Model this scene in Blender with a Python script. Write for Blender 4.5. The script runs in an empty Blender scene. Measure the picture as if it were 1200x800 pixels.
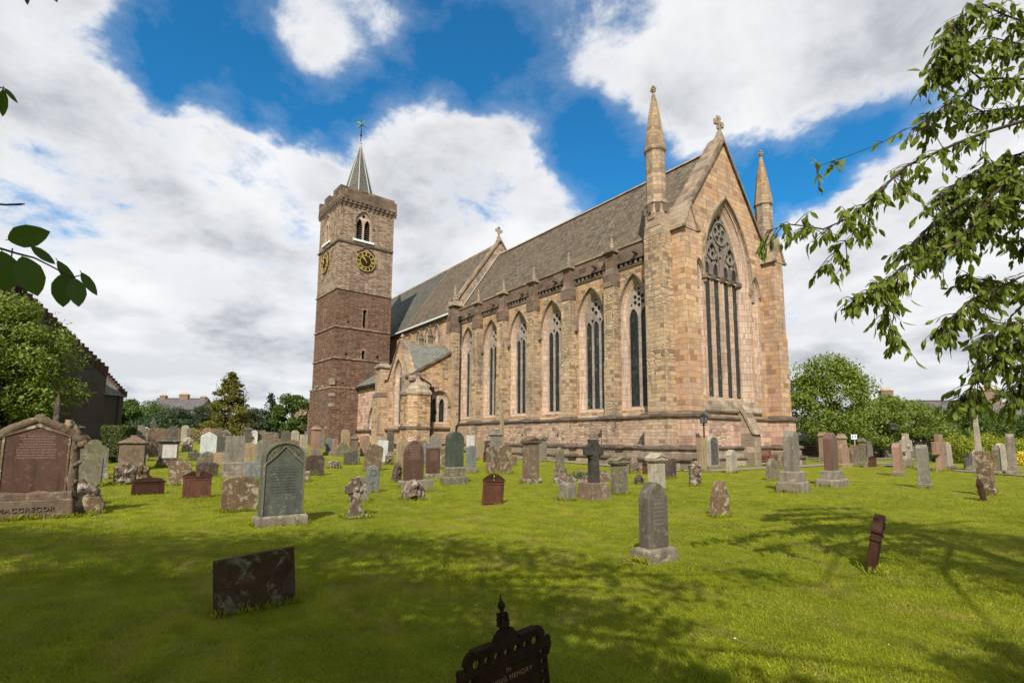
import bpy, math, random
import numpy as np
from mathutils import Vector, Matrix, noise
from mathutils.geometry import tessellate_polygon

SC = bpy.context.scene
COL = SC.collection
rad = math.radians

# ---------------------------------------------------------------- camera
# world: x east, y north, z up; origin at the south-east corner of the choir
CAM = Vector((18.889, -25.351, 1.6))
F_PX, PITCH, ROLL, PY, HEAD = 614.72, 0.11965, 0.00609, 439.78, -0.94565
fwd = Vector((math.sin(HEAD)*math.cos(PITCH), math.cos(HEAD)*math.cos(PITCH), math.sin(PITCH)))
r0 = Vector((math.cos(HEAD), -math.sin(HEAD), 0)); u0 = r0.cross(fwd)
rgt = r0*math.cos(ROLL)+u0*math.sin(ROLL); upv = u0*math.cos(ROLL)-r0*math.sin(ROLL)
cam = bpy.data.cameras.new("camera"); cam_o = bpy.data.objects.new("camera", cam); COL.objects.link(cam_o)
mw = Matrix((( rgt.x, upv.x, -fwd.x, CAM.x), (rgt.y, upv.y, -fwd.y, CAM.y), (rgt.z, upv.z, -fwd.z, CAM.z), (0, 0, 0, 1)))
cam_o.matrix_world = mw
cam.sensor_width = 36; cam.sensor_fit = 'HORIZONTAL'; cam.lens = F_PX/1200*36
cam.shift_y = (PY-400)/1200; cam.clip_start = 0.05; cam.clip_end = 6000
SC.camera = cam_o
SC.render.resolution_x, SC.render.resolution_y = 1024, 682

# ---------------------------------------------------------------- light
SUN_AZ, SUN_EL = 133.0, 43.0
sl = bpy.data.lights.new("sun", 'SUN'); sl.energy = 5.0; sl.angle = rad(0.53); sl.color = (1.0, 0.945, 0.86)
so = bpy.data.objects.new("sun", sl); COL.objects.link(so)
SUNV = Vector((math.sin(rad(SUN_AZ))*math.cos(rad(SUN_EL)), math.cos(rad(SUN_AZ))*math.cos(rad(SUN_EL)), math.sin(rad(SUN_EL))))
so.rotation_euler = SUNV.to_track_quat('Z', 'Y').to_euler()
so.location = SUNV*60
SC.view_settings.view_transform = 'Standard'; SC.view_settings.look = 'None'
SC.view_settings.exposure = 0.62; SC.view_settings.gamma = 1.0; SC.view_settings.use_curve_mapping = False
SC.render.engine = 'CYCLES'

def ray(px, py):
    return fwd + rgt*((px-600)/F_PX) - upv*((py-PY)/F_PX)

# ---------------------------------------------------------------- node helper
class NT:
    def __init__(s, tree): s.t = tree; s.n = tree.nodes; s.l = tree.links
    def node(s, typ, **kw):
        n = s.n.new(typ)
        for k, v in kw.items(): setattr(n, k, v)
        return n
    def put(s, sock, v):
        if isinstance(v, bpy.types.NodeSocket): s.l.new(v, sock)
        elif v is not None: sock.default_value = v
    def math(s, op, a, b=None, c=None, clamp=False):
        n = s.node('ShaderNodeMath', operation=op); n.use_clamp = clamp
        s.put(n.inputs[0], a); s.put(n.inputs[1], b); s.put(n.inputs[2], c); return n.outputs[0]
    def vmath(s, op, a, b=None, scale=None):
        n = s.node('ShaderNodeVectorMath', operation=op)
        s.put(n.inputs[0], a); s.put(n.inputs[1], b)
        if scale is not None: s.put(n.inputs['Scale'], scale)
        return n.outputs['Value'] if op in ('DOT_PRODUCT', 'LENGTH', 'DISTANCE') else n.outputs[0]
    def noise(s, vec, scale, detail=4, rough=.55, dist=0.0, out='Fac'):
        n = s.node('ShaderNodeTexNoise'); s.put(n.inputs['Vector'], vec); s.put(n.inputs['Scale'], scale)
        n.inputs['Detail'].default_value = detail; n.inputs['Roughness'].default_value = rough; n.inputs['Distortion'].default_value = dist
        return n.outputs[out]
    def voro(s, vec, scale, feature='F1', out='Color', rnd=1.0):
        n = s.node('ShaderNodeTexVoronoi', feature=feature); s.put(n.inputs['Vector'], vec); s.put(n.inputs['Scale'], scale)
        n.inputs['Randomness'].default_value = rnd
        return n.outputs[out]
    def ramp(s, fac, stops, interp='LINEAR'):
        n = s.node('ShaderNodeValToRGB'); r = n.color_ramp; r.interpolation = interp
        while len(r.elements) > 1: r.elements.remove(r.elements[-1])
        for i, (p, c) in enumerate(stops):
            e = r.elements[0] if i == 0 else r.elements.new(p)
            e.position = p; e.color = (c, c, c, 1) if isinstance(c, (int, float)) else (*c, 1)
        s.put(n.inputs[0], fac); return n.outputs[0]
    def mapr(s, v, a, b, c=0., d=1., smooth=False):
        n = s.node('ShaderNodeMapRange'); n.clamp = True
        if smooth: n.interpolation_type = 'SMOOTHSTEP'
        s.put(n.inputs[0], v)
        for i, q in enumerate((a, b, c, d)): s.put(n.inputs[i+1], q)
        return n.outputs[0]
    def mix(s, fac, a, b, blend='MIX'):
        n = s.node('ShaderNodeMix', data_type='RGBA', blend_type=blend)
        s.put(n.inputs[0], fac)
        for i, v in ((6, a), (7, b)):
            if isinstance(v, (tuple, list)): v = (*v[:3], 1)
            s.put(n.inputs[i], v)
        return n.outputs[2]
    def comb(s, x, y, z):
        n = s.node('ShaderNodeCombineXYZ'); s.put(n.inputs[0], x); s.put(n.inputs[1], y); s.put(n.inputs[2], z); return n.outputs[0]
    def sep(s, v):
        n = s.node('ShaderNodeSeparateXYZ'); s.put(n.inputs[0], v); return n.outputs
    def bump(s, h, strength=.5, dist=.02):
        n = s.node('ShaderNodeBump'); s.put(n.inputs['Height'], h); n.inputs['Strength'].default_value = strength; n.inputs['Distance'].default_value = dist
        return n.outputs[0]

# ---------------------------------------------------------------- world: sky with clouds
W = bpy.data.worlds.new("World"); SC.world = W; W.use_nodes = True
nt = NT(W.node_tree); nt.n.clear()
_a, _b = ray(620, 200).normalized(), ray(1040, 20).normalized()
STREAK = (5.0, 2.2, 3.0)
def build_world():
    out = nt.node('ShaderNodeOutputWorld'); bg = nt.node('ShaderNodeBackground'); nt.l.new(bg.outputs[0], out.inputs[0])
    sky = nt.node('ShaderNodeTexSky'); sky.sky_type = 'NISHITA'; sky.sun_disc = False
    sky.sun_elevation = rad(SUN_EL); sky.sun_rotation = rad(SUN_AZ); sky.air_density = 1.0; sky.dust_density = .4; sky.ozone_density = 3.0
    tc = nt.node('ShaderNodeTexCoord'); d = nt.vmath('NORMALIZE', tc.outputs['Generated'])
    # deep clean blue of the clear sky
    blue = nt.mix(1.0, sky.outputs[0], (0.20, .98, 1.30), 'MULTIPLY')
    x, y, z = nt.sep(d)
    inv = nt.math('DIVIDE', 1.0, nt.math('ADD', nt.math('MAXIMUM', z, 0.0), 0.30))
    pl = nt.vmath('SCALE', d, scale=inv)
    wob = nt.vmath('SCALE', nt.vmath('SUBTRACT', nt.noise(pl, 3.0, 5, .6, 0., 'Color'), (.5, .5, .5)), scale=.16)
    dw = nt.vmath('NORMALIZE', nt.vmath('ADD', d, wob))
    n1 = nt.noise(pl, 2.6, 10, .62, .15)
    n2 = nt.noise(nt.vmath('MULTIPLY', pl, (1.0, 1.0, 1.0)), 7.0, 9, .66, .3)
    n5 = nt.noise(nt.vmath('MULTIPLY', nt.vmath('ADD', pl, nt.vmath('SCALE', wob, scale=.8)), tuple(STREAK)), 1.0, 7, .6, .1)
    # where the cloud masses hang: directions of their centres, angular sizes and weights
    blobs = [(30,230,13,.6),(180,300,12,.6),(300,280,8,.5),(265,160,4.5,.3),(80,430,16,.45),(330,400,12,.45),(10,40,7,.36),(90,150,5,.3),(150,10,4,.12),(125,85,5,-.24),
             (565,150,5,.30),(615,165,4,.22),(520,200,6,.28),(650,250,5,.34),(560,290,9,.45),(480,330,9,.45),(470,170,4,.10),(420,250,6,.34),(340,220,5,.3),
             (1010,430,14,.46),(1080,340,9,.42),(960,380,7,.40),(1150,440,13,.42),(1090,250,6,.28),(1000,300,5,.2),(930,300,4,.16),
             (600,5,5,.24),(665,40,6,.20),(760,50,6,.20),(850,45,7,.24),(950,30,7,.28),(1040,10,7,.28),(930,90,5,.24),(870,130,4,.22),(820,165,3.5,.18),(690,110,4,.12),(760,130,5,.12),
             (365,75,4,.22),(400,5,4,.2),(350,100,3,.12),(285,70,3,.12),(330,40,4,.10),(500,20,4,.06),(1200,100,8,.2),
             (150,105,5,-.3),(240,90,6,-.34),(310,140,4.5,-.3),(400,140,4,-.2),(430,70,5,-.25),(590,70,5,-.25),(520,70,5,-.2),(710,190,6,-.3),(660,150,4,-.2),(690,100,4,-.12),(268,291,1.7,-.5),(820,240,6,-.25),(960,180,6,-.3),(1060,110,5,-.2),(930,250,5,-.15),
             (1500,100,40,.25),(-300,100,40,.25)]
    acc = None
    back = [((-fwd.x, -fwd.y, .5), 70, .5), ((0, 0, 1), 30, .35)]      # unseen cloud added behind the camera and overhead to whiten the fill light
    for it in blobs+back:
        if len(it) == 4: (px, py, r, w), c = it, ray(it[0], it[1]).normalized()
        else: c, r, w = Vector(it[0]).normalized(), it[1], it[2]
        dt = nt.vmath('DOT_PRODUCT', dw, tuple(c))
        v = nt.mapr(dt, math.cos(rad(r*1.45)), math.cos(rad(r*.2)), 0., w, True)
        acc = v if acc is None else nt.math('ADD', acc, v)
    acc = nt.math('MINIMUM', acc, .62)
    low = nt.mapr(z, 0.02, .24, .30, 0.)          # more cloud towards the horizon
    dens = nt.math('ADD', nt.math('ADD', nt.math('ADD', nt.math('MULTIPLY', n1, 1.45), nt.math('MULTIPLY', n2, .85)), nt.math('MULTIPLY', n5, .30)), nt.math('ADD', acc, low))
    cov = nt.math('ADD', nt.math('MULTIPLY', nt.mapr(dens, 1.46, 1.80, 0., 1., True), .70), nt.math('MULTIPLY', nt.mapr(dens, 1.20, 1.82, 0., 1.), .30))
    cov = nt.math('MULTIPLY', cov, .985)
    # light and grey within the clouds
    pl2 = nt.vmath('ADD', pl, (.10, -.13, .06))
    n3 = nt.noise(pl2, 1.9, 7, .55, .2)
    thick = nt.mapr(dens, 1.68, 2.2)
    g = nt.math('MULTIPLY', nt.mapr(n3, .40, .62), nt.math('ADD', .22, nt.math('MULTIPLY', thick, .75)))
    gl = nt.mapr(z, .0, .42, .55, 0.)
    n4 = nt.noise(nt.vmath('MULTIPLY', pl, (1, 1, 3.0)), 2.3, 6, .55, .1)
    g = nt.math('MAXIMUM', g, nt.math('MULTIPLY', gl, nt.mapr(n4, .38, .6)))
    cc = nt.mix(g, (7.5, 7.55, 7.65), (3.0, 3.2, 3.55))
    fin = nt.mix(cov, blue, cc)
    nt.l.new(fin, bg.inputs[0]); bg.inputs[1].default_value = 0.085
build_world()

# ---------------------------------------------------------------- materials
MATS = {}
def new_mat(name):
    m = bpy.data.materials.new(name); m.use_nodes = True
    t = NT(m.node_tree); b = t.n['Principled BSDF']
    MATS[name] = m
    return m, t, b

def plain(name, col, rough=.6, metal=0., noise_amt=.25, scale=8., bump=.15, spec=.3):
    m, t, b = new_mat(name)
    tc = t.node('ShaderNodeTexCoord'); n = t.noise(tc.outputs['Object'], scale, 6, .6)
    c = t.mix(t.math('MULTIPLY', t.mapr(n, .3, .7), noise_amt*2), col, tuple(q*.45 for q in col))
    t.put(b.inputs['Base Color'], c); b.inputs['Roughness'].default_value = rough; b.inputs['Metallic'].default_value = metal
    b.inputs['Specular IOR Level'].default_value = spec
    if bump: t.put(b.inputs['Normal'], t.bump(n, bump, .02))
    return m

def wall_uv(t):
    g = t.node('ShaderNodeNewGeometry'); N = g.outputs['True Normal']; Pz = g.outputs['Position']
    T = t.vmath('NORMALIZE', t.vmath('CROSS_PRODUCT', (0, 0, 1), N)); B = t.vmath('CROSS_PRODUCT', N, T)
    return t.vmath('DOT_PRODUCT', Pz, T), t.vmath('DOT_PRODUCT', Pz, B), Pz

def masonry(name, palette, bw=.62, bh=.29, rubble=.0, mortar=(.34, .27, .19), stain=.5, lichen=None, dist=.05, bumpd=.03, patch=None, warm=True):
    if warm: palette = [(c[0]*1.03, c[1]*1.0, c[2]*1.02) for c in palette]
    m, t, b = new_mat(name)
    u, v, Pz = wall_uv(t)
    nz = t.noise(Pz, 1.7, 3, .5, out='Color')
    off = t.vmath('SCALE', t.vmath('SUBTRACT', nz, (.5, .5, .5)), scale=dist*2)
    ox, oy, oz = t.sep(off)
    uv = t.comb(t.math('ADD', u, ox), t.math('ADD', v, oy), 0.)
    bt = t.node('ShaderNodeTexBrick'); t.put(bt.inputs['Vector'], uv)
    bt.inputs['Scale'].default_value = 1; bt.inputs['Color1'].default_value = (0, 0, 0, 1); bt.inputs['Color2'].default_value = (1, 1, 1, 1)
    bt.inputs['Mortar'].default_value = (.5, .5, .5, 1); bt.inputs['Mortar Size'].default_value = .011; bt.inputs['Mortar Smooth'].default_value = .4
    bt.inputs['Brick Width'].default_value = bw; bt.inputs['Row Height'].default_value = bh; bt.offset = .43; bt.squash = .8; bt.squash_frequency = 3
    cellv, fac = bt.outputs['Color'], bt.outputs['Fac']
    uvr = t.comb(t.math('MULTIPLY', t.math('ADD', u, ox), 1.9), t.math('MULTIPLY', t.math('ADD', v, t.math('MULTIPLY', oy, .4)), 5.2), 0.)
    rc = t.sep(t.voro(uvr, 1.0, 'F1', 'Color', .55))[0]
    re = t.mapr(t.voro(uvr, 1.0, 'DISTANCE_TO_EDGE', 'Distance', .55), .02, .12, .75, 0.)
    rb = t.math('GREATER_THAN', t.noise(Pz, .35, 2, .5), 1.0-rubble) if 0 < rubble < 1 else float(rubble)
    cellv = t.mix(rb, cellv, rc); fac = t.mix(rb, fac, re)
    fine = t.noise(Pz, 9., 6, .65)
    sel = t.math('ADD', t.math('MULTIPLY', cellv, .84), t.math('MULTIPLY', t.noise(Pz, 2.2, 5, .6), .16))
    n = len(palette)
    col = t.ramp(sel, [((i+.5)/n*.86+.06, c) for i, c in enumerate(palette)], 'LINEAR')
    col = t.mix(t.mapr(fine, .25, .75, .0, .5), col, tuple(.55*q for q in palette[0]), 'MIX')
    if patch:
        for pc, sc_, lo, hi, amt in patch:
            col = t.mix(t.mapr(t.noise(Pz, sc_, 5, .6, .3), lo, hi, 0., amt), col, pc)
    # vertical rain streaks and blackened stones
    st = t.noise(t.vmath('MULTIPLY', Pz, (1.6, 1.6, .22)), 1.3, 6, .6)
    col = t.mix(t.mapr(st, .53, .72, 0., min(.8, stain*1.2)), col, (.10, .075, .055))
    soot = t.noise(t.vmath('MULTIPLY', Pz, (1, 1, .6)), .42, 7, .66, .4)
    col = t.mix(t.mapr(soot, .50, .70, 0., .60*min(1., stain*1.6)), col, (.135, .11, .085))
    bl = t.math('MULTIPLY', t.mapr(cellv, .88, .95), t.mapr(t.noise(Pz, .5, 3, .5), .4, .6))
    col = t.mix(t.math('MULTIPLY', bl, stain), col, (.09, .065, .055))
    if lichen:
        lc, amt = lichen
        li = t.noise(Pz, 3.3, 8, .7, .3)
        col = t.mix(t.mapr(li, .57, .66, 0., amt), col, lc)
    mv = t.mapr(t.noise(Pz, .8, 3, .5), .35, .65)
    col = t.mix(t.math('MULTIPLY', fac, .62), col, t.mix(mv, mortar, tuple(.35*q for q in mortar)))
    t.put(b.inputs['Base Color'], col); b.inputs['Roughness'].default_value = .92; b.inputs['Specular IOR Level'].default_value = .15
    h = t.math('SUBTRACT', t.math('MULTIPLY', t.math('ADD', fine, t.math('MULTIPLY', cellv, .5)), .6), t.math('MULTIPLY', fac, 1.0))
    t.put(b.inputs['Normal'], t.bump(h, .9, bumpd*1.5))
    return m

BUFF = [(.25,.15,.085),(.46,.30,.165),(.52,.37,.23),(.43,.25,.15),(.56,.42,.26),(.47,.27,.115),(.36,.25,.17),(.54,.36,.25)]
BUFFR = [(.20,.12,.065),(.49,.32,.15),(.42,.31,.20),(.55,.38,.20),(.47,.25,.085),(.34,.25,.165),(.53,.39,.26),(.44,.29,.19)]
PINK = [(.32,.20,.145),(.52,.35,.24),(.55,.40,.27),(.47,.29,.21),(.58,.43,.28),(.49,.31,.235)]
masonry('rubble_wall', BUFFR, .48, .22, rubble=.42, stain=.55, lichen=((.22,.17,.11), .5), dist=.08)
masonry('ashlar_wall', BUFF, .66, .32, stain=.45, dist=.03, patch=[((.30,.20,.17), .6, .5, .68, .6)])
masonry('pink_ashlar', PINK, .8, .36, stain=.5, dist=.03, rubble=.4, lichen=((.26,.2,.15), .35))
masonry('buttress_stone', [(.20,.14,.085),(.42,.31,.185),(.49,.37,.225),(.37,.25,.14),(.50,.34,.17),(.36,.29,.20),(.54,.42,.28)], .50, .25, rubble=.45, stain=.6, dist=.07, lichen=((.19,.155,.11), .5))
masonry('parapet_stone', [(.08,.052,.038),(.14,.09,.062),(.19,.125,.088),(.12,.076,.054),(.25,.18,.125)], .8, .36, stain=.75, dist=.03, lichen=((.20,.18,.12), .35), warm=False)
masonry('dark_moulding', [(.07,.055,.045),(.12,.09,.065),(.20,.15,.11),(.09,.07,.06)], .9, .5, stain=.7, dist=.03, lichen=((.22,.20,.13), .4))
masonry('plinth_stone', [(.20,.14,.095),(.43,.31,.20),(.50,.37,.24),(.37,.25,.17),(.54,.40,.27),(.30,.23,.17),(.47,.32,.23)], .42, .2, rubble=.5, stain=.6, dist=.05, lichen=((.2,.17,.13), .4))
masonry('red_rubble', [(.105,.056,.036),(.175,.095,.060),(.215,.122,.078),(.145,.08,.052),(.24,.15,.10),(.165,.088,.058)], .5, .2, rubble=1.0, mortar=(.15,.10,.08), stain=.5, lichen=((.22,.17,.13), .25), dist=.1, bumpd=.05, warm=False)
masonry('belfry_stone', [(.19,.135,.09),(.31,.23,.155),(.37,.285,.20),(.27,.19,.13),(.41,.32,.225),(.24,.155,.115)], .5, .22, rubble=.7, mortar=(.17,.12,.085), stain=.6, lichen=((.12,.10,.07), .4), dist=.08, bumpd=.04)
masonry('turret_stone', [(.22,.16,.10),(.36,.27,.18),(.42,.32,.22),(.30,.22,.15),(.40,.28,.17),(.45,.36,.26)], .55, .27, stain=.7, dist=.03, lichen=((.16,.13,.09), .6))
masonry('turret_cone_stone', [(.20,.14,.085),(.33,.235,.14),(.38,.28,.17),(.28,.20,.12),(.40,.28,.15)], .45, .24, stain=.75, dist=.04, lichen=((.13,.10,.065), .7), patch=[((.42,.21,.045), .9, .56, .66, .5)])
masonry('weathered_cap_stone', [(.20,.16,.11),(.33,.26,.18),(.38,.31,.21),(.26,.20,.14)], .9, .4, stain=.7, dist=.04, lichen=((.14,.12,.08), .6))
masonry('harled_wall', [(.075,.062,.053),(.10,.083,.072),(.085,.07,.06)], 1.5, .8, rubble=0., mortar=(.13,.11,.10), stain=.35, dist=.1, warm=False)
masonry('far_stone', [(.25,.18,.14),(.32,.24,.19),(.28,.20,.16)], .6, .3, stain=.4)
masonry('dry_wall', [(.10,.085,.07),(.16,.13,.10),(.20,.16,.12)], .4, .2, rubble=1.0, mortar=(.06,.05,.04), stain=.6, warm=False)
masonry('moulded_jamb', [(.36,.26,.185),(.47,.36,.26),(.51,.385,.29),(.42,.30,.22)], 1.0, .40, stain=.4, dist=.01)
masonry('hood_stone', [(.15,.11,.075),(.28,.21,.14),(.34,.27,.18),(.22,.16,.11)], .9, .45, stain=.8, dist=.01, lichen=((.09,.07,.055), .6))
masonry('tracery_stone', [(.26,.22,.18),(.36,.31,.25),(.32,.26,.21)], .9, .45, stain=.65, dist=.01)
masonry('east_tracery_stone', [(.16,.14,.12),(.24,.21,.18),(.20,.17,.14)], .9, .45, stain=.7, dist=.01)

def slate(name, cols, lich, bw=.34, bh=.23):
    m, t, b = new_mat(name)
    u, v, Pz = wall_uv(t)
    bt = t.node('ShaderNodeTexBrick'); t.put(bt.inputs['Vector'], t.comb(u, v, 0.))
    bt.inputs['Scale'].default_value = 1; bt.inputs['Color1'].default_value = (0, 0, 0, 1); bt.inputs['Color2'].default_value = (1, 1, 1, 1)
    bt.inputs['Mortar'].default_value = (.2, .2, .2, 1); bt.inputs['Mortar Size'].default_value = .012; bt.inputs['Brick Width'].default_value = bw; bt.inputs['Row Height'].default_value = bh
    n = len(cols)
    sel = t.math('ADD', t.math('MULTIPLY', bt.outputs['Color'], .8), t.math('MULTIPLY', t.noise(Pz, 1.2, 5, .6), .2))
    col = t.ramp(sel, [((i+.5)/n*.86+.06, c) for i, c in enumerate(cols)])
    big = t.noise(t.vmath('MULTIPLY', Pz, (.6, .35, .35)), .9, 7, .62, .3)
    col = t.mix(t.mapr(big, .45, .70, 0., .7), col, lich)
    strk = t.noise(t.comb(t.math('MULTIPLY', u, 3.0), t.math('MULTIPLY', v, .18), 0.), 1.2, 5, .6)
    col = t.mix(t.mapr(strk, .60, .72, 0., .35), col, (.26, .24, .19))
    sp = t.noise(Pz, 6., 3, .6)
    col = t.mix(t.mapr(sp, .66, .72, 0., .6), col, (.32, .29, .22))
    col = t.mix(t.math('MULTIPLY', bt.outputs['Fac'], .8), col, (.022, .019, .015))
    pt = t.noise(t.vmath('MULTIPLY', Pz, (.35, .9, .9)), .55, 3, .5); col = t.mix(t.mapr(pt, .56, .60, 0., .35), col, cols[-1])
    t.put(b.inputs['Base Color'], col); b.inputs['Roughness'].default_value = .8; b.inputs['Specular IOR Level'].default_value = .25
    saw = t.math('FRACT', t.math('DIVIDE', v, bh))
    h = t.math('ADD', t.math('MULTIPLY', saw, -.8), t.math('ADD', t.math('MULTIPLY', bt.outputs['Color'], .6), t.math('MULTIPLY', bt.outputs['Fac'], -.8)))
    t.put(b.inputs['Normal'], t.bump(h, .7, .03))
    return m
slate('stone_slate', [(.055,.041,.027),(.10,.077,.05),(.135,.105,.07),(.075,.057,.038)], (.12,.09,.05))
slate('green_slate', [(.05,.05,.042),(.075,.075,.06),(.09,.085,.07)], (.09,.085,.05))
slate('grey_slate', [(.085,.085,.075),(.12,.12,.11),(.15,.15,.135),(.10,.105,.09)], (.17,.165,.12))
slate('spire_slate', [(.06,.057,.048),(.085,.08,.068),(.105,.10,.085),(.07,.068,.058)], (.12,.105,.07))
slate('blue_slate', [(.07,.065,.07),(.09,.08,.085),(.11,.10,.10)], (.10,.085,.08))

def glassm(name, col, rough=.12):
    m, t, b = new_mat(name)
    u, v, Pz = wall_uv(t)
    p = t.math('MINIMUM', t.math('PINGPONG', u, .09), t.math('PINGPONG', v, .13))
    lead = t.mapr(p, .008, .016, 1., 0.)
    n = t.noise(Pz, 5., 3, .5)
    wn = t.node('ShaderNodeTexWhiteNoise'); wn.noise_dimensions = '3D'; t.put(wn.inputs['Vector'], t.comb(t.math('FLOOR', t.math('DIVIDE', u, .18)), t.math('FLOOR', t.math('DIVIDE', v, .26)), 0.))
    c = t.mix(t.mapr(n, .35, .7), col, tuple(q*2.2 for q in col))
    c = t.mix(t.mapr(wn.outputs['Value'], .55, 1., 0., .8), c, (.035, .045, .04)); c = t.mix(t.math('GREATER_THAN', wn.outputs['Value'], .965), c, (.05, .09, .03))
    t.put(b.inputs['Base Color'], t.mix(lead, c, (.012, .012, .012)))
    t.put(b.inputs['Roughness'], t.mapr(wn.outputs['Value'], 0., 1., .12, rough+.15)); b.inputs['Specular IOR Level'].default_value = .3
    t.put(b.inputs['Normal'], t.bump(t.math('ADD', t.math('ADD', n, lead), wn.outputs['Value']), .4, .03))
    return m
glassm('leaded_glass', (.010, .012, .011), .3)
glassm('east_glass', (.018, .014, .010), .4)
plain('window_pane', (.03, .035, .04), .15, 0, .2, 3, 0, .5)
plain('void', (.010, .009, .008), .9, 0, .1, 5, 0, .0)  # near-black colour standing in for the shade inside openings
plain('louvre_wood', (.05,.045,.04), .8)
plain('cast_iron', (.030, .018, .010), .8, 0, .4, 20, .3, .04)
plain('pipe_iron', (.012, .012, .013), .5, 0, .3, 9, 0, .4)
plain('gilt', (.62, .44, .10), .35, .6, .15, 20, .05, .5)
plain('white_paint', (.78, .78, .76), .5, 0, .1, 6, .05, .4)
plain('sill_paint', (.62, .66, .68), .5, 0, .15, 6, .05, .3)
plain('lead_roll', (.33,.34,.33), .5, 0, .2, 8, .1, .3)
plain('copper_green', (.10, .28, .20), .6, .2, .3, 30, .1)
plain('bench_wood', (.17, .065, .035), .6, 0, .3, 14, .15, .35)
plain('lamp_glass', (.10, .11, .10), .25, 0, .05, 4, 0, .5)
plain('sign_blue', (.05, .20, .55), .4, 0, .05, 4, 0)
plain('render_white', (.70, .68, .64), .8, 0, .1, 3, .1)
plain('chimney_pot', (.55, .38, .16), .8)
plain('red_ridge', (.075,.038,.03), .8, 0, .3, 10, .2)
plain('far_chimney', (.20,.13,.09), .9, 0, .3, 4, .2)
plain('sandstone_trim', (.45, .30, .21), .9, 0, .3, 8, .2)
plain('bark', (.055, .042, .032), .9, 0, .4, 14, .6, .1)
plain('twig_bark', (.045, .03, .02), .8, 0, .3, 30, .2, .2)

def gstone(name, c1, c2, lichen=None, amt=.5, rough=.85, speck=0., text=None, spec=.25, moss=None):
    tstr = .75 if text else .42
    if not text and name in ('grey', 'brown', 'bluegrey', 'pink', 'buff', 'pale', 'mossy', 'dark_green_stone', 'redgranite', 'dark_grey', 'dark_brown'): text = (.38, .82, tuple(q*.25 for q in c1))
    k3 = (1., 1., 1.) if name in ('rusty_iron', 'dark_rust', 'black_plaque', 'black_cross') else (.74, .69, .61)
    c1 = tuple(a*q for a, q in zip(c1, k3)); c2 = tuple(a*q for a, q in zip(c2, k3)); lichen = tuple(a*.9*q for a, q in zip(lichen, (1, .97, .9))) if lichen else None
    m, t, b = new_mat(name)
    tc = t.node('ShaderNodeTexCoord'); oi = t.node('ShaderNodeObjectInfo')
    P = t.vmath('ADD', tc.outputs['Object'], t.vmath('SCALE', (13.1, 7.7, 5.3), scale=oi.outputs['Random']))
    n1 = t.noise(P, 2.4, 8, .65, .4); n2 = t.noise(P, 22., 5, .65)
    col = t.mix(t.mapr(n1, .36, .64), c1, c2)
    col = t.mix(t.mapr(n2, .3, .7, 0., .45), col, tuple(q*.45 for q in c1))
    stv = t.noise(t.vmath('MULTIPLY', P, (5, 5, .7)), 1.6, 5, .6)
    col = t.mix(t.mapr(stv, .50, .70, 0., .65), col, tuple(q*.30 for q in c2))
    if speck: col = t.mix(t.mapr(t.noise(P, 160, 2, .5), .55, .65, 0., speck), col, tuple(min(1, q*2.3+.02) for q in c1))
    if lichen:
        l1 = t.noise(P, 5.5, 9, .72, .5)
        col = t.mix(t.mapr(l1, .57-.12*amt, .63-.10*amt, 0., .9*min(1, amt+.4)), col, t.mix(t.mapr(n2, .4, .6), lichen, tuple(q*.6 for q in lichen)))
    if moss:
        col = t.mix(t.mapr(t.noise(P, 3.1, 7, .65, .3), .52, .62, 0., .7), col, moss)
    hv = 1.0
    if text:
        gx, gy, gz = t.sep(tc.outputs['Generated']); ox, oy, oz = t.sep(tc.outputs['Object'])
        row = t.math('MULTIPLY', oz, 19.)
        inrow = t.math('LESS_THAN', t.math('FRACT', row), .5)
        hw = t.math('ADD', .12, t.math('MULTIPLY', t.noise(t.comb(0., 0., t.math('FLOOR', row)), 3.7, 1), .34))
        inx = t.math('LESS_THAN', t.math('ABSOLUTE', t.math('SUBTRACT', gx, .5)), hw)
        inz = t.math('MULTIPLY', t.math('GREATER_THAN', gz, text[0]), t.math('LESS_THAN', gz, text[1]))
        glyph = t.math('GREATER_THAN', t.noise(t.comb(t.math('MULTIPLY', ox, 75.), t.math('FLOOR', row), t.math('MULTIPLY', oz, 28.)), 1., 1), .46)
        msk = t.math('MULTIPLY', t.math('MULTIPLY', inrow, inx), t.math('MULTIPLY', inz, glyph))
        col = t.mix(t.math('MULTIPLY', msk, tstr), col, text[2])
    t.put(b.inputs['Base Color'], col); b.inputs['Roughness'].default_value = rough; b.inputs['Specular IOR Level'].default_value = spec
    t.put(b.inputs['Normal'], t.bump(t.math('ADD', n2, t.math('MULTIPLY', n1, 1.5)), .45 if rough > .5 else .06, .02))
    return m
LI = (.33, .32, .27)
gstone('grey', (.19,.175,.15), (.27,.25,.215), (.34,.32,.26), .25)
gstone('dark_grey', (.085,.08,.07), (.14,.13,.115), LI, .2)
gstone('brown', (.15,.105,.075), (.225,.165,.115), (.30,.27,.20), .3)
gstone('dark_brown', (.075,.05,.042), (.115,.08,.065), (.22,.19,.16), .25)
gstone('redbrown', (.15,.075,.055), (.19,.10,.075), None, .3)
gstone('pink', (.30,.195,.145), (.38,.265,.20), (.3,.26,.2), .15)
gstone('buff', (.33,.25,.155), (.42,.33,.215), (.22,.19,.14), .3)
gstone('pale', (.38,.35,.29), (.48,.44,.37), (.22,.2,.16), .3)
gstone('whitish', (.62,.62,.62), (.72,.72,.72), (.4,.4,.36), .2)
gstone('pale_blue', (.55,.62,.66), (.66,.72,.75), (.35,.4,.38), .2)
gstone('bluegrey', (.16,.18,.185), (.22,.24,.24), (.3,.31,.29), .2)
gstone('bluegrey_lettered', (.19,.215,.22), (.25,.27,.27), (.34,.36,.34), .3, text=(.2,.8,(.09,.10,.11)))
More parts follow.
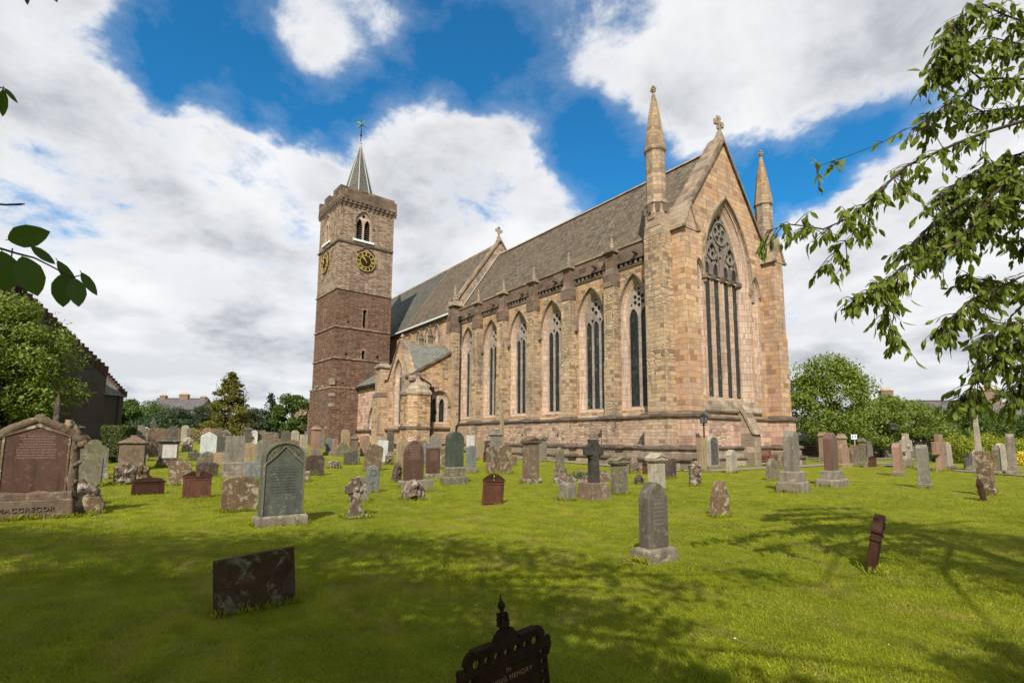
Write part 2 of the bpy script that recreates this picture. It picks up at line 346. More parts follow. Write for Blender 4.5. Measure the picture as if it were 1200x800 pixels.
gstone('green_slate_stone', (.085,.10,.085), (.125,.14,.115), (.26,.27,.22), .12, text=(.28,.66,(.02,.022,.018)))
gstone('dark_green_stone', (.055,.07,.058), (.085,.10,.082), (.2,.2,.17), .08, rough=.6)
gstone('dark_granite', (.12,.105,.088), (.16,.14,.115), (.26,.23,.18), .15, rough=.7, text=(.35,.8,(.13,.11,.085)))
gstone('polished_brown', (.095,.052,.04), (.12,.068,.053), (.2,.15,.11), .06, rough=.4, text=(.50,.9,(.17,.12,.09)), spec=.3)
gstone('redgranite', (.13,.07,.055), (.17,.095,.075), None, 0, rough=.35, speck=.4, spec=.4)
gstone('pinkgranite', (.29,.175,.14), (.35,.225,.18), None, 0, rough=.35, speck=.4)
gstone('speckled', (.12,.085,.065), (.17,.125,.095), (.42,.38,.32), .45)
gstone('mottled', (.13,.085,.05), (.21,.15,.09), (.42,.38,.28), .45)
gstone('mossy', (.15,.135,.10), (.21,.19,.14), (.3,.28,.2), .35, moss=(.10,.11,.04))
gstone('log_stone', (.12,.085,.06), (.18,.135,.095), (.26,.23,.16), .3)
gstone('black_plaque', (.040,.026,.015), (.075,.046,.024), (.22,.21,.16), .30, rough=.95, spec=.03)
gstone('black_cross', (.028,.026,.022), (.05,.045,.036), (.10,.10,.06), .3)
gstone('rusty_iron', (.075,.028,.015), (.12,.044,.022), (.05,.025,.02), .3, rough=.75)
gstone('dark_rust', (.032,.015,.009), (.055,.024,.014), (.085,.035,.02), .25, rough=.8, spec=.1)
gstone('kerb_stone', (.19,.165,.135), (.28,.245,.20), (.36,.34,.28), .35)

def leaf_mat(name, c1, c2, trans=.35, rough=.5, spec=.3):
    m, t, b = new_mat(name)
    g = t.node('ShaderNodeNewGeometry'); r = g.outputs['Random Per Island']
    n = t.noise(g.outputs['Position'], .9, 3, .5)
    f = t.math('ADD', t.math('MULTIPLY', r, .6), t.math('MULTIPLY', t.mapr(n, .3, .7), .4))
    col = t.mix(f, c1, c2)
    t.put(b.inputs['Base Color'], col); b.inputs['Roughness'].default_value = rough; b.inputs['Specular IOR Level'].default_value = spec
    tr = t.node('ShaderNodeBsdfTranslucent'); t.put(tr.inputs[0], t.mix(.5, col, (c2[0]*1.5, c2[1]*1.5, c2[2]*.6)))
    ms = t.node('ShaderNodeMixShader'); ms.inputs[0].default_value = trans
    t.l.new(b.outputs[0], ms.inputs[1]); t.l.new(tr.outputs[0], ms.inputs[2])
    t.l.new(ms.outputs[0], t.n['Material Output'].inputs[0])
    return m
leaf_mat('cherry_leaf', (.055,.095,.010), (.19,.22,.026), .40, .58, .2)
leaf_mat('close_leaf', (.035,.075,.012), (.06,.11,.016), .28, .5, .2)
leaf_mat('bright_leaf', (.07,.115,.012), (.18,.22,.03), .3)
leaf_mat('mid_leaf', (.04,.075,.012), (.085,.13,.02), .3)
leaf_mat('dark_leaf', (.018,.036,.010), (.04,.065,.014), .25)
leaf_mat('grey_leaf', (.03,.045,.02), (.055,.075,.03), .25)
leaf_mat('golden_leaf', (.045,.055,.008), (.17,.15,.014), .25)
leaf_mat('yew_leaf', (.028,.045,.007), (.075,.085,.012), .2)
leaf_mat('lime_leaf', (.13,.17,.012), (.26,.29,.02), .35)
def grass_mat():
    m = leaf_mat('grass_blade', (.130,.170,.008), (.305,.315,.018), .3, .6, .1); t = NT(m.node_tree); b = t.n['Principled BSDF']
    g = t.node('ShaderNodeNewGeometry'); P = g.outputs['Position']; src = b.inputs['Base Color'].links[0].from_socket
    n2 = t.noise(P, 2.2, 6, .65); c = t.mix(t.mapr(n2, .40, .62, 0., .6), src, (.075, .10, .006))
    dry = t.noise(t.vmath('MULTIPLY', P, (1, 1.6, 1)), 1.1, 6, .65, .5)
    f = t.math('MULTIPLY', t.mapr(dry, .50, .68), t.mapr(g.outputs['Random Per Island'], .3, .9))
    c = t.mix(t.math('MULTIPLY', f, .9), c, (.32, .25, .085)); mow = t.noise(t.vmath('MULTIPLY', P, (.10, .95, 1)), 1.0, 2, .4, .3); c = t.mix(t.mapr(mow, .47, .53, 0., .18), c, (.08, .11, .006)); t.put(b.inputs['Base Color'], c)
grass_mat()
leaf_mat('yellow_flower', (.55,.42,.03), (.7,.55,.05), .2)
leaf_mat('purple_flower', (.16,.11,.35), (.24,.17,.45), .2)
leaf_mat('red_flower', (.4,.12,.03), (.5,.25,.04), .2)

def ground_mats():
    m, t, b = new_mat('lawn')
    g = t.node('ShaderNodeNewGeometry'); P = g.outputs['Position']
    n1 = t.noise(P, .35, 6, .6, .3); n2 = t.noise(P, 2.2, 6, .65); n3 = t.noise(P, 28., 4, .7); n4 = t.noise(P, 90., 3, .7)
    col = t.mix(t.mapr(n1, .35, .65), (.185, .220, .012), (.305, .305, .020))
    col = t.mix(t.mapr(n2, .40, .62, 0., .75), col, (.085, .105, .008))
    col = t.mix(t.mapr(n3, .35, .65, 0., .55), col, (.07, .09, .006))
    col = t.mix(t.mapr(n4, .5, .7, 0., .5), col, (.25, .25, .03))
    mow = t.noise(t.vmath('MULTIPLY', P, (.10, .95, 1)), 1.0, 2, .4, .3); col = t.mix(t.mapr(mow, .47, .53, 0., .20), col, (.10, .13, .008))
    dry = t.noise(t.vmath('MULTIPLY', P, (1, 1.6, 1)), 1.1, 6, .65, .5)
    col = t.mix(t.mapr(dry, .52, .68, 0., .6), col, (.27, .20, .06))
    t.put(b.inputs['Base Color'], col); b.inputs['Roughness'].default_value = .95; b.inputs['Specular IOR Level'].default_value = .05
    t.put(b.inputs['Normal'], t.bump(t.math('ADD', n3, t.math('MULTIPLY', n4, .7)), .8, .06))
    m, t, b = new_mat('tarmac')
    g = t.node('ShaderNodeNewGeometry'); P = g.outputs['Position']
    n = t.noise(P, 40., 4, .7); n1 = t.noise(P, 1.0, 5, .6)
    col = t.mix(t.mapr(n1, .3, .7), (.15, .12, .11), (.22, .185, .165)); col = t.mix(t.mapr(n, .4, .7, 0., .4), col, (.08, .07, .065))
    t.put(b.inputs['Base Color'], col); b.inputs['Roughness'].default_value = .9
    t.put(b.inputs['Normal'], t.bump(n, .3, .01))
    m, t, b = new_mat('hill')
    g = t.node('ShaderNodeNewGeometry'); P = g.outputs['Position']
    n = t.noise(P, .02, 6, .6)
    t.put(b.inputs['Base Color'], t.mix(t.mapr(n, .4, .6), (.045, .07, .045), (.09, .11, .06))); b.inputs['Roughness'].default_value = 1.
ground_mats()

# ---------------------------------------------------------------- mesh helpers
class MB:
    def __init__(s): s.v = []; s.f = []; s.M = Matrix.Identity(4)
    def add(s, pts, faces):
        o = len(s.v); s.v += [s.M @ Vector(p) for p in pts]; s.f += [tuple(i+o for i in f) for f in faces]
    def box(s, x0, x1, y0, y1, z0, z1):
        s.add([(x0,y0,z0),(x1,y0,z0),(x1,y1,z0),(x0,y1,z0),(x0,y0,z1),(x1,y0,z1),(x1,y1,z1),(x0,y1,z1)],
              [(0,3,2,1),(4,5,6,7),(0,1,5,4),(1,2,6,5),(2,3,7,6),(3,0,4,7)])
    def taper(s, x0, x1, y0, y1, z0, z1, dx, dy):
        s.add([(x0,y0,z0),(x1,y0,z0),(x1,y1,z0),(x0,y1,z0),(x0+dx,y0+dy,z1),(x1-dx,y0+dy,z1),(x1-dx,y1-dy,z1),(x0+dx,y1-dy,z1)],
              [(0,3,2,1),(4,5,6,7),(0,1,5,4),(1,2,6,5),(2,3,7,6),(3,0,4,7)])
    def prism(s, out, w0, w1, holes=()):
        """polygon in (u,v) extruded along w from w0 (back) to w1 (front)"""
        polys = [out]+list(holes); flat = [p for q in polys for p in q]; n = len(flat)
        if holes: tris = [tuple(t) for t in tessellate_polygon([[Vector((p[0], p[1], 0)) for p in q] for q in polys])]
        else: tris = [tuple(range(n))]
        fs = []
        for tr in tris:
            a = sum(flat[tr[i]][0]*flat[tr[(i+1) % len(tr)]][1]-flat[tr[(i+1) % len(tr)]][0]*flat[tr[i]][1] for i in range(len(tr)))
            if abs(a) < 1e-10: continue
            if a < 0: tr = tuple(reversed(tr))
            fs.append(tuple(i+n for i in tr)); fs.append(tuple(reversed(tr)))
        o = 0
        for k, q in enumerate(polys):
            m = len(q); a = sum(q[i][0]*q[(i+1) % m][1]-q[(i+1) % m][0]*q[i][1] for i in range(m))
            for i in range(m):
                j = (i+1) % m; f = (o+i, o+j, o+j+n, o+i+n)
                if (a < 0) != (k > 0): f = tuple(reversed(f))
                fs.append(f)
            o += m
        s.add([(p[0], p[1], w0) for p in flat]+[(p[0], p[1], w1) for p in flat], fs)
    def strip(s, rings, closed=True, flip=False):
        n = len(rings[0]); pts = [p for r in rings for p in r]; fs = []
        for k in range(len(rings)-1):
            for i in range(n if closed else n-1):
                j = (i+1) % n; f = (k*n+i, k*n+j, (k+1)*n+j, (k+1)*n+i)
                fs.append(tuple(reversed(f)) if flip else f)
        s.add(pts, fs)
    def lathe(s, prof, cx=0, cy=0, n=12, rot=0.):
        rings = [[(cx+r*math.cos(rot+2*math.pi*i/n), cy+r*math.sin(rot+2*math.pi*i/n), z) for i in range(n)] for r, z in prof]
        s.strip(rings); o = len(s.v)
        s.add(rings[0], [tuple(reversed(range(n)))]); s.add(rings[-1], [tuple(range(n))])
    def tube(s, pts, radii, n=7):
        pts = [Vector(p) for p in pts]
        if not hasattr(radii, '__len__'): radii = [radii]*len(pts)
        rings = []
        for i, p in enumerate(pts):
            d = (pts[min(i+1, len(pts)-1)]-pts[max(i-1, 0)]).normalized()
            a = d.cross(Vector((0.13, 0.31, 1)) if abs(d.z) < .93 else Vector((1, 0.2, 0))).normalized(); b = d.cross(a)
            rings.append([tuple(p+(a*math.cos(2*math.pi*k/n)+b*math.sin(2*math.pi*k/n))*radii[i]) for k in range(n)])
        s.strip(rings); s.add(rings[0], [tuple(reversed(range(n)))]); s.add(rings[-1], [tuple(range(n))])
    def ball(s, c, r, n=10, m=7, sq=(1, 1, 1)):
        prof = [(max(1e-3, math.sin(math.pi*i/m)), -math.cos(math.pi*i/m)) for i in range(m+1)]
        rings = [[(c[0]+r*sq[0]*q*math.cos(2*math.pi*k/n), c[1]+r*sq[1]*q*math.sin(2*math.pi*k/n), c[2]+r*sq[2]*z) for k in range(n)] for q, z in prof]
        s.strip(rings)
    def build(s, name, mat, parent=None, smooth=False, bevel=0., loc=None):
        me = bpy.data.meshes.new(name); me.from_pydata([tuple(p) for p in s.v], [], s.f); me.validate(); me.update()
        o = bpy.data.objects.new(name, me); COL.objects.link(o); me.materials.append(MATS[mat] if isinstance(mat, str) else mat)
        if parent: o.parent = parent
        if loc: o.location = loc
        if smooth: me.polygons.foreach_set('use_smooth', [True]*len(me.polygons))
        if bevel:
            b = o.modifiers.new('bevel', 'BEVEL'); b.width = bevel; b.segments = 2; b.limit_method = 'ANGLE'; b.angle_limit = rad(40)
        return o

def thing(name, label, cat, loc=(0, 0, 0), rotz=0., group=None):
    o = bpy.data.objects.new(name, None); COL.objects.link(o); o.location = loc; o.rotation_euler = (0, 0, rotz); o.empty_display_size = .2
    return tag(o, label, cat, group)
def tag(o, label, cat, group=None):
    o['label'] = label; o['category'] = cat
    if group: o['group'] = group
    return o
def structure(o): o['kind'] = 'structure'; return o

def gz(x, y):                                   # the churchyard rises gently westwards
    d = max(0., -x)
    return .016*min(d, 62.)
def ground_at(px, py):
    d = ray(px, py); t = (0-CAM.z)/d.z if d.z < -1e-4 else 400.
    for _ in range(40):
        p = CAM+d*t; t2 = (gz(p.x, p.y)-CAM.z)/d.z if d.z < -1e-4 else 400.
        t = t*.5+t2*.5
    p = CAM+d*t
    return Vector((p.x, p.y, gz(p.x, p.y))), t      # t is the depth along the view axis
def at_depth(px, dep):
    p = CAM+ray(px, 514)*dep; return Vector((p.x, p.y, gz(p.x, p.y)))
def px_point(px, py, dep): return CAM+ray(px, py)*dep
# ================================================================ CATHEDRAL
def frame(o, u, w):
    u = Vector(u).normalized(); w = Vector(w).normalized(); o = Vector(o)
    return Matrix(((u.x, 0, w.x, o.x), (u.y, 0, w.y, o.y), (u.z, 1, w.z, o.z), (0, 0, 0, 1)))
def FS(y=0.): return frame((0, y, 0), (1, 0, 0), (0, -1, 0))      # looks south
def FE(x=0.): return frame((x, 0, 0), (0, 1, 0), (1, 0, 0))       # looks east

def arch(cx, a, z0, zs, r, inset=0., n=9, zin=None):
    R = (a*a+r*r)/(2*a); c = R-a; R2 = R-inset; a2 = a-inset; th = math.acos(max(-1, min(1, c/R2))) if c > -R2 else 0
    zb = z0+(inset if zin is None else zin)
    pts = [(cx-a2, zb), (cx+a2, zb)]
    for i in range(n+1):
        t = th*i/n; pts.append((cx-c+R2*math.cos(t), zs+R2*math.sin(t)))
    for i in range(n-1, -1, -1):
        t = th*i/n; pts.append((cx+c-R2*math.cos(t), zs+R2*math.sin(t)))
    return pts
def arch_open(cx, a, zs, r, inset, drop, n=10):
    q = arch(cx, a, zs-drop, zs, r, inset, n, 0.)
    return q[1:]+q[:1]
def circ(cx, cz, r, n=16, foil=0, depth=.25, ph=0.):
    return [(cx+r*(1-depth+depth*abs(math.cos(foil*t/2+ph)) if foil else 1)*math.cos(t), cz+r*(1-depth+depth*abs(math.cos(foil*t/2+ph)) if foil else 1)*math.sin(t)) for t in [2*math.pi*i/n for i in range(n)]]

cath = thing('cathedral', 'long buff and pink sandstone gothic cathedral with red square tower and tall pointed windows', 'cathedral')

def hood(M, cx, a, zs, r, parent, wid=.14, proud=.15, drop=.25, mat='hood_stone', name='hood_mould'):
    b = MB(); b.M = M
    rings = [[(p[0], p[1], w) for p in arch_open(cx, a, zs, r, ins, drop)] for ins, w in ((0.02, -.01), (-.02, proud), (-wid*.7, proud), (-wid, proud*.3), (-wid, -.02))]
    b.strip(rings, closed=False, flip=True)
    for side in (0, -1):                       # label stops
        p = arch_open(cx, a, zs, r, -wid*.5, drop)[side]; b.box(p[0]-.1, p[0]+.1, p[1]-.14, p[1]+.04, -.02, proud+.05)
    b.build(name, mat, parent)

def petals(cx, cz, rc, n, ph=0., gap=.78):
    r = rc*math.sin(math.pi/n)/(1+math.sin(math.pi/n)); q = rc-r
    return [circ(cx+q*math.sin(ph+2*math.pi*k/n), cz+q*math.cos(ph+2*math.pi*k/n), r*gap, 12) for k in range(n)]+[circ(cx, cz, max(.03, (q-r)*.7), 8)]
def window(M, cx, a, z0, zs, r, lights, parent, prof, reveal='moulded_jamb', trac='tracery_stone', glass='leaded_glass', tw=.16, style='circle', mull=.13, name='window', hoodw=.14, light_drop=.35):
    b = MB(); b.M = M
    rings = [[(p[0], p[1], -dep) for p in arch(cx, a, z0, zs, r, ins, 9, ins*.5)] for ins, dep in prof]
    b.strip(rings, flip=False)
    win = b.build(name, reveal, parent)
    ins, dep = prof[-1]
    ai = a-ins; zb = z0+ins*.5
    outl = arch(cx, a, z0, zs, r, ins-.03, 9, ins*.5-.03)
    holes = []
    R = (a*a+r*r)/(2*a); c = R-a; rin = math.sqrt((R-ins)**2-c*c)
    if lights:
        lw = (2*ai-.10-(lights-1)*mull)/lights; lh = lw*.95
        zl = zs-light_drop
        for k in range(lights):
            lc = cx-ai+.05+lw/2+k*(lw+mull)
            holes.append(arch(lc, lw/2, zb+.06, zl, lh, 0., 5, 0.))
        if style == 'circle':
            zc = zl+lh+.10; rc = min(ai*.60, (rin+zs-zc)*.36); zc = zc+rc+.02
            if lights == 3:
                rc = min(ai*.52, .52); zc = zs+rin*.50
                holes += petals(cx, zc, rc, 4)
                for sx in (-1, 1): holes.append(circ(cx+sx*(lw*.5+mull*.5)*1.05, zl+lh+.02, .15, 12, 3, .3))
                holes.append(circ(cx, zc+rc+.17, .09, 8))
            else:
                rc = min(ai*.62, .55); zc = zs+rin*.44
                holes += petals(cx, zc, rc, 6); holes.append(circ(cx, zc+rc+.16, .10, 8))
                for sx in (-1, 1): holes.append(circ(cx+sx*ai*.70, zc-rc*.55, .09, 8))
    t = MB(); t.M = M; t.prism(outl, -dep-.10, -dep+.03, holes)
    # slim proud rolls on the mullions
    if lights > 1:
        for k in range(1, lights):
            mx = cx-ai+.05+k*(lw+mull)-mull/2; t.box(mx-.03, mx+.03, zb+.06, zs-light_drop+.15, -dep+.02, -dep+.08)
    t.build('tracery', trac, win)
    g = MB(); g.M = M; g.prism(outl, -dep-.12, -dep-.05); g.build('glass', glass, win)
    s = MB(); s.M = M                               # weathered sloping sill
    s.add([(cx-a-.05, z0-.42, .10), (cx+a+.05, z0-.42, .10), (cx+a+.05, z0-.36, .12), (cx-a-.05, z0-.36, .12), (cx-a+.1, zb+.02, -dep+.03), (cx+a-.1, zb+.02, -dep+.03), (cx-a-.05, z0-.42, -.3), (cx+a+.05, z0-.42, -.3)],
          [(0,1,2,3), (3,2,5,4), (0,6,7,1), (0,3,4,6), (1,7,5,2), (6,4,5,7)])
    s.build('sill', 'weathered_cap_stone', win)
    if hoodw: hood(M, cx, a, zs, r, win, hoodw)
    return win

CW = 11.6                                           # choir width
S0 = FS(0.); E0 = FE(0.)
# ---- choir walls
SW = [(-23.25, 1.32, 3), (-19.3, 1.32, 3), (-15.15, 1.32, 3), (-10.97, 1.34, 3), (-6.8, 1.37, 3), (-2.95, 1.24, 2)]
b = MB(); b.M = S0
hol = [arch(cx, a, 3.42, 9.62, 2.45) for cx, a, l in SW]
b.prism([(-25, 0), (0, 0), (0, 12.62), (-25, 12.62)], -.9, 0., hol)
b.build('south_wall', 'rubble_wall', cath)
EWC, EWA, EWZ0, EWZS, EWR = 5.75, 2.62, 3.95, 12.4, 5.2
b = MB(); b.M = E0
niches = [(EWC+3.22, .52, 4.3, 11.7, 1.1), (EWC-3.22, .52, 4.3, 11.7, 1.1)]
gab = [(0, 0), (CW, 0), (CW, 13.9), (CW/2, 21.85), (0, 13.9)]
b.prism(gab, -.95, 0., [arch(EWC, EWA, EWZ0, EWZS, EWR)]+[arch(*q) for q in niches])
b.build('east_wall', 'ashlar_wall', cath)
b = MB(); b.box(-25, -.95, CW-.9, CW, 0, 13.4); b.build('north_wall', 'rubble_wall', cath)
b = MB(); b.box(-24.9, -1.0, .95, CW-.95, .02, .06); b.build('floor', 'kerb_stone', cath)

# ---- base courses
def base_course(M, u0_, u1_, ends=(0, 0), z_off=0.):
    b = MB(); b.M = M; e0, e1 = ends
    b.prism([(u0_-e0*.14, 1.22), (u1_+e1*.14, 1.22), (u1_+e1*.14, 2.92), (u0_-e0*.14, 2.92)], -.2, .14)
    b.build('plinth', 'pink_ashlar' if M == E0 else 'plinth_stone', cath)
    b = MB(); b.M = M
    b.prism([(u0_-e0*.34, -.3), (u1_+e1*.34, -.3), (u1_+e1*.34, .45), (u0_-e0*.34, .45)], -.2, .46)
    b.prism([(u0_-e0*.3, .45), (u1_+e1*.3, .45), (u1_+e1*.3, 1.08), (u0_-e0*.3, 1.08)], -.2, .30)
    b.build('lower_plinth', 'weathered_cap_stone', cath)
    b = MB(); b.M = M
    for z, w, h in ((2.90, .26, .15), (1.07, .42, .13), (.44, .55, .10)):
        b.add([(u0_-e0*w, z, -.1), (u1_+e1*w, z, -.1), (u1_+e1*w, z, w), (u0_-e0*w, z, w), (u0_-e0*w, z+h*.6, w), (u1_+e1*w, z+h*.6, w), (u0_, z+h*1.3, -.05), (u1_, z+h*1.3, -.05)],
              [(0,1,2,3), (3,2,5,4), (4,5,7,6), (0,3,4,6), (1,7,5,2)])
    b.build('string_course', 'dark_moulding', cath)
base_course(S0, -25, 0); base_course(E0, 0, CW)

# ---- south windows
PROF = [(0, .0), (.03, .0), (.03, .05), (.09, .08), (.11, .13), (.14, .13), (.24, .25), (.27, .25), (.31, .34), (.33, .34), (.35, .42)]
for cx, a, l in SW:
    window(S0, cx, a, 3.42, 9.62, 2.45, l, cath, PROF, mull=.15 if l == 3 else .2)

# ---- east window
EP = [(0, .0), (.05, .0), (.05, .06), (.14, .10), (.16, .20), (.22, .20), (.34, .28), (.38, .28), (.48, .38), (.52, .38), (.62, .46), (.66, .50)]
b = MB(); b.M = E0
b.strip([[(p[0], p[1], -d) for p in arch(EWC, EWA, EWZ0, EWZS, EWR, i, 14, i*.3)] for i, d in EP])
ew = b.build('east_window', 'moulded_jamb', cath)
ins, dep = EP[-1]; ai = EWA-ins
outl = arch(EWC, EWA, EWZ0, EWZS, EWR, ins-.03, 14, .19)
lwid = .60; xs = [-1.55, -.56, .56, 1.55]
lo = [[(EWC+x-lwid/2, EWZ0+.32), (EWC+x+lwid/2, EWZ0+.32), (EWC+x+lwid/2, 12.05), (EWC+x-lwid/2, 12.05)] for x in xs]
t = MB(); t.M = E0
zc = 12.22
edges = [-ai-.03]+[e for x in xs for e in (x-lwid/2, x+lwid/2)]+[ai+.03]
for k in range(0, len(edges), 2): t.box(EWC+edges[k], EWC+edges[k+1], EWZ0+.16, zc, -dep-.12, -dep+.04-.004*(k % 4))
t.box(EWC-ai, EWC+ai, EWZ0+.15, EWZ0+.34, -dep-.1, -dep+.06); t.box(EWC-ai, EWC+ai, 12.05, zc, -dep-.1, -dep+.055)
for x in (-1.055, 0, 1.055): t.box(EWC+x-(.05 if x else .10), EWC+x+(.05 if x else .10), EWZ0+.35, 12.0, -dep+.03, -dep+.10)
t.build('mullion', 'moulded_jamb', ew)
t = MB(); t.M = E0                                       # carved capitals
for x in (-1.95, -1.02, 0, 1.02, 1.95): t.taper(EWC+x-.25, EWC+x+.25, 11.9, 12.35, -dep-.04, -dep+.20, .02, .08)
t.build('capital', 'dark_moulding', ew)
hl = []
for x in xs:
    hl.append(arch(EWC+x, lwid/2, 12.3, 12.55, .62, 0., 5, 0.))
for sx in (-1, 1):
    hl += petals(EWC+sx*1.02, 13.95, .50, 3, .3); hl.append(circ(EWC+sx*1.02, 13.22, .12, 8)); hl.append(circ(EWC+sx*.42, 13.35, .15, 9, 3, .3)); hl.append(circ(EWC+sx*1.55, 13.3, .11, 8))
    hl.append(circ(EWC+sx*.98, 14.82, .16, 10, 3, .3)); hl.append(circ(EWC+sx*.45, 16.18, .13, 9))
    hl.append(circ(EWC+sx*1.28, 14.62, .09, 8))
hl += petals(EWC, 15.32, .72, 5); hl.append(circ(EWC, 14.2, .20, 12, 3, .3)); hl.append(circ(EWC, 16.45, .17, 10, 3, .3)); hl.append(circ(EWC, 13.62, .13, 8))
t = MB(); t.M = E0
top = [p for p in outl[2:] if p[1] > 12.3]; poly = [(EWC-ai-.02, 12.23), (EWC+ai+.02, 12.23)]+top
t.prism(poly, -dep-.12, -dep+.02, hl)
def ringm(cx, cz, r0_, r1_, w0, w1, n=28):
    t.prism(circ(cx, cz, r1_, n), w0, w1, [circ(cx, cz, r0_, n)])
ringm(EWC, 15.32, .74, .84, -dep, -dep+.10)
for sx in (-1, 1): ringm(EWC+sx*1.02, 13.95, .52, .61, -dep, -dep+.10)
for x0_ in (-1.02, 1.02):
    t.prism(arch(EWC+x0_, .93, 12.24, 12.5, 2.15, 0., 10, 0.), -dep, -dep+.12, [arch(EWC+x0_, .93, 12.24, 12.5, 2.15, .09, 10, 0.)])
t.build('tracery', 'east_tracery_stone', ew)
g = MB(); g.M = E0; g.prism(outl, -dep-.14, -dep-.05); g.build('glass', 'east_glass', ew)
hood(E0, EWC, EWA, EWZS, EWR, ew, .2, .14, .6)
s = MB(); s.M = E0
s.add([(EWC-3.3, 3.3, .12), (EWC+3.3, 3.3, .12), (EWC+3.3, 3.42, .16), (EWC-3.3, 3.42, .16), (EWC-1.9, 4.2, -dep+.05), (EWC+1.9, 4.2, -dep+.05), (EWC-3.3, 3.3, -.3), (EWC+3.3, 3.3, -.3), (EWC-2.7, 4.0, .0), (EWC+2.7, 4.0, .0)],
      [(0,1,2,3), (3,2,9,8), (8,9,5,4), (0,3,8,6), (1,7,9,2), (0,6,7,1)])
rr = random.Random(5)
for i in range(26):                                     # crumbling weathered blocks on the sill
    uu = EWC-2.6+5.2*rr.random(); hh = .06+.14*rr.random(); ww = .1+.2*rr.random(); vv = 3.95-.5*rr.random()
    s.box(uu-ww, uu+ww, vv-.1, vv+hh, -.1, .02+.14*(4.0-vv)/.5)
s.build('sill', 'weathered_cap_stone', ew)
for q in niches:                                        # blind niches beside the window
    b = MB(); b.M = E0
    b.strip([[(p[0], p[1], -d) for p in arch(*q, i, 7, i)] for i, d in ((0, 0), (.05, 0), (.05, .1), (.16, .14), (.18, .26), (.26, .30))])
    nb = b.build('blind_niche', 'moulded_jamb', cath)
    g = MB(); g.M = E0; g.prism(arch(*q, .22, 7, .2), -.42, -.295); g.build('back_panel', 'pink_ashlar', nb)
    g = MB(); g.M = E0; g.prism(arch(q[0], q[1]-.2, 11.1, 11.75, .75, 0, 7, 0.), -.30, -.18, [arch(q[0], q[1]-.2, 11.1, 11.75, .75, .09, 7, .02)]); g.build('cusped_arch', 'tracery_stone', nb)
    hood(E0, q[0], q[1], q[3], q[4], nb, .12, .1, .15)
# broken raking stub beneath the window
b = MB(); b.M = frame((0, 6.55, 0), (1, 0, 0), (0, -1, 0))
b.prism([(.0, 0), (1.05, 0), (1.05, 1.9), (.95, 2.05), (.35, 3.3), (.0, 3.75)], -.38, .38)
st = b.build('buttress_stub', 'weathered_cap_stone', cath)
b = MB(); b.M = frame((0, 6.55, 0), (1, 0, 0), (0, -1, 0))
b.prism([(1.0, 1.95), (1.18, 1.95), (.45, 3.45), (.1, 4.05), (.02, 3.75), (.38, 3.25)], -.46, .46); b.build('coping', 'weathered_cap_stone', st)

# ---- string/parapet on the south side
b = MB(); b.M = S0
b.prism([(-25, 13.02), (-1.2, 13.02), (-1.2, 14.04), (-25, 14.04)], -.35, .10)
for i in range(58):
    u = -24.6+i*.405
    b.box(u-.09, u+.09, 12.74, 13.04, -.1, .10)
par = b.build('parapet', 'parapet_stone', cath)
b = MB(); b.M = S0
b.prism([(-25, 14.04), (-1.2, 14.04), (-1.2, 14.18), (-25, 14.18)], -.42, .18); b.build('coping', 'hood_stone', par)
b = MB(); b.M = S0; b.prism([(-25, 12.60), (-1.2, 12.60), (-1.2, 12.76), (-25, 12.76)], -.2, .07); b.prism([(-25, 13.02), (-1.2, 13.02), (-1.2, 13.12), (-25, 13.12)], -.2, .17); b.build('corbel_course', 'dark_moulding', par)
for cx in (-22.9, -18.8, -14.6, -10.4, -6.2, -2.6):     # rain spouts
    b = MB(); b.M = S0; b.taper(cx-.12, cx+.12, 13.3, 13.55, .05, .55, .03, .05); b.build('spout', 'dark_moulding', par)

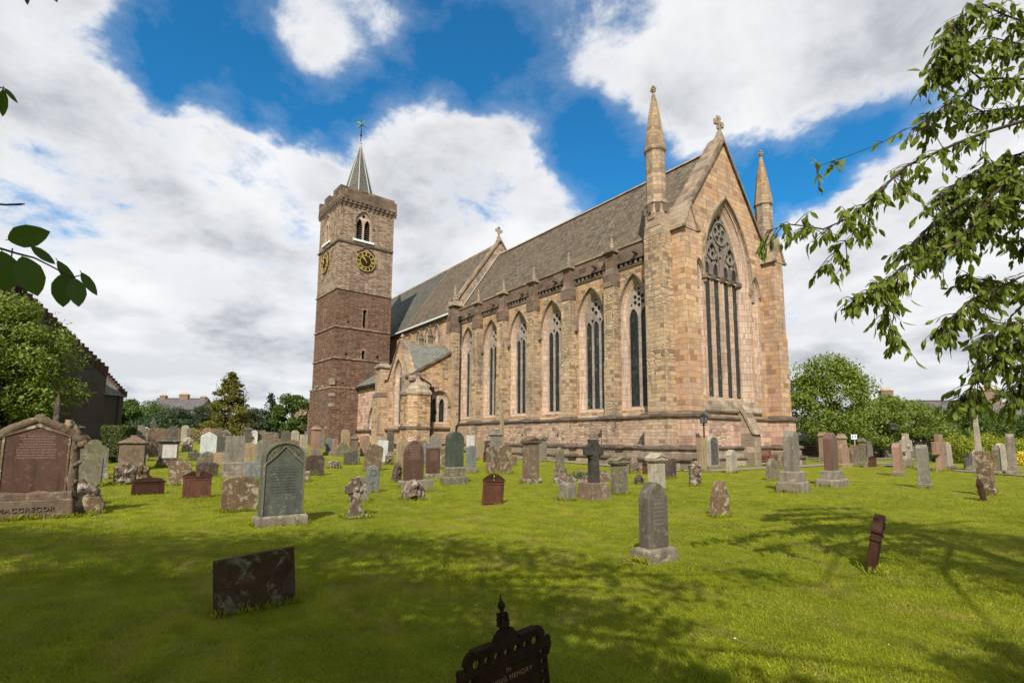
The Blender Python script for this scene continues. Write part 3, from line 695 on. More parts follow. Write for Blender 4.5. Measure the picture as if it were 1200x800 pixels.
# ---- buttresses
def spirelet(b, cx, cw, z0, z1, r):
    b.lathe([(r*1.25, z0-.16), (r*1.3, z0-.08), (r*.85, z0), (r*.75, z0+.05)], cx, cw, 8, math.pi/8)
    n = 5; h = (z1-.22-z0)/n; rr_ = r*.72
    for i in range(n):
        za = z0+h*i; r1 = rr_*(1-.15*i); b.lathe([(r1, za), (r1*.85, za+h*.72), (r1*1.0, za+h*.80), (r1*.86, za+h)], cx, cw, 8, math.pi/8)
    b.ball((cx, cw, z1-.14), .09, 8, 6); b.lathe([(.05, z1-.1), (.02, z1)], cx, cw, 6)
for cx in (-21.25, -17.2, -13.0, -8.85, -4.62):
    w = .44
    b = MB(); b.M = S0
    for za, zb, pr in ((2.95, 6.6, .70), (6.6, 11.45, .64)):
        b.prism([(cx-w, za), (cx+w, za), (cx+w, zb), (cx-w, zb)], -.1, pr)
    b.add([(cx-w, 11.45, .64), (cx+w, 11.45, .64), (cx+w, 12.1, .34), (cx-w, 12.1, .34), (cx-w, 11.45, 0), (cx+w, 11.45, 0), (cx+w, 12.1, 0), (cx-w, 12.1, 0)], [(0,1,2,3), (1,5,6,2), (4,0,3,7)])
    bt = b.build('buttress', 'buttress_stone', cath, bevel=.02)
    b = MB(); b.M = S0
    b.prism([(cx-w-.12, 1.2), (cx+w+.12, 1.2), (cx+w+.12, 2.9), (cx-w-.12, 2.9)], -.1, .84); b.build('base', 'plinth_stone', bt)
    b = MB(); b.M = S0
    b.prism([(cx-w-.26, -.3), (cx+w+.26, -.3), (cx+w+.26, .46), (cx-w-.26, .46)], -.1, 1.14); b.prism([(cx-w-.2, .44), (cx+w+.2, .44), (cx+w+.2, 1.1), (cx-w-.2, 1.1)], -.1, 1.0); b.build('foot', 'weathered_cap_stone', bt)
    b = MB(); b.M = S0
    for z, pr, h in ((2.88, .97, .15), (1.06, 1.12, .14), (.45, 1.26, .1)):
        e = pr-.70; b.prism([(cx-w-e, z), (cx+w+e, z), (cx+w+e, z+h), (cx-w-e, z+h)], -.05, pr)
        b.add([(cx-w-e, z+h, pr), (cx+w+e, z+h, pr), (cx+w, z+h*2, pr-e), (cx-w, z+h*2, pr-e), (cx+w+e, z+h, 0), (cx+w, z+h*2, 0), (cx-w-e, z+h, 0), (cx-w, z+h*2, 0)], [(0,1,2,3), (1,4,5,2), (6,0,3,7)])
    b.build('string_course', 'dark_moulding', bt)
    b = MB(); b.M = S0                                   # dark red pinnacle rising through the parapet
    b.prism([(cx-.46, 11.5), (cx+.46, 11.5), (cx+.46, 12.3), (cx-.46, 12.3)], -.1, .68)
    b.add([(cx-.46, 12.3, .68), (cx+.46, 12.3, .68), (cx+.36, 12.75, .5), (cx-.36, 12.75, .5), (cx-.46, 12.3, -.1), (cx+.46, 12.3, -.1), (cx+.36, 12.75, -.1), (cx-.36, 12.75, -.1)], [(0,1,2,3), (1,5,6,2), (4,0,3,7), (3,2,6,7)])
    b.prism([(cx-.36, 12.6), (cx+.36, 12.6), (cx+.36, 13.86), (cx-.36, 13.86)], -.12, .50)
    pn = b.build('pinnacle', 'parapet_stone', bt, bevel=.015)
    b = MB(); b.M = S0; b.taper(cx-.48, cx+.48, 13.84, 14.0, -.24, .72, .0, .0)
    b.M = Matrix.Identity(4); spirelet(b, cx, -.24, 14.1, 15.2, .27); b.build('spirelet', 'weathered_cap_stone', pn)

# ---- south-east and north-east corner piers with turrets
def corner(yc, s, yb0, yb1):
    """yc pier centre line; s=-1 south, +1 north; yb0..yb1 the east buttress"""
    b = MB()
    ya, yd = (yc-.62, yc+.62)
    yfar = -1.02 if s < 0 else CW+1.02
    y0_, y1_ = (yfar, .3) if s < 0 else (CW-.3, yfar)
    b.box(-1.28, .08, y0_, y1_, 2.95, 13.6)
    pier = b.build('corner_pier', 'buttress_stone', cath, bevel=.02)
    b = MB(); b.taper(-1.28, .08, y0_, y1_, 13.6, 14.9, .10, .10); b.box(-1.16, -.02, min(yfar*.9, yc-.5) if s < 0 else yc-.56, yc+.56, 14.2, 15.0); b.build('shoulder', 'turret_stone', pier, bevel=.02)
    for za, zb, e, m in ((1.2, 2.92, .16, 'plinth_stone'), (-.3, .46, .52, 'weathered_cap_stone'), (.45, 1.1, .34, 'weathered_cap_stone')):
        b = MB(); b.box(-1.28-e, .08+e*.9, (y0_-e if s < 0 else y0_), (y1_ if s < 0 else y1_+e), za, zb); b.build('base', m, pier)
    b = MB()
    for z, e, h in ((2.90, .30, .15), (1.07, .46, .13), (.44, .64, .10)):
        ys = (y0_-e, y1_) if s < 0 else (y0_, y1_+e)
        b.box(-1.28-e, .08+e*.9, ys[0], ys[1], z, z+h); b.taper(-1.28-e, .08+e*.9, ys[0], ys[1], z+h, z+h*2.0, e*.9, e*.9)
    b.build('string_course', 'dark_moulding', pier)
    # octagonal turret shaft and cone
    b = MB(); R8 = math.pi/8
    b.lathe([(.60, 14.7), (.66, 15.0), (.60, 15.2), (.58, 15.6), (.66, 15.68), (.64, 15.8), (.60, 15.9), (.60, 19.0), (.68, 19.08), (.70, 19.22), (.64, 19.3)], -.66, yc, 8, R8)
    tu = b.build('turret', 'turret_stone', cath)
    b = MB(); b.lathe([(.66, 19.28), (.50, 20.5), (.34, 21.7), (.10, 22.95)], -.66, yc, 8, R8); b.build('turret_cone', 'turret_cone_stone', tu)
    b = MB(); b.lathe([(.07, 22.9), (.05, 23.05), (.12, 23.1), (.05, 23.2)], -.66, yc, 6)
    b.box(-.70, -.62, yc-.22, yc+.22, 23.22, 23.32); b.box(-.88, -.44, yc-.04, yc+.04, 23.22, 23.32); b.ball((-.66, yc, 23.45), .1, 8, 6); b.build('finial', 'weathered_cap_stone', tu)
    b = MB()
    for k in range(8):                                   # little corbels under the shaft
        a = R8+math.pi/8+k*math.pi/4; x, y = -.66+.62*math.cos(a), yc+.62*math.sin(a); b.taper(x-.09, x+.09, y-.09, y+.09, 15.05, 15.62, -.02, -.02)
    b.build('corbels', 'dark_moulding', tu)
    # east buttress with gabled cap
    ym = (yb0+yb1)/2; e1 = .98
    b = MB(); b.box(-.05, e1, yb0, yb1, 2.95, 8.6); b.box(-.05, e1-.06, yb0+.03, yb1-.03, 8.58, 14.0)
    bu = b.build('east_buttress', 'ashlar_wall', cath, bevel=.02)
    for za, zb, e, m in ((1.2, 2.92, .15, 'pink_ashlar'), (-.3, .46, .5, 'weathered_cap_stone'), (.45, 1.1, .33, 'weathered_cap_stone')):
        b = MB(); b.box(-.05, e1+e, yb0-e, yb1+e, za, zb); b.build('base', m, bu)
    b = MB()
    for z, e, h in ((2.90, .28, .15), (1.07, .45, .13), (.44, .62, .10)):
        b.box(-.04, e1+e, yb0-e, yb1+e, z, z+h); b.taper(-.04-e, e1+e, yb0-e, yb1+e, z+h, z+h*2.2, e, e)
    b.build('string_course', 'dark_moulding', bu)
    b = MB(); b.M = FE(0); o = .10
    b.prism([(yb0-.02, 13.95), (yb1+.02, 13.95), (yb1+.02, 14.05), (ym, 15.45), (yb0-.02, 14.05)], -.3, e1-.02); b.build('gablet', 'ashlar_wall', bu)
    b = MB(); b.M = FE(0)
    b.prism([(yb0-.16, 13.93), (yb0-.02, 13.93), (ym, 15.42), (yb1+.02, 13.93), (yb1+.16, 13.93), (yb1+.14, 14.12), (ym, 15.72), (yb0-.14, 14.12)], -.8, e1+.08); b.build('saddle_coping', 'weathered_cap_stone', bu)
    b = MB()
    for yy in (yb0-.08, yb1+.08): b.ball((e1+.06, yy, 13.95), .13, 8, 6)
    b.build('knop', 'dark_moulding', bu)
corner(-.5, -1, -.12, 1.12)
corner(CW+.42, 1, 10.02, 11.2)

# ---- choir roof
pitch_n = 7.85
b = MB()
b.add([(-26.4, .45, 13.55), (-.5, .45, 13.55), (-.5, CW/2, 21.45), (-26.4, CW/2, 21.45), (-26.4, CW-.4, 13.5), (-.5, CW-.4, 13.5)], [(0,1,2,3), (3,2,5,4)])
b.add([(-26.4, .45, 13.4), (-.5, .45, 13.4), (-.5, CW/2, 21.25), (-26.4, CW/2, 21.25), (-26.4, CW-.4, 13.4), (-.5, CW-.4, 13.4)], [(3,2,1,0), (4,5,2,3)])
ro = b.build('choir_roof', 'stone_slate', cath)
b = MB()
for i in range(40):
    x = -26.3+i*.64; b.add([(x, CW/2-.2, 21.35), (x+.625, CW/2-.2, 21.35), (x+.625, CW/2, 21.58), (x, CW/2, 21.58), (x+.625, CW/2+.2, 21.35), (x, CW/2+.2, 21.35)], [(0,1,2,3), (3,2,4,5), (0,3,5), (1,4,2)])
b.build('ridge_tiles', 'turret_cone_stone', ro)
b = MB(); b.box(-25, -1.1, .36, .9, 13.3, 13.42); b.build('gutter', 'lead_roll', ro)

# ---- east gable coping and cross
def coping(M, pts, w0, w1, th, name, parent, mat):
    """raking coping following (u,v) points"""
    b = MB(); b.M = M; up = []
    for i, p in enumerate(pts):
        up.append((p[0], p[1]+th))
    b.prism(list(pts)+list(reversed(up)) if pts[0][0] < pts[-1][0] else list(reversed(pts))+up, w0, w1); return b.build(name, mat, parent)
cp = coping(E0, [(.75, 14.75), (CW/2, 21.80), (CW-.75, 14.75)], -1.05, .10, .38, 'gable_coping', cath, 'hood_stone')
coping(E0, [(.75, 14.60), (CW/2, 21.64), (CW-.75, 14.60)], -.05, .17, .17, 'gable_moulding', cath, 'dark_moulding')
def gable_cross(x, y, z, sc, parent, ring=True):
    b = MB(); b.taper(x-.32*sc, x+.32*sc, y-.34*sc, y+.34*sc, z-.35, z+.5*sc, .16*sc, .26*sc)
    b.lathe([(.10*sc, z+.45*sc), (.075*sc, z+.75*sc)], x, y, 6)
    zc_ = z+1.12*sc
    b.box(x-.06*sc, x+.06*sc, y-.07*sc, y+.07*sc, z+.7*sc, zc_+.5*sc); b.box(x-.055*sc, x+.055*sc, y-.5*sc, y+.5*sc, zc_-.07*sc, zc_+.07*sc)
    for dy, dz in ((.42, 0), (-.42, 0), (0, .42), (0, -.36)):
        b.box(x-.07*sc, x+.07*sc, y+dy*sc-(.13*sc if dz == 0 else .2*sc), y+dy*sc+(.13*sc if dz == 0 else .2*sc), zc_+dz*sc-(.2*sc if dz == 0 else .11*sc), zc_+dz*sc+(.2*sc if dz == 0 else .11*sc))
    if ring:
        rs = []
        for k in range(17):
            a = 2*math.pi*k/16; rs.append((x, y+.27*sc*math.cos(a), zc_+.27*sc*math.sin(a)))
        b.tube(rs, .045*sc, 5)
    b.build('cross', 'weathered_cap_stone', parent)
gable_cross(-.2, CW/2, 22.1, .95, cp)

# ---- nave
NX = -26.6
b = MB(); b.M = S0
clw = [(-29.7, .42), (-31.85, .42), (-34.0, .42), (-36.2, .42)]
b.prism([(-62, 0), (-25.0, 0), (-25.0, 14.0), (-62, 14.0)], -.9, -.02, [arch(cx, a, 11.05, 12.55, .95) for cx, a in clw])
nv = b.build('nave_wall', 'ashlar_wall', cath)
b = MB(); b.box(-62, -25.2, CW-.9, CW, 0, 14); b.box(-62, -61.2, 0.05, CW-.9, 0, 14); b.build('nave_rear_wall', 'ashlar_wall', cath)
for cx, a in clw:
    window(S0, cx, a, 11.05, 12.55, .95, 1, nv, [(0, .02), (.05, .08), (.08, .2), (.12, .3)], light_drop=-.02, style='none', name='clerestory_window', hoodw=.1)
b = MB(); b.M = S0
b.prism([(-62, 13.75), (-26.0, 13.75), (-26.0, 14.0), (-62, 14.0)], -.5, .12); b.build('eaves_course', 'parapet_stone', nv)
for cx in (-30.8, -33.0):
    b = MB(); b.taper(cx-.22, cx+.22, -.5, -.05, 10.2, 12.4, .04, .04); spirelet(b, cx, -.27, 12.5, 13.6, .24); b.build('clerestory_pinnacle', 'mossy', nv)
b = MB()
def roof2(b, xa, xb, ye, ze, yr, zr, yn):
    b.add([(xa, ye, ze), (xb, ye, ze), (xb, yr, zr), (xa, yr, zr), (xa, yn, ze), (xb, yn, ze)], [(0,1,2,3), (3,2,5,4)])
    b.add([(xa, ye, ze-.16), (xb, ye, ze-.16), (xb, yr, zr-.2), (xa, yr, zr-.2), (xa, yn, ze-.16), (xb, yn, ze-.16)], [(3,2,1,0), (4,5,2,3), (0,1,5,4)])
    b.add([(xa, ye, ze-.16), (xb, ye, ze-.16), (xb, ye, ze), (xa, ye, ze)], [(0,1,2,3)])
NR = 22.75
roof2(b, -37.6, NX, -.22, 14.08, CW/2, NR, CW+.2)
nr = b.build('nave_roof', 'stone_slate', cath)
b = MB(); roof2(b, -62, -37.6, -.22, 14.06, CW/2, NR-.02, CW+.2); b.build('nave_west_roof', 'green_slate', cath)
b = MB(); b.box(-62, NX, CW/2-.12, CW/2+.12, NR-.12, NR+.10); b.build('ridge_tiles', 'turret_cone_stone', nr)
b = MB(); b.add([(-37.7, -.24, 14.12), (-37.5, -.24, 14.12), (-37.5, CW/2, NR+.04), (-37.7, CW/2, NR+.04)], [(0,1,2,3)]); b.add([(-37.7, -.24, 14.0), (-37.5, -.24, 14.0), (-37.5, CW/2, NR-.1), (-37.7, CW/2, NR-.1)], [(3,2,1,0)]); b.build('verge', 'turret_cone_stone', nr)
b = MB(); b.box(-62, NX, -.42, -.2, 13.95, 14.1); b.build('gutter', 'sill_paint', nr)
# nave east gable showing above the choir roof
b = MB(); b.M = FE(NX)
gpts = [(-.1, 13.6), (CW+.1, 13.6), (CW+.1, 14.3), (CW/2, 23.05), (-.1, 14.3)]
b.prism(gpts, -.6, .0); ng = b.build('nave_gable', 'turret_stone', cath)
coping(FE(NX), [(-.35, 14.25), (CW/2, 23.0), (CW+.35, 14.25)], -.7, .12, .30, 'coping', ng, 'hood_stone')
b = MB(); b.M = FE(NX); b.prism([(.1, 13.50), (CW/2, 21.80), (CW/2, 21.68), (.1, 13.35)], -.02, .10); b.build('flashing', 'lead_roll', ng)
gable_cross(NX-.3, CW/2, 23.35, .8, ng)
# big west pier of the choir with its pinnacle
b = MB(); b.box(-26.15, -24.72, -.95, .25, 0, 11.7)
wp = b.build('junction_pier', 'buttress_stone', cath, bevel=.02)
b = MB(); b.box(-26.1, -24.78, -.9, .2, 11.7, 13.2); b.taper(-26.05, -24.83, -.85, .2, 13.2, 14.5, .16, .1); b.build('shaft', 'parapet_stone', wp, bevel=.02)
b = MB(); b.box(-26.15, -24.73, -.95, .3, 14.42, 14.62); b.taper(-26.05, -24.83, -.85, .2, 14.62, 15.2, .38, .3); spirelet(b, -25.44, -.33, 15.25, 16.6, .36)
for dx in (-.5, .5):
    for dy in (-.75, .1): b.lathe([(.12, 14.6), (.02, 15.15)], -25.44+dx, dy, 6)
b.build('spirelet', 'weathered_cap_stone', wp)
b = MB(); b.tube([(-24.62, -.12, 13.0), (-24.62, -.12, 3.1), (-24.62, -.42, 2.7), (-24.62, -.52, .2)], .075, 8); b.box(-24.78, -24.46, -.32, -.02, 12.9, 13.35); b.build('drainpipe', 'pipe_iron', cath)

# ---- south aisle, east bay (gabled)
AX, AY = -24.95, -5.25
G_A = gz(-27, 0)
b = MB(); b.M = FE(AX)
ewin = (-2.13, .95, 2.95, 5.0, 1.0)
b.prism([(AY, 0), (.0, 0), (.0, 10.3), (AY, 7.1)], -.8, 0., [arch(*ewin)])
aw = b.build('aisle_east_wall', 'rubble_wall', cath)
b = MB(); b.M = FE(AX)
b.strip([[(p[0], p[1], -d) for p in arch(*ewin, i, 9, i*.4)] for i, d in ((0, 0), (.06, 0), (.06, .08), (.14, .1), (.18, .22))])
aw2 = b.build('aisle_window', 'moulded_jamb', aw)
b = MB(); b.M = FE(AX)
out2 = arch(*ewin, .16, 9, .06); hls = [arch(-2.13+sx*.40, .29, 3.1, 4.75, .55, 0, 6, 0) for sx in (-1, 1)]
b.prism(out2, -.40, -.20, hls); b.build('tracery', 'moulded_jamb', aw2)
b = MB(); b.M = FE(AX); b.prism(out2, -.46, -.36); b.build('glass', 'leaded_glass', aw2)
hood(FE(AX), -2.13, .95, 5.0, 1.0, aw2, .15, .1, .3)
coping(FE(AX), [(AY-.2, 7.0), (0, 10.25)], -.5, .16, .22, 'raking_coping', aw, 'dark_moulding')
b = MB(); b.M = FE(AX)
for z, w, h in ((2.45, .2, .16), (1.0, .3, .12)): b.prism([(AY, z), (0, z), (0, z+h), (AY, z+h)], -.1, w)
b.build('string_course', 'dark_moulding', aw)
b = MB(); b.M = FE(AX); b.prism([(AY, -.3), (0, -.3), (0, 1.0), (AY, 1.0)], -.1, .22); b.build('plinth', 'plinth_stone', aw)
# south gable of the bay
GA = FS(AY); gc = -27.05
b = MB(); b.M = GA
sg = (gc-.05, .95, 2.7, 7.2, 1.75)
b.prism([(-29.7, 0), (AX, 0), (AX, 7.0), (gc, 10.75), (-29.7, 7.0)], -.75, 0., [arch(*sg)])
gw = b.build('aisle_gable', 'ashlar_wall', cath)
window(GA, sg[0], sg[1], sg[2], sg[3], sg[4], 2, gw, [(0, 0), (.05, 0), (.05, .06), (.14, .12), (.2, .2), (.30, .34)], mull=.14, name='gable_window', hoodw=.16)
coping(GA, [(-30.0, 6.7), (gc, 10.7), (AX+.3, 6.75)], -.5, .12, .26, 'coping', gw, 'hood_stone')
b = MB(); b.lathe([(.2, 10.7), (.14, 11.0), (.24, 11.1), (.08, 11.4)], gc, AY+.2, 8); b.build('finial', 'weathered_cap_stone', gw)
b = MB(); b.M = GA
for z, w, h in ((2.3, .2, .16), (1.0, .3, .12)): b.prism([(-40, z), (AX, z), (AX, z+h), (-40, z+h)], -.1, w)
b.build('string_course', 'dark_moulding', gw)
b = MB(); b.add([(gc, AY+.3, 10.62), (gc, -.1, 10.62), (AX-.35, -.1, 10.22), (AX-.35, AY+.3, 7.2)], [(0,3,2,1)])
b.add([(gc, AY+.3, 10.62), (gc, -.1, 10.62), (-29.7, -.1, 7.3), (-29.7, AY+.3, 7.0)], [(0,1,2,3)])
ar = b.build('aisle_gable_roof', 'grey_slate', cath)
b = MB(); b.box(gc-.14, gc+.14, AY+.1, -.1, 10.55, 10.8); b.build('ridge_tiles', 'turret_cone_stone', ar)
# flat-topped buttress west of the gable
b = MB(); b.box(-31.1, -29.75, AY-1.0, AY+.2, 0, 5.6); b.box(-31.0, -29.8, AY-.8, AY+.2, 5.6, 8.4); ab = b.build('aisle_buttress', 'buttress_stone', cath, bevel=.02)
b = MB(); b.box(-31.15, -29.68, AY-.95, AY+.3, 8.4, 8.58); b.taper(-31.1, -29.72, AY-.9, AY+.25, 8.58, 8.85, .2, .2); b.build('cap', 'weathered_cap_stone', ab)
b = MB(); b.taper(-31.15, -29.7, AY-1.05, AY+.2, 5.55, 5.95, .1, .2); b.build('set_off', 'dark_moulding', ab)
# stair turret in the angle
b = MB()
pts = [(AX-1.1, AY-.25), (AX+.35, AY-.25), (AX+.95, AY+.45), (AX+.95, AY+1.75), (AX, AY+2.0), (AX-1.1, AY+2.0)]
def hull(b, pts, z0, z1, k=1.0, cx=0, cy=0):
    n = len(pts); q = [(x, y, z0) for x, y in pts]+[(cx+(x-cx)*k, cy+(y-cy)*k, z1) for x, y in pts]
    b.add(q, [tuple(reversed(range(n))), tuple(range(n, 2*n))]+[(i, (i+1) % n, (i+1) % n+n, i+n) for i in range(n)])
hull(b, pts, 0, 5.55); stt = b.build('stair_turret', 'rubble_wall', cath)
b = MB(); cx_, cy_ = AX, AY+.9; hull(b, [(cx_+(x-cx_)*1.1, cy_+(y-cy_)*1.1) for x, y in pts], 5.5, 5.72, 1., cx_, cy_); hull(b, [(cx_+(x-cx_)*1.08, cy_+(y-cy_)*1.08) for x, y in pts], 5.72, 7.3, .22, cx_-.4, cy_); b.build('roof', 'weathered_cap_stone', stt)
b = MB(); hull(b, [(cx_+(x-cx_)*1.1, cy_+(y-cy_)*1.1) for x, y in pts], 2.42, 2.62); hull(b, [(cx_+(x-cx_)*1.15, cy_+(y-cy_)*1.15) for x, y in pts], 0, 1.1); b.build('string_course', 'dark_moulding', stt)
b = MB(); b.tube([(AX+.35, AY+.9, 7.1), (AX+.6, AY+1.9, 6.5), (AX+.3, AY+2.15, 5.9), (AX+.2, AY+2.2, .3)], .085, 8); b.box(AX+.05, AX+.4, AY+2.05, AY+2.4, 5.9, 6.3); b.build('drainpipe', 'pipe_iron', cath)

b = MB(); b.box(AX-.85, AX+.14, AY-.10, AY+1.1, 6.0, 7.45); b.taper(AX-.85, AX+.14, AY-.10, AY+1.1, 7.45, 7.9, .2, .3); b.build('kneeler', 'weathered_cap_stone', gw, bevel=.02)
# ---- south aisle west of the gable, and beyond the tower
b = MB(); b.M = GA
door = (-33.55, .85, .3, 3.0, 1.7)
b.prism([(-40, 0), (-29.7, 0), (-29.7, 7.2), (-40, 7.2)], -.75, -.02, [arch(*door)])
sw = b.build('aisle_wall', 'pink_ashlar', cath)
b = MB(); b.M = GA
b.strip([[(p[0], p[1], -d) for p in arch(*door, i, 9, 0)] for i, d in ((0, .02), (.06, .02), (.08, .12), (.18, .16), (.2, .28), (.32, .34), (.34, .5))])
dr = b.build('doorway', 'moulded_jamb', sw)
b = MB(); b.M = GA; b.prism(arch(*door, .32, 9, 0), -.6, -.48); b.build('door', 'bench_wood', dr)
hood(GA, door[0], door[1], door[3], door[4], dr, .16, .14, .3)
b = MB(); b.M = GA; b.prism([(-40, 6.75), (-31.1, 6.75), (-31.1, 7.2), (-40, 7.2)], -.1, .16); b.build('eaves_course', 'dark_moulding', sw)
b = MB(); b.tube([(-31.6, AY-.15, 7.0), (-31.6, AY-.15, .4)], .07, 8); b.build('drainpipe', 'pipe_iron', sw)
b = MB(); b.add([(-40, AY-.4, 7.12), (-29.7, AY-.4, 7.12), (-29.7, -.1, 10.9), (-40, -.1, 10.9)], [(0,1,2,3)]); b.add([(-40, AY-.4, 6.98), (-29.7, AY-.4, 6.98), (-29.7, -.1, 10.75), (-40, -.1, 10.75)], [(3,2,1,0)]); b.build('aisle_roof', 'grey_slate', cath)
b = MB(); b.M = GA
wwin = (-57.2, 1.1, 2.8, 4.5, 1.3)
b.prism([(-62, 0), (-45, 0), (-45, 6.4), (-62, 6.4)], -.75, -.02, [arch(*wwin)]); ww = b.build('west_aisle_wall', 'ashlar_wall', cath)
window(GA, *wwin, 2, ww, [(0, .02), (.06, .1), (.2, .3)], style='none', name='west_aisle_window', light_drop=.2)
b = MB(); b.box(-61.9, -60.6, AY-1.1, AY+.1, 0, 5.2); b.taper(-61.9, -60.6, AY-1.1, AY+.1, 5.2, 6.0, .1, .5); b.box(-54.6, -53.5, AY-1.0, AY+.1, 0, 5.0); b.taper(-54.6, -53.5, AY-1.0, AY+.1, 5.0, 5.8, .1, .5); b.build('west_buttress', 'buttress_stone', ww)
b = MB(); b.add([(-62.3, AY-.5, 6.45), (-44, AY-.5, 6.45), (-44, 0, 9.6), (-62.3, 0, 9.6)], [(0,1,2,3)]); b.add([(-62.3, AY-.5, 6.25), (-44, AY-.5, 6.25), (-44, 0, 9.4), (-62.3, 0, 9.4)], [(3,2,1,0), ]); b.add([(-62.3, AY-.5, 6.25), (-44, AY-.5, 6.25), (-44, AY-.5, 6.45), (-62.3, AY-.5, 6.45)], [(0,1,2,3)]); b.build('west_aisle_roof', 'grey_slate', cath)

# ---- tower (a few degrees off the axis of the nave)
TA = rad(3.5); SEx, SEy = -38.0, -8.11; TL = 6.5
n_ = Vector((-math.sin(TA), math.cos(TA), 0)); w_ = Vector((-math.cos(TA), -math.sin(TA), 0))
TE_ = frame((SEx, SEy, 0), n_, -w_)                       # u runs north from the SE corner, looks east
SWc = Vector((SEx, SEy, 0))+w_*TL
TS_ = frame(SWc, -w_, -n_)                                # u runs east from the SW corner, looks south
TM = Matrix(((-w_.x, n_.x, 0, SWc.x), (-w_.y, n_.y, 0, SWc.y), (0, 0, 1, 0), (0, 0, 0, 1)))  # local: x east, y north
SPL = 17.95
b = MB(); b.M = TE_
sl_e = [(3.1, 3.5, 13.95, 16.0), (3.12, 3.48, 10.35, 11.3)]
def rect(u0_, u1_, v0, v1): return [(u0_, v0), (u1_, v0), (u1_, v1), (u0_, v1)]
b.prism(rect(0, TL, 0, SPL), -.9, 0, [rect(*q) for q in sl_e])
b.M = TS_; sl_s = [(2.9, 3.3, 13.9, 16.0), (3.1, 3.4, 10.3, 11.3)]
b.prism(rect(0, TL-.9, 0, SPL), -.9, 0, [rect(*q) for q in sl_s])
b.M = TM; b.box(0, .9, .9, TL, 0, SPL); b.box(.9, TL-.9, TL-.9, TL, 0, SPL)
tw = b.build('tower_shaft', 'red_rubble', cath)
b = MB(); b.M = TM; b.box(1.0, TL-1.0, 1.0, TL-1.0, .1, 28.6); b.build('tower_core', 'void', tw)  # black box standing in for the darkness inside the tower
for q in sl_e+[(4.9, 5.12, 10.6, 10.9), (1.2, 1.42, 10.55, 10.85), (1.3, 1.5, 14.2, 14.45), (4.6, 4.8, 14.2, 14.4), (1.0, 1.2, 7.4, 7.6)]:
    b = MB(); b.M = TE_
    if q in sl_e:
        b.prism(rect(q[0]-.16, q[1]+.16, q[2]-.16, q[3]+.2), -.25, .035, [rect(*q)]); b.build('slit_window', 'belfry_stone', tw)
    else:
        b.prism(rect(*q), -.2, .012); b.build('putlog_hole_shade', 'void', tw)  # solid dark block, the shade of a small hole put into its colour
for q in sl_s:
    b = MB(); b.M = TS_; b.prism(rect(q[0]-.14, q[1]+.14, q[2]-.14, q[3]+.2), -.25, .035, [rect(*q)]); b.build('slit_window', 'belfry_stone', tw)
b = MB(); b.M = TM                                       # slightly thicker base stage
b.prism([(0, 0), (0, 0), (0, 0)], 0, 0) if False else None
for x0_, x1_, y0_, y1_ in ((-.16, TL+.16, -.16, -.02), (TL+.02, TL+.16, -.02, TL), (-.16, -.02, -.02, TL)): b.box(x0_, x1_, y0_, y1_, 0, 6.9)
b.build('tower_base', 'red_rubble', tw)
b = MB(); b.M = TM
for z, e, h in ((6.9, .22, .16), (10.15, .10, .16), (13.62, .10, .16), (17.9, .10, .2)):
    b.box(-e, TL+e, -e, -.0+.001, z, z+h); b.box(TL-.001, TL+e, -.0, TL, z, z+h); b.box(-e, .001, 0, TL, z, z+h)
b.build('string_course', 'belfry_stone', tw)
b = MB(); b.M = TM                                        # pale repaired corner blocks
for z, l in ((6.0, .75), (7.25, .5), (4.9, .45), (7.6, .9)): b.box(TL-l, TL+.19, -.19, .2, z, z+.36)
for x_, z in ((.9, 6.95), (1.6, 7.2), (3.4, 7.1), (2.2, 2.0), (4.4, 2.2), (5.2, 2.5)): b.box(x_, x_+.55, -.19, -.05, z, z+.3)
b.build('patch_stones', 'weathered_cap_stone', tw)
# belfry stage
ZB = 28.3
bw_e = (2.78, 1.02, 24.0, 26.0, 1.5); bw_s = (2.45, 1.0, 24.2, 26.1, 1.6)
b = MB(); b.M = TE_; b.prism(rect(0, TL, SPL+.02, ZB), -.9, 0, [arch(*bw_e)])
b.M = TS_; b.prism(rect(0, TL-.9, SPL+.02, ZB), -.9, 0, [arch(*bw_s)])
b.M = TM; b.box(0, .9, .9, TL, SPL+.02, ZB); b.box(.9, TL-.9, TL-.9, TL, SPL+.02, ZB)
bf = b.build('belfry', 'belfry_stone', tw) if False else b.build('belfry', 'belfry_stone', cath)
b = MB(); b.M = TM
for z, e, h in ((23.4, .14, .2),): b.box(-e, TL+e, -e, .001, z, z+h); b.box(TL-.001, TL+e, 0, TL, z, z+h); b.box(-e, .001, 0, TL, z, z+h)
b.build('string_course', 'dark_moulding', bf)
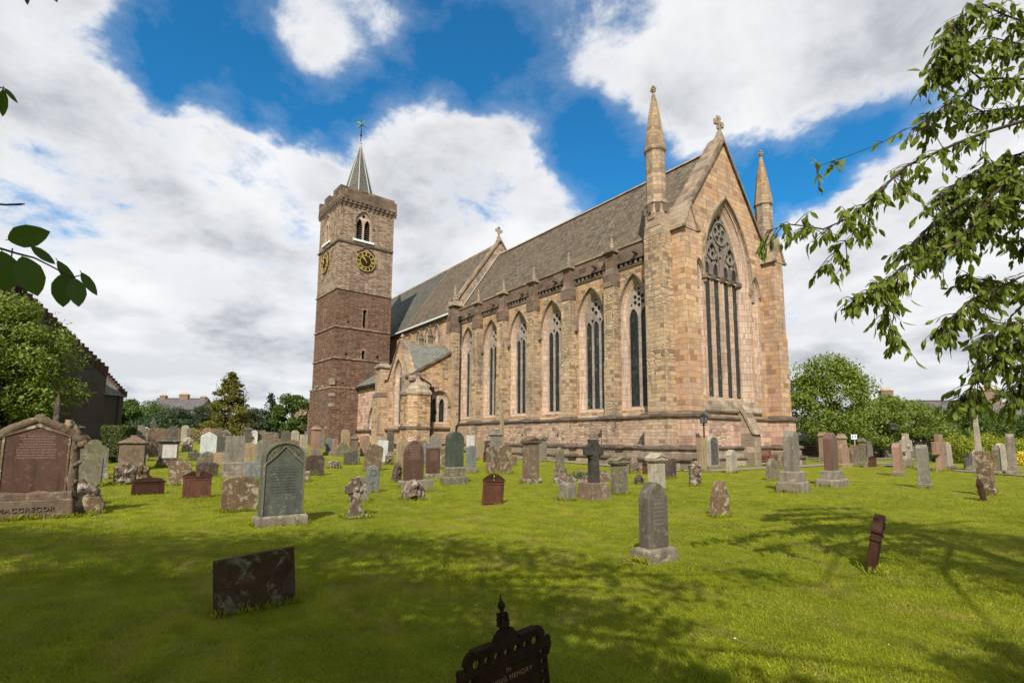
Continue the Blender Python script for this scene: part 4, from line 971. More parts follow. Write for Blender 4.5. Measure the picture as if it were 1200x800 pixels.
for M_, q in ((TE_, bw_e), (TS_, bw_s)):
    b = MB(); b.M = M_
    b.strip([[(p[0], p[1], -d) for p in arch(*q, i, 8, 0)] for i, d in ((0, 0), (.08, .03), (.1, .16))])
    wv = b.build('belfry_window', 'turret_stone', bf)
    b = MB(); b.M = M_; cx, a, z0, zs, r = q
    b.prism(arch(*q, .08, 8, 0), -.34, -.12, [arch(cx+sx*.46, .37, z0+.05, zs-.25, .85, 0, 6, 0) for sx in (-1, 1)]+[circ(cx, zs+.92, .2, 10)]); b.build('tracery', 'moulded_jamb', wv)
    b = MB(); b.M = M_
    for k in range(11):
        z = z0+.1+k*.27; b.add([(cx-a, z, -.42), (cx+a, z, -.42), (cx+a, z+.22, -.62), (cx-a, z+.22, -.62), (cx-a, z+.03, -.40), (cx+a, z+.03, -.40), (cx+a, z+.25, -.60), (cx-a, z+.25, -.60)], [(3,2,1,0), (4,5,6,7), (0,1,5,4), (2,3,7,6)])
    b.build('louvres', 'louvre_wood', wv)
    b = MB(); b.M = M_; b.prism(rect(cx-1.25, cx+1.25, z0-.2, z0+.02), -.2, .14); b.build('sill', 'sill_paint', wv)
    hood(M_, cx, a, zs, r, wv, .16, .08, .2, mat='belfry_stone')
# clocks
for M_, cu, cz in ((TE_, 3.12, 21.6), (TS_, 2.45, 21.75)):
    b = MB(); b.M = M_; b.prism([(p[0], p[1]) for p in circ(cu, cz, 1.16, 36)], -.05, .12)
    ck = b.build('clock_dial', 'cast_iron', bf)
    b = MB(); b.M = M_; b.prism(circ(cu, cz, 1.16, 36), .10, .17, [circ(cu, cz, 1.08, 36)])
    b.prism(circ(cu, cz, .70, 30), .10, .16, [circ(cu, cz, .64, 30)])
    for h in range(12):
        an = math.pi*2*h/12; nb = (2, 1, 2, 3, 2, 1, 2, 3, 3, 2, 1, 2)[h]
        for k in range(nb):
            o = (k-(nb-1)/2)*.11; ct, s_ = math.cos(an), math.sin(an)
            def rt(rr_, tt): return (cu+rr_*s_+tt*ct, cz+rr_*ct-tt*s_)
            sk = .05 if h in (0, 5, 6, 9, 10, 11) and k == 0 else 0
            b.prism([rt(.74, o-.035-sk), rt(.74, o+.035-sk), rt(1.04, o+.035+sk), rt(1.04, o-.035+sk)][::-1], .10, .155)
    b.build('numerals', 'gilt', ck)
    b = MB(); b.M = M_                                    # eight minutes to eleven
    for ln, an, wd in ((.62, rad(326), .08), (.98, rad(312), .055)):
        ct, s_ = math.cos(an), math.sin(an)
        def rt(rr_, tt): return (cu+rr_*s_+tt*ct, cz+rr_*ct-tt*s_)
        b.prism([rt(-.2, -wd*.6), rt(-.2, wd*.6), rt(ln*.7, wd), rt(ln, 0), rt(ln*.7, -wd)][::-1], .18, .215)
    b.build('hands', 'gilt', ck)
    b = MB(); b.M = M_; b.prism([(cu-.95, cz+.95), (cu, cz+1.75), (cu+.95, cz+.95), (cu+1.1, cz+.95), (cu, cz+1.95), (cu-1.1, cz+.95)][::-1], -.02, .14); b.prism(rect(cu-.5, cu+.5, cz-1.45, cz-1.1), -.02, .03); b.build('clock_hood', 'dark_moulding', ck)
# parapet with corbels
P0, P1 = 28.35, 29.85; O = .22
b = MB(); b.M = TM
for seg in ((-O, TL+O, -O, -O+.45), (TL+O-.45, TL+O, -O+.45, TL+O), (-O, -O+.45, -O+.45, TL+O), (-O+.45, TL+O-.45, TL+O-.45, TL+O)): b.box(*seg, P0, P1-.55)
for x0_, x1_ in ((-O, .25), (1.6, 3.1), (4.5, TL+O)): b.box(x0_, x1_, -O, -O+.45, P1-.55, P1)          # merlons, south side
for x0_, x1_ in ((-O+.45, TL-.1),): b.box(TL+O-.45, TL+O, x0_, x1_, P1-.55, P1-.02)
b.box(TL+O-.45, TL+O, TL-.1, TL+O, P1-.55, P1-.3)
b.box(-O, -O+.45, -O+.45, 2.0, P1-.55, P1)
pp = b.build('tower_parapet', 'parapet_stone', cath, bevel=.03)
b = MB(); b.M = TM
for i in range(13):
    u = -.1+i*.56
    for dz, e in ((-.62, .12), (-.32, .24)):
        b.box(u-.11, u+.11, -e, .02, P0+dz, P0+dz+.3); b.box(TL-.02, TL+e, u-.11, u+.11, P0+dz, P0+dz+.3); b.box(-e, .02, u-.11, u+.11, P0+dz, P0+dz+.3)
b.box(-.1, TL+.1, -.1, TL, P0-.25, P0+.02)
b.build('corbels', 'dark_moulding', pp)
b = MB(); b.M = TM; b.box(-O+.45, TL+O-.45, -O+.45, TL+O-.45, P0-.1, P0+.3); b.build('walkway', 'lead_roll', pp)
# slated spire with lead hips, cross and weathervane
tc_ = TL/2; b = MB(); b.M = TM
prof = [(2.35, P0+.25), (2.0, P0+1.3), (.12, 37.2)]
b.lathe(prof, tc_+.1, tc_, 8, math.pi/8); sp = b.build('spire', 'spire_slate', cath)
b = MB(); b.M = TM
for k in range(8):
    a = math.pi/8+k*math.pi/4; b.tube([(tc_+.1+r*1.01*math.cos(a), tc_+r*1.01*math.sin(a), z) for r, z in prof], [.09, .085, .04], 6)
b.lathe([(.18, 37.0), (.10, 37.4), (.16, 37.5), (.06, 37.7)], tc_+.1, tc_, 8); b.build('lead_hips', 'lead_roll', sp)
b = MB(); b.M = TM
x_, y_ = tc_+.1, tc_
b.tube([(x_, y_, 37.5), (x_, y_, 40.6)], [.06, .035], 6); b.ball((x_, y_, 38.6), .14, 8, 6); b.ball((x_, y_, 39.0), .09, 8, 6)
b.box(x_-.6, x_+.6, y_-.02, y_+.02, 39.86, 39.92); b.box(x_-.02, x_+.02, y_-.6, y_+.6, 39.86, 39.92)
wv = b.build('weathervane', 'cast_iron', sp)
b = MB(); b.M = TM @ Matrix.Translation((x_, y_, 40.0)) @ Matrix.Rotation(rad(20), 4, 'Z') @ Matrix.Rotation(rad(90), 4, 'X')
b.prism([(-.75, -.02), (-.2, -.12), (.35, -.05), (.62, .18), (.72, .42), (.52, .40), (.30, .22), (-.1, .22), (-.35, .55), (-.75, .62), (-.88, .35), (-.62, .28)], -.02, .02)
b.build('cockerel', 'copper_green', wv)
# ================================================================ GROUND, PATHS, HILLS
def build_ground():
    xs = sorted(set([-1400, -900, -600, -400, -260, -160, -110]+list(range(-80, 31, 2))+[34, 40, 50, 70, 110, 200, 400, 900]))
    ys = sorted(set([-900, -400, -200, -120, -80]+list(range(-60, 41, 2))+[44, 50, 60, 80, 120, 200, 400, 900, 1500]))
    b = MB(); n = len(xs)
    pts = [(x, y, gz(x, y)+.025*noise.noise(Vector((x*.21, y*.21, 0)))*(1 if abs(x) < 80 and abs(y) < 60 else 0)) for y in ys for x in xs]
    b.add(pts, [(j*n+i, j*n+i+1, (j+1)*n+i+1, (j+1)*n+i) for j in range(len(ys)-1) for i in range(n-1)])
    structure(b.build('ground', 'lawn', smooth=True))
build_ground()
def ribbon(name, pts, wid, mat, lift=.03):
    """flat strip along world (x,y) points"""
    P = []
    for i in range(len(pts)-1):
        for k in range(8):
            t = k/8; P.append((pts[i][0]*(1-t)+pts[i+1][0]*t, pts[i][1]*(1-t)+pts[i+1][1]*t))
    P.append(pts[-1]); b = MB(); L = []; R_ = []
    for i, p in enumerate(P):
        d = Vector(P[min(i+1, len(P)-1)])-Vector(P[max(i-1, 0)]); nn = Vector((-d.y, d.x)).normalized(); w = wid/2*(1+.06*noise.noise(Vector((i*.7, 0, 0))))
        for lst, s in ((L, 1), (R_, -1)):
            q = Vector(p)+nn*w*s; lst.append((q.x, q.y, gz(q.x, q.y)+lift))
    b.strip([R_, L], closed=False); return structure(b.build(name, mat))
ribbon('path', [(-30, -3.4), (-10, -2.35), (1.6, -2.3), (2.6, -1.2), (2.7, 6), (2.7, 13), (4, 20)], 1.25, 'tarmac', .035)
g1 = [ground_at(px, py)[0] for px, py in ((925, 540), (1000, 543), (1090, 549), (1180, 556), (1260, 562))]
ribbon('path', [(2.6, 11)]+[(p.x, p.y) for p in g1[1:]], .85, 'tarmac', .04)
g2 = [ground_at(px, py)[0] for px, py in ((930, 536.5), (1040, 537.5), (1130, 540), (1250, 543))]
ribbon('road', [(p.x, p.y) for p in g2], 3.2, 'tarmac', .045)
def hills():
    b = MB(); n = 90; A = []; B = []; C_ = []
    for i in range(n+1):
        a = math.radians(230+180*i/n); h = 26+30*noise.noise(Vector((i*.16, 3.3, 0)))+12*noise.noise(Vector((i*.5, 7, 0)))
        A.append((1300*math.sin(a), 1300*math.cos(a), -5)); B.append((1600*math.sin(a), 1600*math.cos(a), max(8, h)*2.1)); C_.append((2200*math.sin(a), 2200*math.cos(a), max(8, h)*1.6))
    b.strip([A, B, C_], closed=False); structure(b.build('hills', 'hill', smooth=True))
hills()

# ================================================================ FOLIAGE HELPERS
def leaf_object(name, mat, C_, D, N, size, parent=None, shape='diamond', asp=.5, rng=None):
    """one mesh of leaves: centres C_, directions D, face normals N (all numpy n x 3) and lengths size"""
    C_ = np.asarray(C_, float); D = np.asarray(D, float); N = np.asarray(N, float); size = np.asarray(size, float)
    D /= np.linalg.norm(D, axis=1, keepdims=True)+1e-9
    S = np.cross(D, N); S /= np.linalg.norm(S, axis=1, keepdims=True)+1e-9
    N = np.cross(S, D)
    L = size[:, None]; n = len(C_)
    if shape == 'diamond':
        V = np.stack([C_-D*L*.5, C_+S*L*asp*.5+D*L*.02-N*L*.06, C_+D*L*.5-N*L*.10, C_-S*L*asp*.5+D*L*.02-N*L*.06], 1)
        faces = [[0, 1, 2, 3]]
    else:
        prof = [(0, 0), (.22, .36), (.5, .5), (.8, .27), (1., 0.)]
        cols = []
        for t, w in prof: cols.append(C_+D*L*t-N*L*(.22*t*t))
        for t, w in prof[1:-1]:
            cols.append(C_+D*L*t+S*L*asp*w+N*L*(.10*w-.22*t*t)); cols.append(C_+D*L*t-S*L*asp*w+N*L*(.10*w-.22*t*t))
        V = np.stack(cols, 1)        # 0..4 midrib, 5/6 7/8 9/10 right/left
        faces = [[0, 5, 1], [0, 1, 6], [1, 5, 7, 2], [1, 2, 8, 6], [2, 7, 9, 3], [2, 3, 10, 8], [3, 9, 4], [3, 4, 10]]
    k = V.shape[1]; V = V.reshape(-1, 3)
    me = bpy.data.meshes.new(name)
    lt = np.array([len(f) for f in faces]); fl = np.concatenate([np.array(f) for f in faces])
    off = np.arange(n)[:, None]*k
    li = (off+fl[None, :]).ravel().astype(np.int32); tot = np.tile(lt, n).astype(np.int32); st = np.concatenate([[0], np.cumsum(tot)[:-1]]).astype(np.int32)
    me.vertices.add(len(V)); me.vertices.foreach_set('co', V.ravel()); me.loops.add(len(li)); me.loops.foreach_set('vertex_index', li)
    me.polygons.add(len(tot)); me.polygons.foreach_set('loop_start', st); me.polygons.foreach_set('loop_total', tot)
    me.update(calc_edges=True); me.validate()
    if shape != 'diamond': me.polygons.foreach_set('use_smooth', [True]*len(me.polygons))
    o = bpy.data.objects.new(name, me); COL.objects.link(o); me.materials.append(MATS[mat])
    if parent: o.parent = parent
    return o

def blob_leaves(rng, c, r, n, size, shell=.55, up=.3):
    """n leaves in an ellipsoid c,r thickened towards its surface"""
    u = rng.normal(size=(n, 3)); u /= np.linalg.norm(u, axis=1, keepdims=True)
    rr_ = (shell+(1-shell)*rng.random((n, 1)))*(.86+.28*rng.random((n, 1)))
    P = np.array(c)+u*rr_*np.array(r)
    N = u+rng.normal(size=(n, 3))*.55+np.array([0, 0, up]); D = rng.normal(size=(n, 3))+np.array([0, 0, -.35])
    return P, D, N, size*(.65+.7*rng.random(n))

def tree(name, label, cat, base, height, crown_r, mat, seed, leaf=.22, nleaf=7000, clumps=26, trunk_h=.25, shape='round', group=None, trunk_r=.16, parent_mats=None):
    rng = np.random.default_rng(seed); rnd = random.Random(seed)
    t = thing(name, label, cat, tuple(base), 0, group)
    th = height*trunk_h; b = MB()
    b.tube([(0, 0, -.1), (.05, .02, th*.5), (0, .05, th), (.1, 0, height*.6), (0, 0, height*.86)], [trunk_r*1.3, trunk_r, trunk_r*.85, trunk_r*.5, trunk_r*.15], 8)
    Ps, Ds, Ns, Ss = [], [], [], []
    cz = th+(height-th)*.5; rz = (height-th)*.5
    for k in range(clumps):
        a = rnd.random()*6.283
        if shape == 'cone':
            h = (k+.5)/clumps; zz = th*.3+(height-th*.3)*h; rr_ = crown_r*(1-h)**.80*(.62+.5*rnd.random())+.05; rad_ = rr_*(.45+.5*rnd.random())
            c = np.array([rad_*math.cos(a), rad_*math.sin(a), zz]); cr = np.array([.30, .30, .13])*crown_r*(.25+.75*(1-h))*(.6+.9*rnd.random()); c[2] -= .10*crown_r*(1-h)
        else:
            zf = rnd.uniform(-1, 1); rf = math.sqrt(max(.0, 1-zf*zf*.9))
            q = rnd.uniform(.55, .95)
            c = np.array([crown_r*rf*math.cos(a)*q, crown_r*rf*math.sin(a)*q, cz+rz*zf*.86]); cr = np.array([.36, .36, .27])*crown_r*(.65+.75*rnd.random())
            if shape == 'low': c[2] = max(c[2], cr[2]*.6)
        if k % 2 == 0:
            z0_ = min(c[2]*.75, height*.6); b.tube([(0, 0, z0_*.8), tuple(c*np.array([.5, .5, .5])+np.array([0, 0, z0_*.45])), tuple(c)], [trunk_r*.4, trunk_r*.25, trunk_r*.08], 5)
        P, D, N, S = blob_leaves(rng, c, cr, nleaf//clumps, leaf)
        Ps.append(P); Ds.append(D); Ns.append(N); Ss.append(S)
    # stray sprigs that break the outline
    m = nleaf//14; P, D, N, S = blob_leaves(rng, (0, 0, cz), (crown_r*(.5 if shape == 'cone' else 1.02), crown_r*(.5 if shape == 'cone' else 1.02), rz*1.0), m, leaf, .8)
    Ps.append(P); Ds.append(D); Ns.append(N); Ss.append(S)
    P = np.concatenate(Ps); k = P[:, 2] > .02
    b.build('trunk', 'bark', t, smooth=True)
    leaf_object('crown', mat, P[k], np.concatenate(Ds)[k], np.concatenate(Ns)[k], np.concatenate(Ss)[k], t)
    return t

# ================================================================ GRAVESTONES
GRP = 'gravestones in the churchyard'; BASES = []
def outline(kind, W_, H, rnd, rough=0.):
    a = W_/2; P = []
    def arc(cx, cz, rx, rz, t0, t1, n): return [(cx+rx*math.cos(rad(t0+(t1-t0)*i/n)), cz+rz*math.sin(rad(t0+(t1-t0)*i/n))) for i in range(n+1)]
    if kind == 'round': P = [(-a, 0), (a, 0)]+arc(0, H-a*.85, a, a*.85, 0, 180, 14)
    elif kind == 'camber': P = [(-a, 0), (a, 0)]+arc(0, H-a*.42, a, a*.42, 0, 180, 12)
    elif kind == 'gothic':
        R = 1.5*a; c = R-a; hh = math.sqrt(R*R-c*c); th = math.degrees(math.acos(c/R)); zs = H-hh
        P = [(-a, 0), (a, 0)]+[(-c+R*math.cos(rad(th*i/8)), zs+R*math.sin(rad(th*i/8))) for i in range(9)]+[(c-R*math.cos(rad(th*i/8)), zs+R*math.sin(rad(th*i/8))) for i in range(7, -1, -1)]
    elif kind == 'gable': P = [(-a, 0), (a, 0), (a, H-a*.62), (a*.96, H-a*.56), (0, H), (-a*.96, H-a*.56), (-a, H-a*.62)]
    elif kind == 'lowgable': P = [(-a, 0), (a, 0), (a, H-a*.34), (.1*a, H), (-.1*a, H), (-a, H-a*.34)]
    elif kind == 'flat': P = [(-a, 0), (a, 0), (a, H), (-a, H)]
    elif kind == 'sloped': P = [(-a, 0), (a, 0), (a*.98, H*.9), (a*.5, H), (-a*.3, H*.97), (-a*.95, H*.84)]
    elif kind == 'shoulder':
        s = .2*a; zs = H-a*.95
        P = [(-a, 0), (a, 0), (a, zs-.1*a)]+arc(a, zs+.08*a, s*.8, s*.8, -90, -180, 4)+arc(0, zs+.1*a, a-s, a*.85, 0, 180, 12)+arc(-a, zs+.08*a, s*.8, s*.8, 0, -90, 4)+[(-a, zs-.1*a)]
    elif kind == 'ogee':
        zs = H-a*.75; P = [(-a, 0), (a, 0), (a, zs)]
        for i in range(9):
            t = i/8; x = a*(1-t*.5); P.append((x, zs+a*.28*(3*t*t-2*t**3)))
        P += arc(0, zs+a*.28, a*.5, a*.47, 0, 180, 10)[1:-1]
        for i in range(8, -1, -1):
            t = i/8; x = a*(1-t*.5); P.append((-x, zs+a*.28*(3*t*t-2*t**3)))
    elif kind == 'scroll':
        zs = H-a*.9; P = [(-a*.9, 0), (a*.9, 0), (a*.92, zs)]+arc(a*.72, zs+.18*a, .28*a, .28*a, -60, 120, 7)+arc(0, zs+.35*a, a*.55, a*.55, 10, 170, 9)+arc(-a*.72, zs+.18*a, .28*a, .28*a, 60, 240, 7)+[(-a*.92, zs)]
    elif kind == 'broken': P = [(-a, 0), (a, 0), (a, H*.55), (a*.7, H*.72), (a*.35, H*.8), (a*.1, H), (-a*.3, H*.96), (-a*.62, H*.80), (-a*.95, H*.55)]
    if rough: P = [(x+rough*rnd.uniform(-1, 1)*(z > .02), z+rough*rnd.uniform(-1, 1)*(z > .02)) for x, z in P]
    return P

def slab_mesh(b, P, t, subdiv=False): 
    M0 = b.M.copy(); b.M = M0 @ Matrix(((1,0,0,0), (0,0,-1,0), (0,1,0,0), (0,0,0,1)))
    b.prism(P, -t/2, t/2); b.M = M0

def spot(px, py, h, w, t=.16, sq=False, yaw=None, rnd=random, wmax=2.2):
    p, dep = ground_at(px, py); s = dep/F_PX
    yw = rad(90+rnd.uniform(-7, 7)) if yaw is None else rad(yaw)
    v = Vector((p.x-CAM.x, p.y-CAM.y)).normalized(); f = Vector((math.cos(yw), math.sin(yw)))
    si = abs(v.x*f.y-v.y*f.x); co = abs(v.dot(f)); vis = w*s
    if sq: Wd = vis/(si+co)
    else: Wd = max(.18, (vis-t*co)/max(si, .25))
    return p, yw, h*s, min(Wd, wmax), s

def gravestone(px, py, h, w, kind, mat, label, pl=(), t=.16, yaw=None, lean=0., side=0., rough=0., cat='gravestone', name='gravestone', seed=None, bevel=.014, panel=None, sq=False, plmat=None, group=GRP):
    """px,py: where the middle of its foot stands in the photograph; h,w its size there; pl: plinths from the ground up as (width factor, height share)"""
    rnd = random.Random(seed if seed is not None else int(px*7+py*13))
    p, yw, H, Wd, s = spot(px, py, h, w/(max([q[0] for q in pl]) if pl else 1), t, sq, yaw, rnd)
    if sq: t = Wd
    BASES.append((p, Wd*(max([q[0] for q in pl]) if pl else 1), t, yw, p.x))
    th = thing(name, label, cat, tuple(p), yw, group)
    th.rotation_euler = (rad(lean), rad(side), yw)
    z = -.03
    for k, (wf, hf) in enumerate(pl):
        b = MB(); hh = H*hf; ww = Wd*wf/2; tt = t/2+(wf-1)*Wd*.5*(.75 if not sq else 1.)
        b.taper(-ww, ww, -tt, tt, z, z+hh*.86, 0, 0) if k == 0 else b.taper(-ww, ww, -tt, tt, z, z+hh*.8, .01, .01)
        b.taper(-ww, ww, -tt, tt, z+hh*.86 if k == 0 else z+hh*.8, z+hh, min(.05, (wf-1)*Wd*.2), min(.05, tt*.3))
        b.build('plinth', plmat or ('kerb_stone' if mat in ('pale', 'grey', 'whitish', 'pale_blue') else mat if mat in ('brown', 'dark_brown', 'redbrown', 'black_cross', 'mossy') else 'kerb_stone'), th, bevel=.012); z += hh-.004
    Hs = H-(z if pl else 0)
    b = MB(); b.M = Matrix.Translation((0, 0, z if pl else -.05))
    if not pl: Hs += .05
    if kind in ('pediment', 'pedestal', 'pyramid'):
        ch = {'pediment': min(.30*Wd+.05, Hs*.25), 'pedestal': Hs*.20, 'pyramid': Hs*.26}[kind]; tt = t/2
        bw = Wd*.46; b.taper(-bw, bw, -tt, tt, 0, Hs-ch, .015 if kind != 'pediment' else .03, .0)
        o = b.build('shaft', mat, th, bevel=bevel)
        c = MB(); c.M = Matrix.Translation((0, 0, (z if pl else -.05)+Hs-ch)); cw = Wd*.54; ct = tt+.07
        c.taper(-cw*.9, cw*.9, -ct*.85, ct*.85, -.002, .05, -.03, -.02); c.box(-cw, cw, -ct, ct, .049, .10)
        if kind == 'pediment':
            M0 = c.M; c.M = M0 @ Matrix(((1,0,0,0), (0,0,-1,0), (0,1,0,.097), (0,0,0,1))); c.prism([(-cw*.97, 0), (cw*.97, 0), (cw*.97, .03), (0, ch-.09), (-cw*.97, .03)], -ct*.92, ct*.92)
            c.prism([(-cw*1.04, .02), (-cw*.9, .02), (0, ch-.13), (cw*.9, .02), (cw*1.04, .02), (0, ch-.04)], -ct*1.05, ct*1.05); c.M = M0
        elif kind == 'pyramid':
            c.taper(-cw*.95, cw*.95, -ct*.95, ct*.95, .097, ch*.85, cw*.75, ct*.75); c.taper(-cw*.25, cw*.25, -ct*.25, ct*.25, ch*.84, ch, cw*.05, ct*.05)
        else:
            c.taper(-cw*.95, cw*.95, -ct*.95, ct*.95, .097, ch*.75, cw*.3, ct*.3); c.box(-cw*.5, cw*.5, -ct*.55, ct*.55, ch*.74, ch)
        c.build('cap', mat, th, bevel=bevel)
        if panel:
            q = MB(); q.M = Matrix.Translation((0, 0, z if pl else -.05)); q.box(-bw*.78, bw*.78, -tt-.012, -tt+.02, (Hs-ch)*.12, (Hs-ch)*.9); q.build('panel', panel, th)
        return th
    if kind == 'pillar':                                   # thick upright block with a chamfered pointed top
        a = Wd/2; tt = t/2; zz = Hs-.20*Wd
        P = [(-a, 0), (a, 0), (a*.97, zz-.12*Wd), (a*.55, zz+.10*Wd), (0, Hs), (-a*.55, zz+.10*Wd), (-a*.97, zz-.12*Wd)]
        slab_mesh(b, P, t)
    elif kind == 'obelisk':
        a = Wd/2; b.taper(-a, a, -t/2, t/2, 0, Hs*.9, a*.4, t*.2); b.taper(-a*.6, a*.6, -t*.3, t*.3, Hs*.9, Hs, a*.56, t*.28)
    elif kind in ('cross', 'celtic', 'wheel'):
        a = Wd/2; sw_ = a*(.42 if kind != 'celtic' else .38); zc = Hs-a*.98
        M1 = b.M.copy(); b.M = M1 @ Matrix(((1,0,0,0), (0,0,-1,0), (0,1,0,0), (0,0,0,1)))
        e = a*.10
        b.prism([(-sw_*1.45, 0), (sw_*1.45, 0), (sw_*.85, zc-sw_), (a, zc-sw_-e*.4), (a, zc+sw_+e*.4), (sw_*.8, zc+sw_), (sw_, Hs), (-sw_, Hs), (-sw_*.8, zc+sw_), (-a, zc+sw_+e*.4), (-a, zc-sw_-e*.4), (-sw_*.85, zc-sw_)], -t/2, t/2)
        if kind in ('celtic', 'wheel'):
            rr0, rr1 = a*.56, a*.86
            b.prism(circ(0, zc, rr1, 28), -t*.33, t*.33, [circ(0, zc, rr0, 28)]); b.ball((0, zc, t*.42), a*.17, 8, 6)
        b.M = M1
    elif kind in ('lump', 'skull', 'boulder'):
        nx, nz_ = 16, 14; pts = []; fs = []
        prof = outline('scroll' if kind == 'skull' else 'broken' if kind == 'lump' else 'camber', Wd, Hs, rnd)
        rings = []
        for lay, sc_, y in ((0, .80, -t*.5), (1, .97, -t*.36), (2, 1.0, 0), (3, .97, t*.36), (4, .8, t*.5)):
            cx = 0; cz = Hs*.45
            ring = []
            # resample the outline evenly
            Q = []
            for i in range(len(prof)):
                p0, p1 = prof[i], prof[(i+1) % len(prof)]; L = math.hypot(p1[0]-p0[0], p1[1]-p0[1]); m = max(1, int(L/(Wd*.09)))
                Q += [(p0[0]+(p1[0]-p0[0])*k/m, p0[1]+(p1[1]-p0[1])*k/m) for k in range(m)]
            for x, zq in Q:
                nn = noise.noise(Vector((x*6/Wd+px, zq*6/Wd, y*5)))*Wd*.055
                ring.append((x*sc_+nn, y+noise.noise(Vector((x*8/Wd, zq*8/Wd+py, lay)))*t*.16, max(-.05, (cz+(zq-cz)*sc_ if zq > .02 else zq)+nn*(zq > .05))))
            rings.append(ring)
        b.strip(rings, flip=True)
        for rg, fl in ((rings[0], 0), (rings[-1], 1)):     # bumpy faces, ring inside ring
            n = len(rg); lay = [rg]; sg = -1 if fl == 0 else 1
            for k in (.84, .68, .52, .36, .2):
                lay.append([(q[0]*k, q[1]+sg*t*(.10*(1-k)+.30*noise.noise(Vector((q[0]*k*4.5/Wd+px, (q[2]-Hs*.45)*k*4.5/Wd, 3.))))+noise.noise(Vector((q[0]*k*13/Wd+px, q[2]*k*13/Wd, 8.)))*t*.07, Hs*.45+(q[2]-Hs*.45)*k) for q in rg])
            for i in range(len(lay)-1): b.strip([lay[i], lay[i+1]], flip=(fl == 0))
            b.add(lay[-1], [tuple(range(n)) if fl == 1 else tuple(reversed(range(n)))])
        o = b.build('stone', mat, th, smooth=True)
        return th
    else:
        slab_mesh(b, outline(kind, Wd, Hs, rnd, rough), t)
    if not pl:                                             # a thing of one piece: no empty above it
        o = b.build(name, mat, None, bevel=bevel); o.matrix_world = Matrix.Translation(p) @ th.rotation_euler.to_matrix().to_4x4()
        tag(o, label, cat, group); bpy.data.objects.remove(th); return o
    o = b.build('slab' if kind not in ('cross', 'celtic', 'wheel', 'obelisk') else 'shaft' if kind == 'obelisk' else 'cross', mat, th, bevel=bevel)
    if panel and kind == 'round':
        q = MB(); q.M = Matrix.Translation((0, -t/2-.004, z+.05)); slab_mesh(q, outline('round', Wd*.78, Hs*.90, rnd), .02); q.build('panel', panel, th)
    return th

def iron_marker(px, py, h, w, label, yaw=None, lean=0., side=0., style='swan', mat='rusty_iron', group='cast iron grave markers', t=.05):
    rnd = random.Random(int(px)); p, yw, H, Wd, s = spot(px, py, h, w, t, False, yaw, rnd)
    th = thing('iron_grave_marker', label, 'grave marker', tuple(p), yw, group); th.rotation_euler = (rad(lean), rad(side), yw)
    a = Wd/2; F = Matrix(((1,0,0,0), (0,0,-1,0), (0,1,0,0), (0,0,0,1)))
    zt = H*.74 if style != 'low' else H*.62
    b = MB(); b.M = F; b.prism([(-a*.92, -.1), (a*.92, -.1), (a*.92, zt), (-a*.92, zt)], -t*.3, t*.3); b.build('plate', mat, th, bevel=.004)
    b = MB(); b.M = F
    for x0_, x1_, z0_, z1_ in ((-a*.97, -a*.80, -.1, zt), (a*.80, a*.97, -.1, zt), (-a*.80, a*.80, 0.02, .07)): b.prism([(x0_, z0_), (x1_, z0_), (x1_, z1_), (x0_, z1_)], -t*.5, t*.5)
    b.prism([(-a*1.04, zt), (a*1.04, zt), (a*1.04, zt+H*.035), (-a*1.04, zt+H*.035)], -t*.75, t*.75)
    b.prism([(-a*.80, zt-H*.1), (a*.80, zt-H*.1), (a*.80, zt-H*.075), (-a*.80, zt-H*.075)], -t*.5, t*.5)
    b.build('frame', mat, th, bevel=.004)
    b = MB(); b.M = F; z0_ = zt+H*.033
    if style == 'swan':                                    # curved broken pediment with an open ring
        for sx in (-1, 1):
            q = [(sx*a*1.04, z0_), (sx*a*1.0, z0_+H*.04)]+[(sx*a*(1.0-.84*i/6), z0_+H*(.04+.17*math.sin(i/6*1.45))) for i in range(1, 7)]+[(sx*a*.16, z0_+H*.06), (sx*a*.10, z0_)]
            b.prism(q if sx > 0 else q[::-1], -t*.55, t*.55)
        b.prism(circ(0, z0_+H*.13, H*.085, 16), -t*.4, t*.4, [circ(0, z0_+H*.14, H*.05, 12)])
    elif style == 'low':
        b.prism([(-a*1.08, z0_-H*.06), (a*1.08, z0_-H*.06), (a*.8, z0_+H*.12), (a*.3, z0_+H*.2), (-a*.3, z0_+H*.2), (-a*.8, z0_+H*.12)], -t*.5, t*.5)
        b.prism([(-.03, z0_+H*.18), (.03, z0_+H*.18), (.05, z0_+H*.26), (0, H), (-.05, z0_+H*.26)], -t*.4, t*.4)
    else:                                                  # triangular broken pediment
        for sx in (-1, 1):
            q = [(sx*a*1.06, z0_), (sx*a*1.04, z0_+H*.03), (sx*a*.28, H*.99), (sx*a*.12, z0_+H*.10), (sx*a*.10, z0_)]; b.prism(q if sx > 0 else q[::-1], -t*.6, t*.6)
    b.build('pediment', 'dark_rust' if mat == 'rusty_iron' else mat, th, bevel=.004)
    return th
# ================================================================ THE GRAVES (position and size read from the photograph, labels say which one)
g = gravestone
